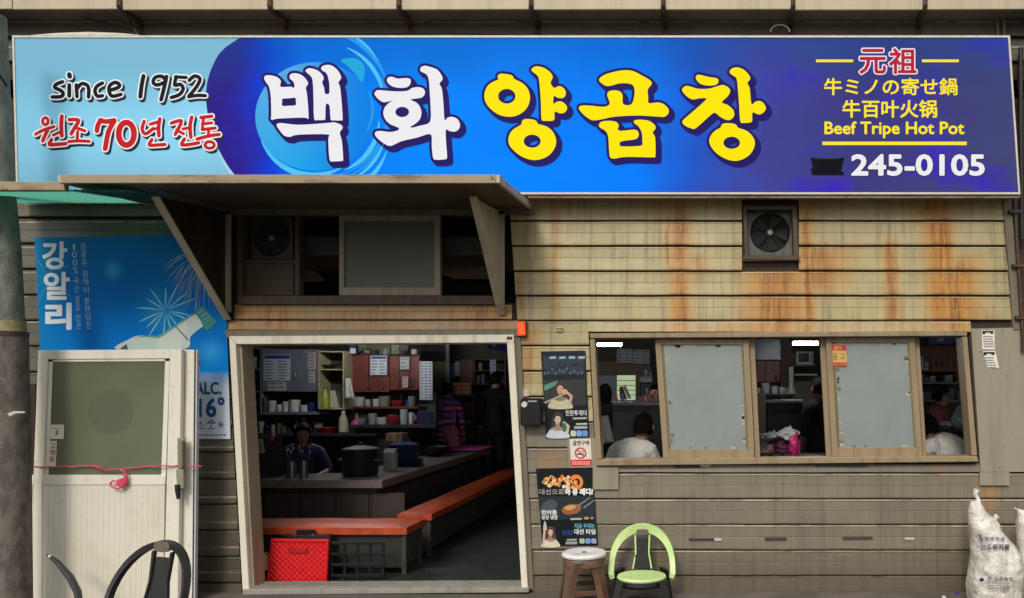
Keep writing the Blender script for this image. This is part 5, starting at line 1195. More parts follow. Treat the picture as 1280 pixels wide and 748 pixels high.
# --- crates on the floor
rc = thing('red_crate', 'red folding crate with a diamond pattern standing inside the doorway', 'crate', P(370, 737, .22))
M_RED = mat((214, 22, 30), .35, var=.1)
pq('side_wall', [(340, 676), (409, 677), (406, 736.5), (334, 736.5)], .22, .012, M_RED, rc, bevel=.003)
tr = MB()
for s_ in (1, -1):
    for i in range(-9, 20):
        pts = []
        for tt in np.linspace(0, 1, 25):
            y = lerp(679, 735, tt); x = 334+i*7.2+(s_*(y-679)*1.0 if s_ > 0 else (735-y)*1.0)
            if lerp(341, 335.5, tt) < x < lerp(407.5, 404.5, tt): pts.append(P(x, y, .217))
        if len(pts) > 2: tr.tube([pts[0], pts[-1]], .0045, 4)
tr.build('diamond_ribs', mat((226, 40, 44), .35), rc, kind='stuff')
for q in ([(338, 674), (410.5, 675), (410.3, 678.5), (338, 677.5)], [(333, 733.5), (408, 733.5), (408, 737.5), (333, 737.5)], [(338, 677), (341.5, 677), (335.8, 733.5), (332.5, 733.5)], [(407, 678), (410.5, 678), (407.8, 733.5), (404.5, 733.5)]): pq('rim', q, .207, .03, M_RED, rc, bevel=.004)
pq('handle', [(360, 684), (384, 684.5), (384, 692), (360, 691.5)], .205, .013, mat((176, 16, 24), .4), rc, bevel=.004)
pq('crate_floor', [(338, 677), (409, 678), (409, 736), (338, 736)], .32, .01, mat((150, 14, 20), .5), rc)
kc = thing('black_crate', 'black open lattice crate beside the red crate', 'crate', P(446, 737, .26))
for i in range(5): pr('slat', 413+i*16, 679, 416+i*16, 735, .26, .012, M_BLACK, kc)
for i in range(5): pr('crossbar', 413, 677.5+i*13.5, 480, 681+i*13.5, .247, .012, M_BLACK, kc, .002)
pr('back_wall', 414, 681, 479, 735, .5, .01, M_BLACK, kc); pr('crate_base', 414, 731.5, 479, 736, .273, .22, M_BLACK, kc)
gbx = thing('tool_case', 'dark case with two metal latches behind the red crate', 'case', P(383, 700, .34))
pr('body', 352, 669, 413, 722, .36, .05, M_DARK, gbx, .006); pr('carry_handle', 370, 662.5, 393, 668.5, .375, .02, M_BLACK, gbx, .004)
for x in (367, 389): pr('latch', x, 667.5, x+4, 671, .352, .007, M_STEEL, gbx)
pq('wood_wedge', [(323, 692), (331, 692), (335, 700), (334, 714), (328, 712)], .2, .05, mat((128, 92, 64), .7), None, .004, label='brown wooden block at the left foot of the doorway', cat='block')

# --- wall cabinets and shelves of the kitchen
SHIFT = 1.35
def cabinet(name, label, x0, y0, x1, y1, y, dep, m, splits, handles=(), group=None):
    t = thing(name, label, 'cabinet', P((x0+x1)/2, y1, y+dep/2), group)
    pr('carcass', x0, y0, x1, y1, y+.02, dep, m, t)
    cs = [x0]+list(splits)+[x1]
    doors = [pr('door', a+.25, y0+.3, b-.25, y1-.3, y, .018, m, t, .003) for a, b in zip(cs, cs[1:])]
    for (hx, h0, h1, bow) in handles:
        k_ = min(range(len(doors)), key=lambda i: abs((cs[i]+cs[i+1])/2-hx))
        MB().tube([P(hx-bow, h0, y-.001), P(hx, h0+1, y-.02), P(hx+bow*.6, (h0+h1)/2, y-.03), P(hx+bow, h1-1, y-.02), P(hx, h1, y-.001)], .007, 6).build('handle', M_STEEL, doors[k_], smooth=True)
    return t
def notice(label, x0, y0, x1, y1, y, col_=(206, 212, 218), head=None, seed=0, cat='notice', cols=2, group='papers stuck on the kitchen cabinets', name='paper_notice'):
    o = pr(name, x0, y0, x1, y1, y, .002, ink(*col_), None, label=label, cat=cat, group=group)
    rr = random.Random(seed); ls = []; h0 = y0+1
    if head:
        fill('heading', [[(x0+.8, y0+.8), (x1-.8, y0+.8), (x1-.8, y0+(y1-y0)*.16), (x0+.8, y0+(y1-y0)*.16)]], y-.0015, ink(*head), o); h0 = y0+(y1-y0)*.22
    n = max(2, int((y1-h0)/3.6)); wd = (x1-x0)/cols
    for i in range(n):
        for c_ in range(cols):
            xx = x0+wd*c_+1; yy = h0+(y1-h0)*i/n+.6
            ls.append([(xx, yy), (xx+wd*rr.uniform(.45, .8), yy), (xx+wd*rr.uniform(.45, .8), yy+1.2), (xx, yy+1.2)])
    fill('print_line', ls, y-.0015, ink(92, 98, 112), o, kind='stuff'); return o
cabinet('grey_cabinet', 'grey wall cabinet with papers taped on, above the dish shelf', 327, 437, 397, 490, 2.9, .32, M_GREYC, (362.5,), ((369, 466, 474, .2),))
notice('large menu paper with a blue heading taped to the grey cabinet', 329.5, 443.5, 363, 476, 2.896, head=(40, 64, 140), seed=1)
notice('small white sign with two bold lines below the menu paper', 335, 477.5, 358, 488.5, 2.896, (196, 202, 206), seed=2, cols=2)
notice('upper pinkish notice at the right of the grey cabinet', 385, 440.5, 395.2, 462, 2.896, (190, 168, 162), seed=3, cols=1); notice('lower pinkish notice at the right of the grey cabinet', 386, 464.5, 394, 478.5, 2.896, (190, 174, 166), seed=4, cols=1)
def openshelf(label, x0, y0, x1, y1, y, dep, m, rows, t_=1.5, cols=()):
    t = thing('open_shelf', label, 'shelf', P((x0+x1)/2, y1, y+dep/2))
    pr('side_board', x0, y0, x0+t_, y1, y, dep, m, t); pr('side_board', x1-t_, y0, x1, y1, y, dep, m, t)
    for r_ in rows: pr('shelf_board', x0+t_+.05, r_, x1-t_-.05, r_+t_, y+.003, dep-.01, m, t)
    pr('back_board', x0+t_, y0, x1-t_, y1, y+dep-.012, .01, mat((70, 64, 52), .7), t); return t
openshelf('narrow grey open shelf at the left edge of the doorway', 309, 435, 326.5, 521, 2.9, .3, M_GREYC, (435, 461, 489, 519))
openshelf('beige open cabinet holding a pan and a green bottle', 397.5, 439, 430, 512, 2.85, .34, mat((176, 164, 126), .5), (439, 461.5, 510.5))
ds = thing('dish_shelf', 'dark shelf of cups and bowls below the grey cabinet', 'shelf', P(363, 522, 2.9)); pr('board', 327.5, 515, 397, 518.5, 2.85, .34, M_GREYC, ds); pr('back_panel', 328, 490.2, 397, 515, 3.2, .01, mat((52, 50, 52), .6), ds)
sh2 = thing('utensil_shelf', 'long lower kitchen shelf behind the seated girl', 'shelf', P(370, 545, 2.9)); pr('board', 312, 542, 470, 545.5, 2.72, .46, M_STEELD, sh2); pr('back_panel', 312, 518.7, 470, 541.8, 3.2, .02, mat((58, 54, 54), .7), sh2)
def onpx(px, py, y): return P(px, py, y)
def cup(px, pyb, h, r, y, m, label, name='cup', group='crockery on the kitchen shelves', fl=.85):
    c = P(px, pyb, y); s_ = 1/ppm(y); r_, h_2 = r*s_, h*s_
    return lathe(name, c, [(r_*fl, 0), (r_*.95, h_2*.15), (r_, h_2*.9), (r_, h_2), (r_*.9, h_2), (r_*.86, h_2*.2), (.001, h_2*.14)], m, n=16, label=label, cat=name.replace('_', ' '), group=group)
for i, (x, h, r, nm, lb) in enumerate(((340.5, 14, 4.6, 'cup', 'tall white cup at the left of the dish shelf'), (349.5, 9, 4, 'cup', 'short white cup second on the dish shelf'), (357.5, 13, 4.2, 'cup', 'cream cup in the middle of the dish shelf'),
      (368.5, 15, 6.5, 'bowl_stack', 'stack of white bowls on the dish shelf'), (380.5, 8.5, 5, 'plate_stack', 'low stack of white plates at the right of the dish shelf'))): cup(x, 515, h, r, 2.95, M_WHITE, lb, nm)
cup(331.5, 515, 17, 3, 2.93, M_STEEL, 'steel thermos at the far left of the dish shelf', 'thermos'); cup(389, 515, 12, 4.5, 2.95, mat((40, 52, 110), .4), 'dark blue jar at the right end of the dish shelf', 'jar')
c_ = P(312, 477, 2.87); MB().tube([(c_.x+.05*math.cos(a), c_.y, c_.z+.05*math.sin(a)) for a in [2*math.pi*i/16 for i in range(16)]], .022, 8, True).build('tape_roll', M_WHITE, None, True, label='roll of white tape on the narrow shelf', cat='tape roll')
cup(317, 460.5, 14, 5, 2.95, mat((110, 112, 118), .4), 'grey canister on the top of the narrow shelf', 'canister')
def bottle(px, pyb, h, r, y, m, capm, label, group='bottles in the kitchen'):
    c = P(px, pyb, y); s_ = 1/ppm(y); R_, H = r*s_, h*s_
    t = thing('bottle', label, 'bottle', c, group); lathe('body', c, [(R_, 0), (R_, H*.62), (R_*.5, H*.8), (R_*.38, H*.9)], m, t, 14); lathe('cap', c+Vector((0, 0, H*.9005)), [(R_*.46, 0), (R_*.46, H*.1)], capm, t, 12)
bottle(406.5, 510, 26, 4.6, 2.95, mat((150, 170, 40), .35), mat((70, 130, 60), .4), 'yellow green bottle in the beige open cabinet')
pq('cutting_board', [(412, 489), (418, 488), (424, 510), (412, 510)], 3.0, .02, mat((206, 200, 172), .5), None, .003, label='pale cutting board leaning in the beige open cabinet', cat='board'); pq('serving_tray', [(419, 488), (423, 490), (428, 510), (424.5, 510)], 3.03, .02, mat((96, 104, 92), .4), None, .003, label='grey tray leaning beside the cutting board', cat='tray')
pn = thing('frying_pan', 'black pan lying on the top shelf of the beige cabinet', 'pan', P(413, 461.4, 3.0)); lathe('bowl', P(411, 461.3, 3.0), [(.06, 0), (.1, .05), (.105, .055), (.09, .05), (.05, .01), (.001, .008)], M_BLACK, pn); MB().tube([P(416, 457, 2.98), P(426, 455, 2.93)], .012, 6).build('handle', M_BLACK, pn)
rr = random.Random(21)
for i in range(11):
    x = 318+i*7.2+rr.uniform(-2, 2)
    if 360 < x < 394: continue
    cup(x, 542, rr.uniform(8, 15), rr.uniform(2.6, 4.2), 2.8, rr.choice([M_STEELD, mat((150, 150, 146), .5), M_DARK, mat((96, 84, 70), .5)]), ['steel ladle pot', 'small seasoning jar', 'dark spice tin', 'grey sauce tub', 'narrow utensil cup', 'squat metal can'][i % 6]+' on the lower kitchen shelf, number %d from the doorway edge' % (i+1) if 0 else
        ('leftmost', 'second', 'third', 'fourth', 'fifth', 'sixth', 'seventh', 'eighth', 'ninth', 'tenth', 'rightmost')[i]+' jar from the left on the lower kitchen shelf', 'jar', 'jars on the lower kitchen shelf')
lathe('red_basin', P(408, 542, 2.85), [(.11, 0), (.15, .075), (.155, .08), (.14, .076), (.1, .012), (.001, .01)], mat((176, 24, 34), .4), label='red plastic basin on the lower kitchen shelf', cat='basin')
bottle(429, 540, 26, 5, 2.8, mat((186, 186, 150), .4), M_WHITE, 'pale squeeze bottle beside the pink bowl')
c_ = P(444, 531, 2.75); MB().ellipsoid(c_, .06, .04, .065).build('pink_bowl', mat((190, 60, 140), .45), None, True, label='round magenta bowl standing on edge on the kitchen shelf', cat='bowl')
def cloth(name, pts, y, m, label, cat='towel'):
    mb = MB(); n = 8
    (x0, y0), (x1, y1), (x2, y2), (x3, y3) = pts
    for j in range(n+1):
        for i in range(n+1):
            u, v_ = i/n, j/n; p = P(lerp(lerp(x0, x1, u), lerp(x3, x2, u), v_), lerp(lerp(y0, y1, u), lerp(y3, y2, u), v_), y-.02*math.sin(u*9)*v_); mb.v.append(tuple(p))
    for j in range(n):
        for i in range(n): k_ = j*(n+1)+i; mb.f.append((k_, k_+1, k_+n+2, k_+n+1))
    o = mb.build(name, m, None, True, label=label, cat=cat); md = o.modifiers.new('thickness', 'SOLIDIFY'); md.thickness = .008; return o
cloth('towel', [(432.5, 473), (438, 473), (443, 500), (431, 497)], 2.8, M_WHITE, 'white towel hanging beside the brown wall cabinets'); cloth('towel', [(317, 549), (328.5, 549), (331, 566), (318, 570)], 1.62-SHIFT, mat((190, 188, 182), .7), 'white cloth hanging at the left end of the counter screen')
SHIFT = 0.0
scn = thing('counter_screen', 'dark grey screen panel at the left end of the counter', 'screen', P(335, 601, 1.66)); pr('panel', 312, 548.5, 352, 601, 1.66, .02, mat((60, 60, 62), .5), scn, .004); pr('top_rail', 312, 546, 352.4, 548.3, 1.655, .03, M_STEELD, scn)
pr('clip', 336, 543.5, 341, 551, 1.64, .05, mat((206, 60, 110), .4), None, .004, label='pink clip on top of the counter screen', cat='clip')
SHIFT = 1.35
# brown cabinets
G2 = 'brown kitchen wall cabinets'
cabinet('brown_cabinet', 'brown wall cabinet with a blue headed paper, left of the pair', 440.5, 443.5, 486.8, 490.5, 3.1, .33, M_WOODR, (460.5, 474), ((458.5, 472, 487, .9), (462.5, 472, 487, .9), (477.5, 472, 487, .9)), G2)
cabinet('brown_cabinet', 'brown wall cabinet with small notices, right of the pair', 487.4, 445, 524.5, 488, 3.1, .33, M_WOODR, (499, 512), ((499.5, 470, 484, .9), (513, 471, 485, .9), (516.5, 471, 485, .9)), G2)
notice('menu paper with a blue heading on the left brown cabinet', 463, 445, 483.5, 469, 3.06, head=(46, 70, 140), seed=5); notice('small grey and white notice on the right brown cabinet', 500, 447, 511.5, 462, 3.06, (176, 178, 172), seed=6, cols=1); notice('narrow pinkish notice low on the right brown cabinet', 503, 471, 510, 484.5, 3.06, (196, 170, 160), seed=7, cols=1)
notice('long white paper calendar hanging right of the brown cabinets', 524.5, 452, 540.5, 500, 3.05, (196, 200, 206), seed=8, cat='calendar', name='wall_calendar', cols=3)
wt = thing('wall_tiles', 'row of greenish wall panels above the brown cabinets', 'wall panels', P(480, 443, 3.3))
for x0, x1, c_ in ((447.5, 459, (120, 124, 100)), (460, 488, (92, 96, 66)), (489, 499, (126, 130, 106)), (500, 510, (84, 86, 66))): pr('panel', x0, 424, x1, 443, 3.3, .02, mat(c_, .6), wt, .003)
hb_ = thing('hanging_sign', 'small blue and white sign hanging above the white towel', 'sign', P(441, 442, 3.0)); pr('blue_half', 437, 428, 444, 435.5, 3.0, .02, ink(36, 60, 130), hb_); pr('white_half', 437.3, 435.6, 444.3, 442, 3.0, .02, ink(206, 214, 220), hb_)
SHIFT = 1.8
w2 = thing('partition_wall', 'olive partition with a pale conduit beside the long calendar', 'partition', P(552, 520, 4.2)); pr('panel', 542, 452, 558, 560, 4.2, .1, mat((128, 122, 80), .7), w2); pr('conduit', 557, 427, 561.5, 560, 4.1, .05, mat((150, 148, 150), .5), w2, .005); pr('dark_header', 526, 427, 556.9, 451.8, 4.2, .1, mat((40, 40, 46), .7), w2)
SHIFT = 1.35
kb = thing('back_counter', 'cluttered back kitchen counter below the brown cabinets', 'counter', P(490, 560, 3.2)); pr('worktop', 440, 531, 545, 535, 2.7, .7, M_STEELD, kb); pr('front_panel', 442, 535.1, 514, 610, 2.8, .5, mat((44, 42, 44), .6), kb); pr('rear_wall', 440, 490.6, 545, 530.9, 3.41, .03, mat((84, 84, 82), .6), kb); pr('shelf', 441, 508.5, 524, 511, 3.1, .3, M_WOODR, kb)
for i, (x, r, h, c_, nm, lb) in enumerate(((449, 6.5, 12, (196, 196, 190), 'pot', 'white pot at the left under the brown cabinets'), (460, 3.6, 9, (170, 172, 172), 'cup', 'grey cup beside the white pot'), (470, 4, 9.5, (206, 206, 200), 'cup', 'white square cup in the middle of the cabinet shelf'), (481, 7, 13, (126, 130, 116), 'pot', 'grey green pot under the brown cabinets'), (497, 7, 8, (140, 26, 32), 'bowl', 'dark red bowl at the right of the cabinet shelf'), (515, 4.5, 13, (120, 124, 128), 'rack', 'grey rack at the end of the cabinet shelf'))):
    cup(x, 508.4, h, r, 3.2, mat(c_, .45), lb, nm, 'pots and cups on the cabinet shelf')
for i, (x, y_, r, h, c_, nm, lb) in enumerate(((466, 531, 5, 14, (150, 146, 130), 'jar', 'beige jar on the back counter'), (478, 531, 7, 9, (190, 190, 186), 'tray', 'stack of pale trays on the back counter'), (492, 531, 9, 11, (130, 20, 26), 'basin', 'dark red basin on the back counter'), (505, 531, 4.5, 19, (176, 178, 180), 'container', 'white plastic container on the back counter'), (514, 531, 3, 15, (200, 200, 196), 'tube', 'slim white tube on the back counter'), (450, 531, 7, 6, (130, 130, 136), 'tray', 'low grey tray at the left of the back counter'))):
    cup(x, y_, h, r, 2.85, mat(c_, .45), lb, nm, 'things on the back counter')
bs_ = thing('bottle_crate', 'dark blue crate of bottles on the back counter by the partition', 'crate', P(531, 531, 2.9)); pr('crate_wall', 521.5, 515, 541, 531, 2.85, .02, mat((28, 34, 70), .5), bs_, .003)
for i in range(4): lathe('bottle_neck', P(524.5+i*4.3, 531, 2.95), [(.018, 0), (.018, .1), (.009, .15), (.009, .2)], mat((110, 118, 130), .3), bs_, 10)
mw = thing('parcel_box', 'brown cardboard parcel on the back counter behind the pots', 'box', P(492, 552, 2.6)); pr('carton', 482, 542, 503, 552.5, 2.3, .2, mat((136, 104, 84), .8), mw, .004); pr('tape', 491, 541.8, 494, 552.6, 2.297, .003, mat((170, 150, 120), .4), mw)
SHIFT = 0.0
# deep right part seen through the door
lk = cabinet('red_locker', 'dark red locker standing behind the wooden boxes', 575, 449, 592, 540, 6.12, .4, mat((96, 36, 34), .5), (), ((590, 480, 490, .3),)); openshelf('dark red open shelf unit at the back of the room', 592.6, 449, 632, 520, 6.08, .35, mat((84, 40, 36), .5), (449, 463, 480, 500), 1.2)
for i, (x0, y0, x1, y1) in enumerate(((565, 478.5, 577, 493.5), (577.6, 478.5, 589, 493.5))):
    wb = thing('wooden_box', ('left' if i == 0 else 'right')+' slatted wooden box stacked in front of the red locker', 'box', P((x0+x1)/2, y1, 5.9), 'wooden boxes at the back')
    for k_ in range(3): pr('slat', x0, y0+k_*5.1, x1, y0+k_*5.1+4.3, 5.85, .015, mat((166, 116, 72), .6), wb)
    pr('box_back', x0+.5, y0+.5, x1-.5, y1, 5.88, .2, mat((90, 62, 42), .7), wb)
stn = thing('side_table', 'dark table under the wooden boxes at the back', 'table', P(577, 560, 5.0)); pr('top', 560, 493.8, 595, 496, 5.8, .3, M_DARK, stn); pr('leg', 561, 496.1, 563, 560, 5.84, .04, M_DARK, stn); pr('leg', 592, 496.1, 594, 560, 5.84, .04, M_DARK, stn)
notice('blue poster beside the red locker', 563, 454, 568.5, 473, 6.08, (40, 90, 160), seed=11, cols=1, cat='poster', name='wall_poster', group='posters on the back wall'); notice('grey paper beside the blue poster', 569, 452, 574.5, 470, 6.08, (150, 148, 146), seed=12, cols=1, group='posters on the back wall'); notice('pale blue paper on the shelf unit behind the man in black', 612.5, 450, 620, 467, 6.03, (170, 178, 206), seed=13, cols=1, group='posters on the back wall')
bsn = thing('blue_board', 'blue sign board hanging in the top right corner of the doorway', 'sign', P(621, 440, 3.4)); pq('board', [(609.5, 427), (634, 427), (634, 440.5), (610, 435.5)], 3.4, .03, ink(40, 52, 140), bsn); pq('emblem', [(616, 428), (619.5, 428), (619.5, 434), (616, 433.5)], 3.396, .003, ink(170, 176, 190), bsn)
for i, (x, r, h, c_, lb) in enumerate(((598, 2.6, 10, (150, 130, 130), 'pale jar on the middle board of the red shelf unit'), (604, 2.8, 12, (120, 120, 140), 'grey jar on the middle board of the red shelf unit'), (601, 3, 9, (140, 150, 140), 'green grey box tin on the upper board of the red shelf unit'))): cup(x, 479.8 if i < 2 else 462.8, h, r, 6.2, mat(c_, .5), lb, 'jar', 'jars on the red shelf unit')
# --- things on the serving counter
CT = .741
def pot(x, y, r, h, m, label, lid=True, bandm=None):
    t = thing('stock_pot', label, 'pot', (x, y, CT), 'pots on the serving counter')
    lathe('body', (x, y, CT), [(r*.92, 0), (r, h*.08), (r, h*.96), (r*1.04, h), (r*.96, h), (r*.95, h*.1), (.001, h*.09)], m, t, 28)
    if lid: lathe('lid', (x, y, CT+h+.001), [(r*1.03, 0), (r*1.0, .012), (r*.5, .035), (.02, .045), (.02, .07), (.001, .072)], bandm or M_STEELD, t, 28)
    for sx in (-1, 1): MB().tube([(x+sx*r*.98, y-.05, CT+h*.6), (x+sx*r*1.2, y-.045, CT+h*.62), (x+sx*r*1.2, y+.045, CT+h*.62), (x+sx*r*.98, y+.05, CT+h*.6)], .009, 6).build('handle', M_STEEL, t, smooth=True)
pot(-3.42, 1.72, .175, .27, M_BLACK, 'large black stock pot at the corner of the counter', True, M_DARK); pot(-3.36, 2.75, .165, .24, mat((26, 40, 78), .3), 'blue pot on the counter behind the black pot', True, mat((34, 52, 104), .3))
lathe('wok', (-3.42, 4.0, CT), [(.08, 0), (.2, .09), (.22, .13), (.21, .13), (.18, .09), (.001, .02)], M_BLACK, n=24, label='black wok with a bright rim on the far part of the counter', cat='wok')
ctn = thing('carton', 'pale grey carton standing between the black and the blue pot', 'box', (-3.3, 2.2, CT)); MB().box(-3.36, -3.24, 2.15, 2.25, CT, CT+.2).build('body', mat((170, 172, 166), .6), ctn, bevel=.004); MB().prism([(-3.36, 2.15, CT+.2005), (-3.24, 2.15, CT+.2005), (-3.24, 2.2, CT+.24), (-3.36, 2.2, CT+.24)], (0, .05, 0)).build('gable_top', mat((176, 178, 172), .6), ctn)
for i in range(3): lathe('steel_bowl', (-3.14, 2.62, CT+i*.032), [(.035, 0), (.06, .03), (.062, .031), (.05, .02), (.001, .006)], M_STEEL, n=16, label=('lowest', 'middle', 'topmost')[i]+' steel bowl of the small stack beside the blue pot', cat='bowl', group='steel bowl stack')
for i, (px, h, r) in enumerate(((364.5, .165, .046), (379.5, .175, .04))):
    c = P(px, 0, 1.5); c.z = CT
    uc = thing('utensil_holder', ('left' if i == 0 else 'right')+' steel cup of spoons on the front of the counter', 'utensil holder', c, 'steel utensil cups')
    lathe('cup', c, [(r*.95, 0), (r, .01), (r, h), (r*.93, h), (r*.92, .02), (.001, .015)], M_STEEL, uc, 20); rr = random.Random(i)
    for k_ in range(5):
        a = rr.uniform(0, 6.3); e = Vector((c.x+.05*math.cos(a), c.y+.05*math.sin(a), CT+h+rr.uniform(.06, .13)))
        sp = MB().tube([(c.x+.02*math.cos(a), c.y+.02*math.sin(a), CT+.03), e], .004, 5).build('spoon_handle', M_STEEL, uc); MB().ellipsoid(e+Vector((0, 0, .02)), .016, .006, .026, 10, 6).build('spoon_bowl', M_STEEL, sp, True)
pm = thing('pink_board', 'bright pink cutting board on the far end of the counter', 'board', (-3.2, 5.0, CT)); MB().box(-3.5, -2.95, 4.55, 5.25, CT+.03, CT+.045).build('board', mat((206, 70, 160), .5), pm, bevel=.003); MB().box(-3.45, -3.04, 4.6, 5.2, CT, CT+.0295).build('tray_base', M_STEELD, pm)

# --- seen through the sliding window
pw_ = thing('inner_partition', 'light inner wall with a lit window seen through the sliding window', 'partition', P(770, 520, 4.6)); pr('upper_beam', 741, 452, 800, 469, 4.55, .12, mat((126, 104, 80), .6), pw_); pr('wall_sheet', 741, 469.2, 771, 540, 4.6, .08, mat((176, 180, 190), .6), pw_); pr('post', 794.5, 469.2, 800, 540, 4.56, .1, mat((126, 104, 80), .6), pw_); pr('lower_sheet', 771.2, 500.5, 794.4, 540, 4.6, .08, mat((96, 92, 86), .6), pw_)
lg = NT('lit greenish window'); lg.col(lin(190, 206, 170)); lg.b.inputs['Emission Color'].default_value = (*lin(196, 216, 172), 1); lg.b.inputs['Emission Strength'].default_value = .55
pwin = pr('lit_window', 771.3, 469.3, 794.3, 500.3, 4.62, .02, lg.m, pw_)
for i in range(4): pr('glazing_bar', 771.4, 475.5+i*6, 794.2, 476.3+i*6, 4.6, .015, mat((110, 112, 100), .5), pwin)
pq('fallen_board', [(774, 484), (778, 483), (784, 499.5), (775, 499.5)], 4.5, .03, mat((130, 96, 66), .7), None, label='brown board leaning in front of the lit inner window', cat='board'); pq('folded_paper', [(778.5, 483.5), (782, 482), (789, 498), (785, 498.5)], 4.48, .02, M_WHITE, None, label='folded white sheet leaning in front of the lit inner window', cat='paper')
notice('white menu board above the inner partition, left one', 771, 436.5, 790, 454, 4.4, (150, 154, 156), seed=31, cols=2, cat='menu board', name='menu_board', group='menu boards'); notice('white menu board above the inner partition, right one', 791, 437.5, 812, 455, 4.4, (146, 150, 152), seed=32, cols=2, cat='menu board', name='menu_board', group='menu boards')
for i, (a, b, c, d) in enumerate(((800.5, 457, 814, 478), (801, 480, 816, 500))):
    pp = pr('photo_poster', a, b, c, d, 4.2, .003, ink(50, 50, 58), None, label=('upper' if i == 0 else 'lower')+' dark portrait poster inside behind the left window opening', cat='poster', group='portrait posters inside'); person_print((a+c)/2, b+8, .5, pp, 4.198, (20, 20, 22), (176, 164, 156), (190, 188, 188))
hd_ = thing('steel_counter', 'dark steel counter with a bright edge behind the left window opening', 'counter', P(790, 560, 2.6)); pr('edge', 765, 502.5, 828, 507.5, 2.55, .55, M_STEEL, hd_, .006); pr('front', 766, 507.6, 827, 600, 2.58, .5, M_STEELD, hd_)
cloth('apron_cloth', [(748, 521), (760, 519), (768, 552), (752, 556)], 1.5, M_WHITE, 'white cloth hanging at the left inside the sliding window', 'cloth')
cabinet('small_cabinet', 'small brown cabinet seen in the middle window opening', 937, 451, 975, 478, 3.9, .3, mat((122, 66, 48), .5), (957,), ((968.5, 470, 476, .3), (971, 470, 476, .3)))
pr('dark_screen', 941, 424, 976, 450, 3.8, .05, mat((26, 32, 46), .3), None, .004, label='dark blue board above the small brown cabinet', cat='board')
cl = thing('brown_column', 'brown column with a white pipe seen in the middle window opening', 'column', P(983, 560, 4.0)); pr('post', 975.6, 420, 991, 560, 4.0, .2, mat((74, 44, 36), .6), cl, .004); MB().tube([P(989, 459, 3.9), P(989, 487, 3.9)], [.035, .035], 12).build('pipe', M_WHITE, cl, smooth=True); MB().tube([P(989, 485, 3.9), P(989, 492, 3.9)], [.045, .07], 12).build('flare', M_WHITE, cl, smooth=True)
mv = thing('microwave', 'white microwave on a wall shelf in the middle window opening', 'microwave', P(1006, 456, 4.2)); pr('case', 995, 439.5, 1017, 456, 4.2, .3, M_WHITE, mv, .01); pr('door_glass', 998, 441.5, 1011.5, 453, 4.19, .009, M_BLACK, mv); pr('control_strip', 1013, 442, 1016, 453.5, 4.192, .007, mat((150, 150, 150), .4), mv)
ms = thing('wall_shelf', 'thin pale wall shelf below the microwave', 'shelf', P(1006, 470, 4.2)); pr('board', 993, 467.5, 1021, 469.5, 4.15, .35, M_WHITE, ms); pr('upper_board', 993, 456.2, 1021, 457.8, 4.15, .4, M_GREYC, ms); pr('back_sheet', 992, 470, 1024, 540, 4.6, .03, mat((130, 120, 100), .6), ms)
st_ = thing('steel_stove', 'steel stove counter crowded with dishes in the middle window opening', 'stove', P(970, 560, 2.6)); pr('top_edge', 958, 500, 1004, 504, 2.5, .6, M_STEEL, st_, .005); pr('front', 959, 504.1, 1003, 600, 2.54, .5, mat((40, 42, 48), .35), st_); pr('side_column', 941, 492, 957.5, 600, 2.5, .5, mat((126, 110, 100), .5), st_, .006); pr('shelf', 938, 492.2, 1004, 494, 3.2, .4, M_STEELD, st_)
for i, (x, r, h, c_, nm, lb) in enumerate(((944, 5, 7, (206, 206, 204), 'bowl', 'white bowl at the left end of the stove shelf'), (957, 5.5, 13, (170, 172, 174), 'kettle', 'steel kettle on the stove shelf'), (968, 4.5, 9, (190, 190, 190), 'cup', 'grey cup right of the kettle'), (977, 4, 8, (180, 180, 178), 'cup', 'pale cup near the brown column'))): cup(x, 492, h, r, 3.3, mat(c_, .35, .3), lb, nm, 'dishes on the stove shelf')
MB().tube([P(953.5, 479.5, 3.3), P(954, 475.5, 3.3), P(960, 475.5, 3.3), P(960.5, 479.5, 3.3)], .008, 6).build('handle', M_STEEL, bpy.data.objects['kettle'])
def plastic_bag(px, py, w_, h, y, m, label, seed, group='plastic bags on the window table'):
    c = P(px, py, y); s_ = 1/ppm(y); t = thing('plastic_bag', label, 'bag', c-Vector((0, 0, h*s_/2)), group)
    MB().ellipsoid(c, w_*s_/2, w_*s_/2.4, h*s_/2, 18, 12, .55, seed).build('bag', m, t, True); MB().tube([c+Vector((0, 0, h*s_*.4)), c+Vector((.01, 0, h*s_*.55)), c+Vector((.03, 0, h*s_*.68))], [.012, .008, .018], 6).build('knot', m, t, True)
plastic_bag(965, 545, 30, 9, 1.0, mat((176, 186, 196), .4), 'flat pale blue bag on the table in the middle window opening', 3); plastic_bag(985, 543, 24, 14, .9, mat((206, 206, 212), .35), 'white plastic bag on the table in the middle window opening', 5); plastic_bag(993, 558, 15, 26, .75, mat((186, 40, 110), .35), 'magenta plastic bag in the middle window opening', 8); plastic_bag(977, 560, 18, 16, .9, mat((90, 34, 70), .4), 'dark purple bag left of the magenta bag', 11)
plastic_bag(957, 563, 24, 18, 1.0, mat((120, 96, 90), .4), 'brown translucent bag at the left of the middle window opening', 14)
tb = thing('window_table', 'dark table inside behind the sliding window', 'table', (.9, .9, .02)); MB().box(.35, 1.45, .55, 1.3, .98, 1.01).build('top', mat((70, 56, 50), .4), tb, bevel=.005)
for x in (.42, 1.36):
    for y in (.6, 1.22): MB().box(x, x+.05, y, y+.05, .02, .979).build('leg', M_DARK, tb)
cabinet('upper_cabinet', 'brown upper cabinets seen in the right window opening', 1140, 432, 1206, 465, 3.6, .35, mat((128, 82, 66), .5), (1163, 1184), ((1170.5, 452, 459, .3), (1178, 452, 459, .3), (1193, 452, 459, .3)))
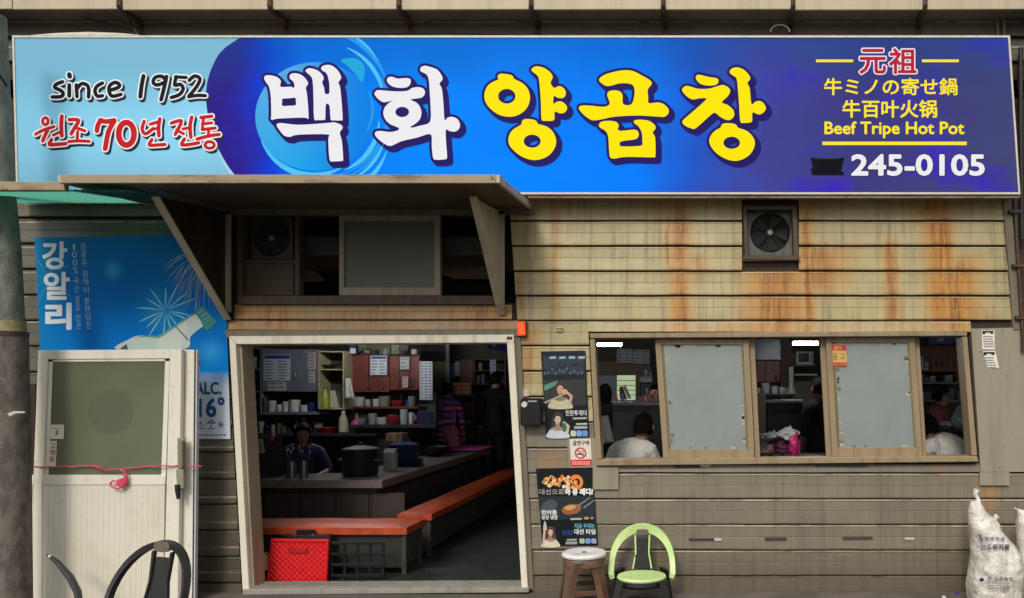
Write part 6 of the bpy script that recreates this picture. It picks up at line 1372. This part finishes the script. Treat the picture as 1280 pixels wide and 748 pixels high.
blb = thing('blue_banner', 'blue banner hanging above the upper cabinets at the right', 'banner', P(1180, 432, 3.2)); pq('sheet', [(1161, 422), (1202, 420), (1202, 428.5), (1162, 431)], 3.2, .02, ink(56, 86, 150), blb); pq('emblem', [(1172, 422.5), (1180, 422.3), (1180, 427), (1172, 427.5)], 3.197, .002, ink(170, 180, 200), blb)
notice('leaflet at the left of the upper cabinets, taller one', 1149, 447, 1154.5, 463, 3.56, (206, 210, 214), seed=41, cols=1); notice('leaflet at the left of the upper cabinets, shorter one', 1156, 452, 1160.5, 463, 3.56, (196, 190, 186), seed=42, cols=1)
rs_ = thing('right_shelf', 'cluttered kitchen shelf below the upper cabinets at the right', 'shelf', P(1180, 480, 3.5)); pr('board', 1140, 477.5, 1210, 480, 3.5, .4, M_STEELD, rs_); pr('lower_board', 1140, 500, 1210, 502.5, 3.4, .5, M_STEELD, rs_); pr('back_sheet', 1140, 465.2, 1210, 540, 3.95, .03, mat((72, 66, 66), .6), rs_)
for i, (x, yb, r, h, c_, lb) in enumerate(((1152, 477.3, 3, 9, (150, 150, 150), 'grey jar at the left of the right hand shelf'), (1166, 477.3, 4, 7, (180, 180, 178), 'pale tub in the middle of the right hand shelf'), (1186, 477.3, 5, 8, (170, 172, 176), 'white bowl on the right hand shelf'), (1199, 477.3, 4.5, 12, (186, 76, 44), 'orange can on the right hand shelf'), (1189, 499.8, 5, 14, (110, 110, 116), 'dark steel pot on the lower right hand board'), (1200, 499.8, 4, 10, (140, 140, 140), 'steel mug on the lower right hand board'))): cup(x, yb, h, r, 3.6, mat(c_, .45), lb, 'jar', 'jars on the right hand shelf')
def clear_plastic():
    t = NT('clear plastic'); t.col((.75, .78, .8)); t.set(.15, 0, .5); t.b.inputs['Transmission Weight'].default_value = .6; return t.m
bw = MB().lathe((0, 0, 0), [(.075, 0), (.11, .06), (.125, .11), (.13, .115), (.12, .11), (.105, .06), (.07, .008), (.001, .006)], 26); bwl = bw.build('clear_bowl', clear_plastic(), None, True, label='clear plastic bowl tilted on its side in the right window opening', cat='bowl'); bwl.location = P(1196, 528, 1.5); bwl.rotation_euler = (R(62), R(12), R(25))
sl2 = thing('sauce_station', 'dark counter with sauces behind the man at the right window', 'counter', P(1190, 560, 1.7)); pr('top', 1140, 536, 1216, 540, 1.5, .6, M_STEELD, sl2); pr('front', 1142, 540.1, 1215, 620, 1.55, .5, M_DARK, sl2)
cup(1205, 536, 9, 5, 1.65, mat((84, 110, 60), .4), 'green tub on the sauce station', 'tub', None)

# --- clutter: rows of small kitchen things, each its own object
ORD = ['first', 'second', 'third', 'fourth', 'fifth', 'sixth', 'seventh', 'eighth', 'ninth', 'tenth', 'eleventh', 'twelfth', 'thirteenth', 'fourteenth']
def clutter(where, xs, pyb, y, hmin, hmax, rmin, rmax, seed, cols, group):
    rr = random.Random(seed)
    for i, x in enumerate(xs):
        kind = rr.choice(['bowl', 'bottle', 'box', 'pan', 'cup', 'bag']); h = rr.uniform(hmin, hmax); r_ = rr.uniform(rmin, rmax); c = rr.choice(cols); m = mat(c, .45)
        x += rr.uniform(-1, 1); lb = ORD[i]+' item from left '+where+', a '+kind; s_ = 1/ppm(y); p = P(x, pyb, y+rr.uniform(0, .12))
        if kind == 'bottle':
            t = thing('bottle', lb, 'bottle', p, group); lathe('body', p, [(r_*.6*s_, 0), (r_*.6*s_, h*.7*s_), (r_*.25*s_, h*.95*s_)], m, t, 12); lathe('cap', p+Vector((0, 0, h*.951*s_)), [(r_*.28*s_, 0), (r_*.28*s_, h*.12*s_)], mat(rr.choice(cols), .4), t, 10)
        elif kind == 'box':
            t = thing('box', lb, 'box', p, group); w_ = r_*s_; MB().box(p.x-w_, p.x+w_, p.y, p.y+w_*1.4, p.z, p.z+h*.7*s_).build('carton', m, t, bevel=.003); MB().box(p.x-w_*.8, p.x+w_*.8, p.y-.003, p.y-.0005, p.z+h*.2*s_, p.z+h*.5*s_).build('label_patch', mat(rr.choice(cols), .5), t)
        elif kind == 'pan':
            t = thing('pan', lb, 'pan', p, group); lathe('bowl', p, [(r_*.9*s_, 0), (r_*1.3*s_, h*.35*s_), (r_*1.32*s_, h*.38*s_), (r_*1.1*s_, h*.3*s_), (.001, .006)], M_STEELD, t, 18); MB().tube([p+Vector((r_*1.2*s_, -.01, h*.3*s_)), p+Vector((r_*2.4*s_, -.05, h*.42*s_))], .008, 6).build('handle', M_BLACK, t)
        elif kind == 'bag': MB().ellipsoid(p+Vector((0, 0, h*.4*s_)), r_*1.2*s_, r_*s_, h*.42*s_, 14, 9, .5, i+seed).build('bag', m, None, True, label=lb, cat='bag', group=group)
        else: lathe(kind, p, [(r_*.55*s_, 0), (r_*s_, h*.5*s_), (r_*1.02*s_, h*.52*s_), (r_*.85*s_, h*.46*s_), (.001, .008)] if kind == 'bowl' else [(r_*.7*s_, 0), (r_*.8*s_, h*.6*s_), (r_*.7*s_, h*.6*s_), (r_*.6*s_, .01), (.001, .01)], m, label=lb, cat=kind, group=group, n=14)
PAL = [(190, 190, 186), (150, 150, 150), (96, 96, 104), (170, 40, 40), (60, 80, 140), (200, 196, 160), (110, 84, 60), (60, 60, 64), (130, 140, 110), (190, 100, 130)]
SHIFT = 1.35
clutter('along the back kitchen counter', range(446, 522, 7), 531, 2.95, 9, 17, 3.2, 5.5, 3, PAL, 'small things on the back kitchen counter')
clutter('on the lower kitchen shelf behind the jars', range(316, 436, 9), 542, 3.0, 8, 20, 3, 5.2, 8, PAL, 'small things on the lower kitchen shelf')
clutter('on the shelf under the brown cabinets', range(446, 522, 8), 508.4, 3.3, 8, 15, 3, 4.6, 5, PAL, 'small things under the brown cabinets')
clutter('on top of the brown cabinets', range(446, 520, 12), 443.4, 3.2, 8, 13, 3.5, 5.5, 12, PAL, 'small things on top of the cabinets')
SHIFT = 0.0
clutter('on the far counter beside the pink board', (584, 592, 600, 626, 634, 641), 532, 6.0, 8, 14, 2.6, 4.4, 14, PAL, 'small things at the far end of the room'); 
fr = thing('far_table', 'dark prep table behind the man in black', 'table', P(612, 560, 6.0)); pr('top', 578, 532.2, 650, 535, 5.92, .5, M_STEELD, fr); pr('front', 580, 535.1, 650, 600, 5.98, .4, M_DARK, fr)
clutter('on the stove shelf', (938, 949, 962, 973, 981), 491.9, 3.35, 8, 15, 3.2, 5, 6, PAL, 'small things on the stove shelf')
clutter('on the upper board of the right hand shelf', (1147, 1158, 1172, 1179, 1193, 1204), 477.3, 3.7, 6, 11, 2.6, 4.2, 9, PAL, 'small things on the right hand upper board')
clutter('on the lower board of the right hand shelf', (1146, 1153, 1160, 1179, 1186, 1194, 1204), 499.8, 3.65, 8, 16, 3, 4.8, 4, PAL, 'small things on the right hand lower board')
clutter('on the sauce station', (1146, 1157, 1172, 1183, 1209), 535.8, 1.8, 8, 16, 3, 5.5, 17, PAL, 'small things on the sauce station')
clutter('on the steel counter edge', (771, 779, 800, 808), 502.3, 2.8, 6, 12, 2.8, 4.4, 18, PAL, 'small things on the steel counter')

# ------------------------------------------------------------------ people
PEOPLE = []
def person(label, x, y, rz, H=1.7, zoff=0, J=None, tops=(), hair='short', skin=(176, 128, 104), hairc=(22, 19, 18), fingers=True, group=None):
    k_ = H/1.7
    j = {'pelvis': (0, 0, .94), 'waist': (0, 0, 1.1), 'chest': (0, .01, 1.3), 'upper': (0, 0, 1.41), 'neck': (0, .005, 1.48), 'jaw': (0, .025, 1.535), 'head': (0, .015, 1.605), 'crown': (0, 0, 1.665)}
    for s_, sx in (('l', -1), ('r', 1)):
        j.update({'sh_'+s_: (sx*.17, 0, 1.395), 'el_'+s_: (sx*.225, -.01, 1.13), 'wr_'+s_: (sx*.22, .1, .9), 'pa_'+s_: (sx*.215, .14, .84), 'hip_'+s_: (sx*.095, 0, .9), 'kn_'+s_: (sx*.1, .02, .5), 'an_'+s_: (sx*.1, 0, .09), 'to_'+s_: (sx*.11, .14, .035)})
    if J: j.update(J)
    r = {'pelvis': .135, 'waist': .12, 'chest': .14, 'upper': .1, 'neck': .054, 'jaw': .066, 'head': .084, 'crown': .062, 'sh': .066, 'el': .043, 'wr': .029, 'pa': .032, 'hip': .09, 'kn': .058, 'an': .038, 'to': .036}
    bones = [('pelvis', 'waist', 'torso'), ('waist', 'chest', 'torso'), ('chest', 'upper', 'torso'), ('upper', 'neck', 'neck'), ('neck', 'jaw', 'neck'), ('jaw', 'head', 'head'), ('head', 'crown', 'head')]
    for s_ in 'lr':
        bones += [('upper', 'sh_'+s_, 'torso'), ('sh_'+s_, 'el_'+s_, 'upper_arm'), ('el_'+s_, 'wr_'+s_, 'forearm'), ('wr_'+s_, 'pa_'+s_, 'hand'), ('pelvis', 'hip_'+s_, 'hips'), ('hip_'+s_, 'kn_'+s_, 'thigh'), ('kn_'+s_, 'an_'+s_, 'shin'), ('an_'+s_, 'to_'+s_, 'foot')]
        if fingers:
            pa = Vector(j['pa_'+s_]); d = (pa-Vector(j['wr_'+s_])).normalized(); sd = d.cross(Vector((0, 0, 1)))
            sd = sd.normalized() if sd.length > .1 else Vector((1, 0, 0)); up = sd.cross(d)
            for q, (o_, ln) in enumerate(((-.026, .062), (-.009, .074), (.009, .07), (.026, .055))):
                b0 = pa+d*.03+sd*o_; b1 = b0+d*ln*.55-up*.012; b2 = b1+d*ln*.4-up*.022
                for nm, v_ in (('f%d0' % q, b0), ('f%d1' % q, b1), ('f%d2' % q, b2)): j[nm+s_] = tuple(v_); r[nm+s_] = .0095
                bones += [('pa_'+s_, 'f%d0' % q+s_, 'hand'), ('f%d0' % q+s_, 'f%d1' % q+s_, 'hand'), ('f%d1' % q+s_, 'f%d2' % q+s_, 'hand')]
            t0 = pa-d*.012+sd*.034; t1 = t0+d*.035+sd*.014
            j['t0'+s_], j['t1'+s_] = tuple(t0), tuple(t1); r['t0'+s_] = r['t1'+s_] = .0105; bones += [('pa_'+s_, 't0'+s_, 'hand'), ('t0'+s_, 't1'+s_, 'hand')]
    names = list(j); idx = {n: i for i, n in enumerate(names)}
    me = bpy.data.meshes.new('body'); me.from_pydata([tuple(c*k_ for c in j[n]) for n in names], [(idx[a], idx[b]) for a, b, _ in bones], [])
    o = bpy.data.objects.new('body', me); COL.objects.link(o); m_ = o.modifiers.new('skin', 'SKIN'); m_.use_smooth_shade = True
    for n, i in idx.items():
        q = r.get(n, r.get(n[:2], r.get(n.split('_')[0], .03)))*k_; sv = me.skin_vertices[0].data[i]; sv.radius = (q, q); sv.use_root = (n == 'pelvis')
    sd = o.modifiers.new('smooth', 'SUBSURF'); sd.levels = 1; sd.render_levels = 1
    PEOPLE.append((o, label, x, y, rz, zoff, k_, j, r, bones, tops, hair, skin, hairc, group))
def sit(**kw):
    J = {'pelvis': (0, 0, .5), 'waist': (0, .02, .66), 'chest': (0, .05, .86), 'upper': (0, .05, .97), 'neck': (0, .07, 1.04), 'jaw': (0, .1, 1.095), 'head': (0, .095, 1.165), 'crown': (0, .08, 1.225)}
    for s_, sx in (('l', -1), ('r', 1)): J.update({'sh_'+s_: (sx*.17, .05, .955), 'el_'+s_: (sx*.24, .12, .7), 'wr_'+s_: (sx*.17, .33, .72), 'pa_'+s_: (sx*.15, .39, .72), 'hip_'+s_: (sx*.1, 0, .5), 'kn_'+s_: (sx*.13, .42, .5), 'an_'+s_: (sx*.13, .42, .09), 'to_'+s_: (sx*.14, .55, .035)})
    J.update(kw); return J
TEE, ALLARM = ('torso', 'hips', 'upper_arm'), ('torso', 'hips', 'upper_arm', 'forearm')
def stripes():
    t = NT('striped knit'); t.pos(); wv = t.math('SINE', t.math('MULTIPLY', t.Z, 62)); wv2 = t.math('SINE', t.math('MULTIPLY', t.Z, 27))
    c = t.mix(t.ss(wv, -.2, .2), lin(112, 56, 120), lin(236, 130, 176)); c = t.mix(t.ss(wv2, .5, .8), c, lin(110, 96, 180)); t.col(c); t.set(.8); return t.m
def wrinkled(rgb):
    t = NT('wrinkled cotton'); t.pos(); a = t.noise(7, 5, (1.6, 1.6, .7), .6); b = t.noise(18, 4, (1, 1, .6), .6, 3)
    t.col(t.mix(t.ss(a, .35, .7), lin(*rgb), tuple(v*.86 for v in lin(*rgb)))); t.set(.85); t.bump(t.math('ADD', a, t.math('MULTIPLY', b, .5)), .9, .05); return t.m
JEAN, BLK, WSH = mat((30, 32, 40), .8), mat((20, 20, 23), .85), wrinkled((222, 220, 214))
SHIRT = lambda m, s_=TEE: ('shirt', s_, .012, m)
PANTS = lambda m: ('trousers', ('thigh', 'shin', 'hips'), .010, m)
SHOES = lambda m: ('shoes', ('foot',), .008, m)
pp_ = lambda px, y: P(px, 0, y).x
person('person in a pink striped top and apron standing with back turned at the counter end', pp_(559, 5.72), 5.72, R(8), 1.70, tops=(SHIRT(stripes(), ALLARM), PANTS(BLK), SHOES(BLK), ('apron', 'APRON', .03, mat((226, 130, 176), .8))))
person('tall person in a black tee shirt standing behind the bench, back turned', pp_(618, 5.62), 5.62, R(-22), 1.87, J={'el_l': (-.25, .02, 1.12), 'wr_l': (-.2, .2, .98), 'pa_l': (-.18, .26, .97), 'wr_r': (.16, .26, 1.0), 'pa_r': (.12, .32, 1.0), 'el_r': (.26, .05, 1.13), 'jaw': (0, .045, 1.53), 'head': (0, .045, 1.6), 'crown': (0, .035, 1.66)}, tops=(SHIRT(BLK), PANTS(BLK), SHOES(BLK)))
person('seated girl in a dark blue top looking down behind the steel cups', pp_(378, 2.1), 2.1, R(-150), 1.62, zoff=.03, J=sit(jaw=(0, .12, 1.09), head=(.0, .125, 1.155), crown=(0, .12, 1.215), wr_l=(-.12, .42, .7), pa_l=(-.1, .48, .7), el_l=(-.27, .2, .74)), tops=(SHIRT(mat((30, 36, 80), .8)), PANTS(BLK), SHOES(BLK)), hair='long', skin=(150, 104, 86))
person('person in a white shirt seated at the left end of the sliding window, back turned', pp_(787, .78), .78, R(-20), 1.84, zoff=.02, J=sit(upper=(.02, .06, .97), neck=(.05, .1, 1.03), jaw=(.07, .14, 1.08), head=(.075, .14, 1.15), crown=(.07, .12, 1.21)), tops=(SHIRT(WSH), PANTS(JEAN), SHOES(BLK)))
person('person in a white shirt bent forward at the right end of the sliding window', pp_(1204, .75), .75, R(12), 1.84, zoff=.06, J=sit(waist=(0, .06, .68), chest=(0, .17, .87), upper=(0, .27, .96), neck=(-.05, .34, 1.02), jaw=(-.08, .41, 1.03), head=(-.09, .43, 1.09), crown=(-.09, .41, 1.15), sh_l=(-.17, .28, .93), sh_r=(.17, .28, .93), el_l=(-.26, .42, .76), el_r=(.26, .42, .76), wr_l=(-.12, .6, .78), pa_l=(-.08, .64, .78), wr_r=(.12, .6, .78), pa_r=(.08, .64, .78)), tops=(SHIRT(WSH), PANTS(JEAN), SHOES(BLK)))
person('dark haired person in black standing at the left behind the sliding window', pp_(756, 3.4), 3.4, R(20), 1.66, tops=(SHIRT(BLK, ALLARM), PANTS(BLK), SHOES(BLK)), hair='long')
person('person in black standing by the stove in the middle window opening', pp_(1024, 2.3), 2.3, R(35), 1.72, tops=(SHIRT(BLK), PANTS(BLK), SHOES(BLK)), skin=(150, 108, 88))
person('person in a red checked top working in the right window opening', pp_(1172, 3.0), 3.0, R(-110), 1.62, J={'jaw': (0, .07, 1.52), 'head': (0, .08, 1.585), 'crown': (0, .075, 1.645), 'wr_l': (-.12, .3, 1.02), 'pa_l': (-.1, .36, 1.02), 'wr_r': (.12, .3, 1.02), 'pa_r': (.1, .36, 1.02)}, tops=(SHIRT(mat((150, 96, 92), .8, var=.5, scale=30), ALLARM), ('apron', 'APRON', .03, mat((150, 60, 60), .8)), PANTS(BLK), SHOES(BLK)))
person('person with dark hair seen at the right of the left window opening by the posters', pp_(820, 3.0), 3.0, R(150), 1.66, tops=(SHIRT(BLK, ALLARM), PANTS(BLK), SHOES(BLK)))
dg = bpy.context.evaluated_depsgraph_get()
evals = [bpy.data.meshes.new_from_object(p[0].evaluated_get(dg)) for p in PEOPLE]
for (o, label, x, y, rz, zoff, k_, j, r, bones, tops, hair, skin, hairc, group), me in zip(PEOPLE, evals):
    bpy.data.objects.remove(o)
    t = thing('person', label, 'person', (x, y, .02+zoff), 'people in the restaurant'); t.rotation_euler = (0, 0, rz)
    me.materials.clear(); me.materials.append(mat(skin, .55, var=.06, bump=.03))
    for p in me.polygons: p.use_smooth = True
    b = bpy.data.objects.new('body', me); COL.objects.link(b); b.parent = t
    segs = [(np.array(j[a])*k_, np.array(j[c])*k_, r.get(a, r.get(a[:2], r.get(a.split('_')[0], .03)))*k_, q) for a, c, q in bones]
    cen = np.array([p.center for p in me.polygons]); best = np.full(len(cen), 1e9); lab = np.zeros(len(cen), int)
    for i, (a, c, rr_, q) in enumerate(segs):
        d = c-a; tt = np.clip(((cen-a)@d)/(d@d+1e-9), 0, 1); dist = np.linalg.norm(cen-a-tt[:, None]*d, axis=1)-rr_*.6
        m_ = dist < best; best[m_] = dist[m_]; lab[m_] = i
    kinds = np.array([s_[3] for s_ in segs])[lab]
    def shell(name, sel, infl, mt):
        bm = bmesh.new(); bm.from_mesh(me); bm.faces.ensure_lookup_table(); bm.normal_update()
        bmesh.ops.delete(bm, geom=[f for f in bm.faces if not sel[f.index]], context='FACES')
        for v_ in bm.verts: v_.co += v_.normal*(infl+.004*noise.noise(v_.co*14))
        if not bm.faces: bm.free(); return
        m2 = bpy.data.meshes.new(name); bm.to_mesh(m2); bm.free(); m2.materials.clear(); m2.materials.append(mt)
        for p in m2.polygons: p.use_smooth = True
        c_ = bpy.data.objects.new(name, m2); COL.objects.link(c_); c_.parent = t; sdm = c_.modifiers.new('hem', 'SOLIDIFY'); sdm.thickness = .006; sdm.offset = -1
    for (nm, parts, infl, mt) in tops:
        if parts == 'APRON':
            z = cen[:, 2]/k_; sel = ((z < 1.0) & (z > .55) & np.isin(kinds, ['torso', 'hips', 'thigh']) & (cen[:, 0] > -.02)) | (np.isin(kinds, ['torso']) & (abs(abs(cen[:, 0])-.085) < .022) & (z > .98))
        else: sel = np.isin(kinds, parts)
        shell(nm, sel, infl, mt)
    # head details
    jw, hd, cr = [Vector(j[n])*k_ for n in ('jaw', 'head', 'crown')]; up = (cr-jw).normalized(); fw = Vector((0, 1, 0)); fw = (fw-up*fw.dot(up)).normalized(); sd = fw.cross(up)
    MH = mat(hairc, .75, var=.4, scale=80, bump=.8, spec=.15)
    mb = MB().ellipsoid((0, 0, 0), 1, 1, 1, 24, 16, .10, x); keep = []
    def hp(v_): return hd+up*(v_[2]*.122*k_+.012)+fw*(v_[1]*.106*k_-.014)+sd*(v_[0]*.092*k_)
    def ok(v_): return not (v_[1] > .25 and v_[2] < .42 and (abs(v_[0]) < .72 or hair == 'short')) and v_[2] > (-.55 if hair == 'short' else -1.1)
    mb.f = [f for f in mb.f if all(ok(mb.v[i]) for i in f)]; V0 = mb.v
    mb.v = [tuple(hp(v_)-(up*(.16*max(0, -v_[2]))*k_ if hair == 'long' else Vector((0, 0, 0)))) for v_ in V0]
    off = t.location.copy(); mb.v = [(a+off.x, b_+off.y, c_+off.z) for a, b_, c_ in mb.v]; mb.build('hair', MH, t, True)
    L_ = lambda v_: v_+off
    for s_ in (-1, 1):
        MB().ellipsoid(L_(hd+fw*.079*k_+sd*s_*.031*k_+up*.002), .011, .008, .007, 8, 6).build('eye', mat((36, 28, 24), .2), t, True)
        MB().ellipsoid(L_(hd+sd*s_*.084*k_-fw*.008), .012, .02, .03, 8, 6).build('ear', mat(skin, .55, var=.06, bump=.03), t, True)
    MB().ellipsoid(L_(hd+fw*.092*k_-up*.028), .013, .018, .024, 8, 6).build('nose', mat(skin, .55, var=.06, bump=.03), t, True)
    MB().ellipsoid(L_(hd+fw*.078*k_-up*.062), .022, .01, .006, 8, 6).build('mouth', mat((130, 70, 64), .5), t, True)
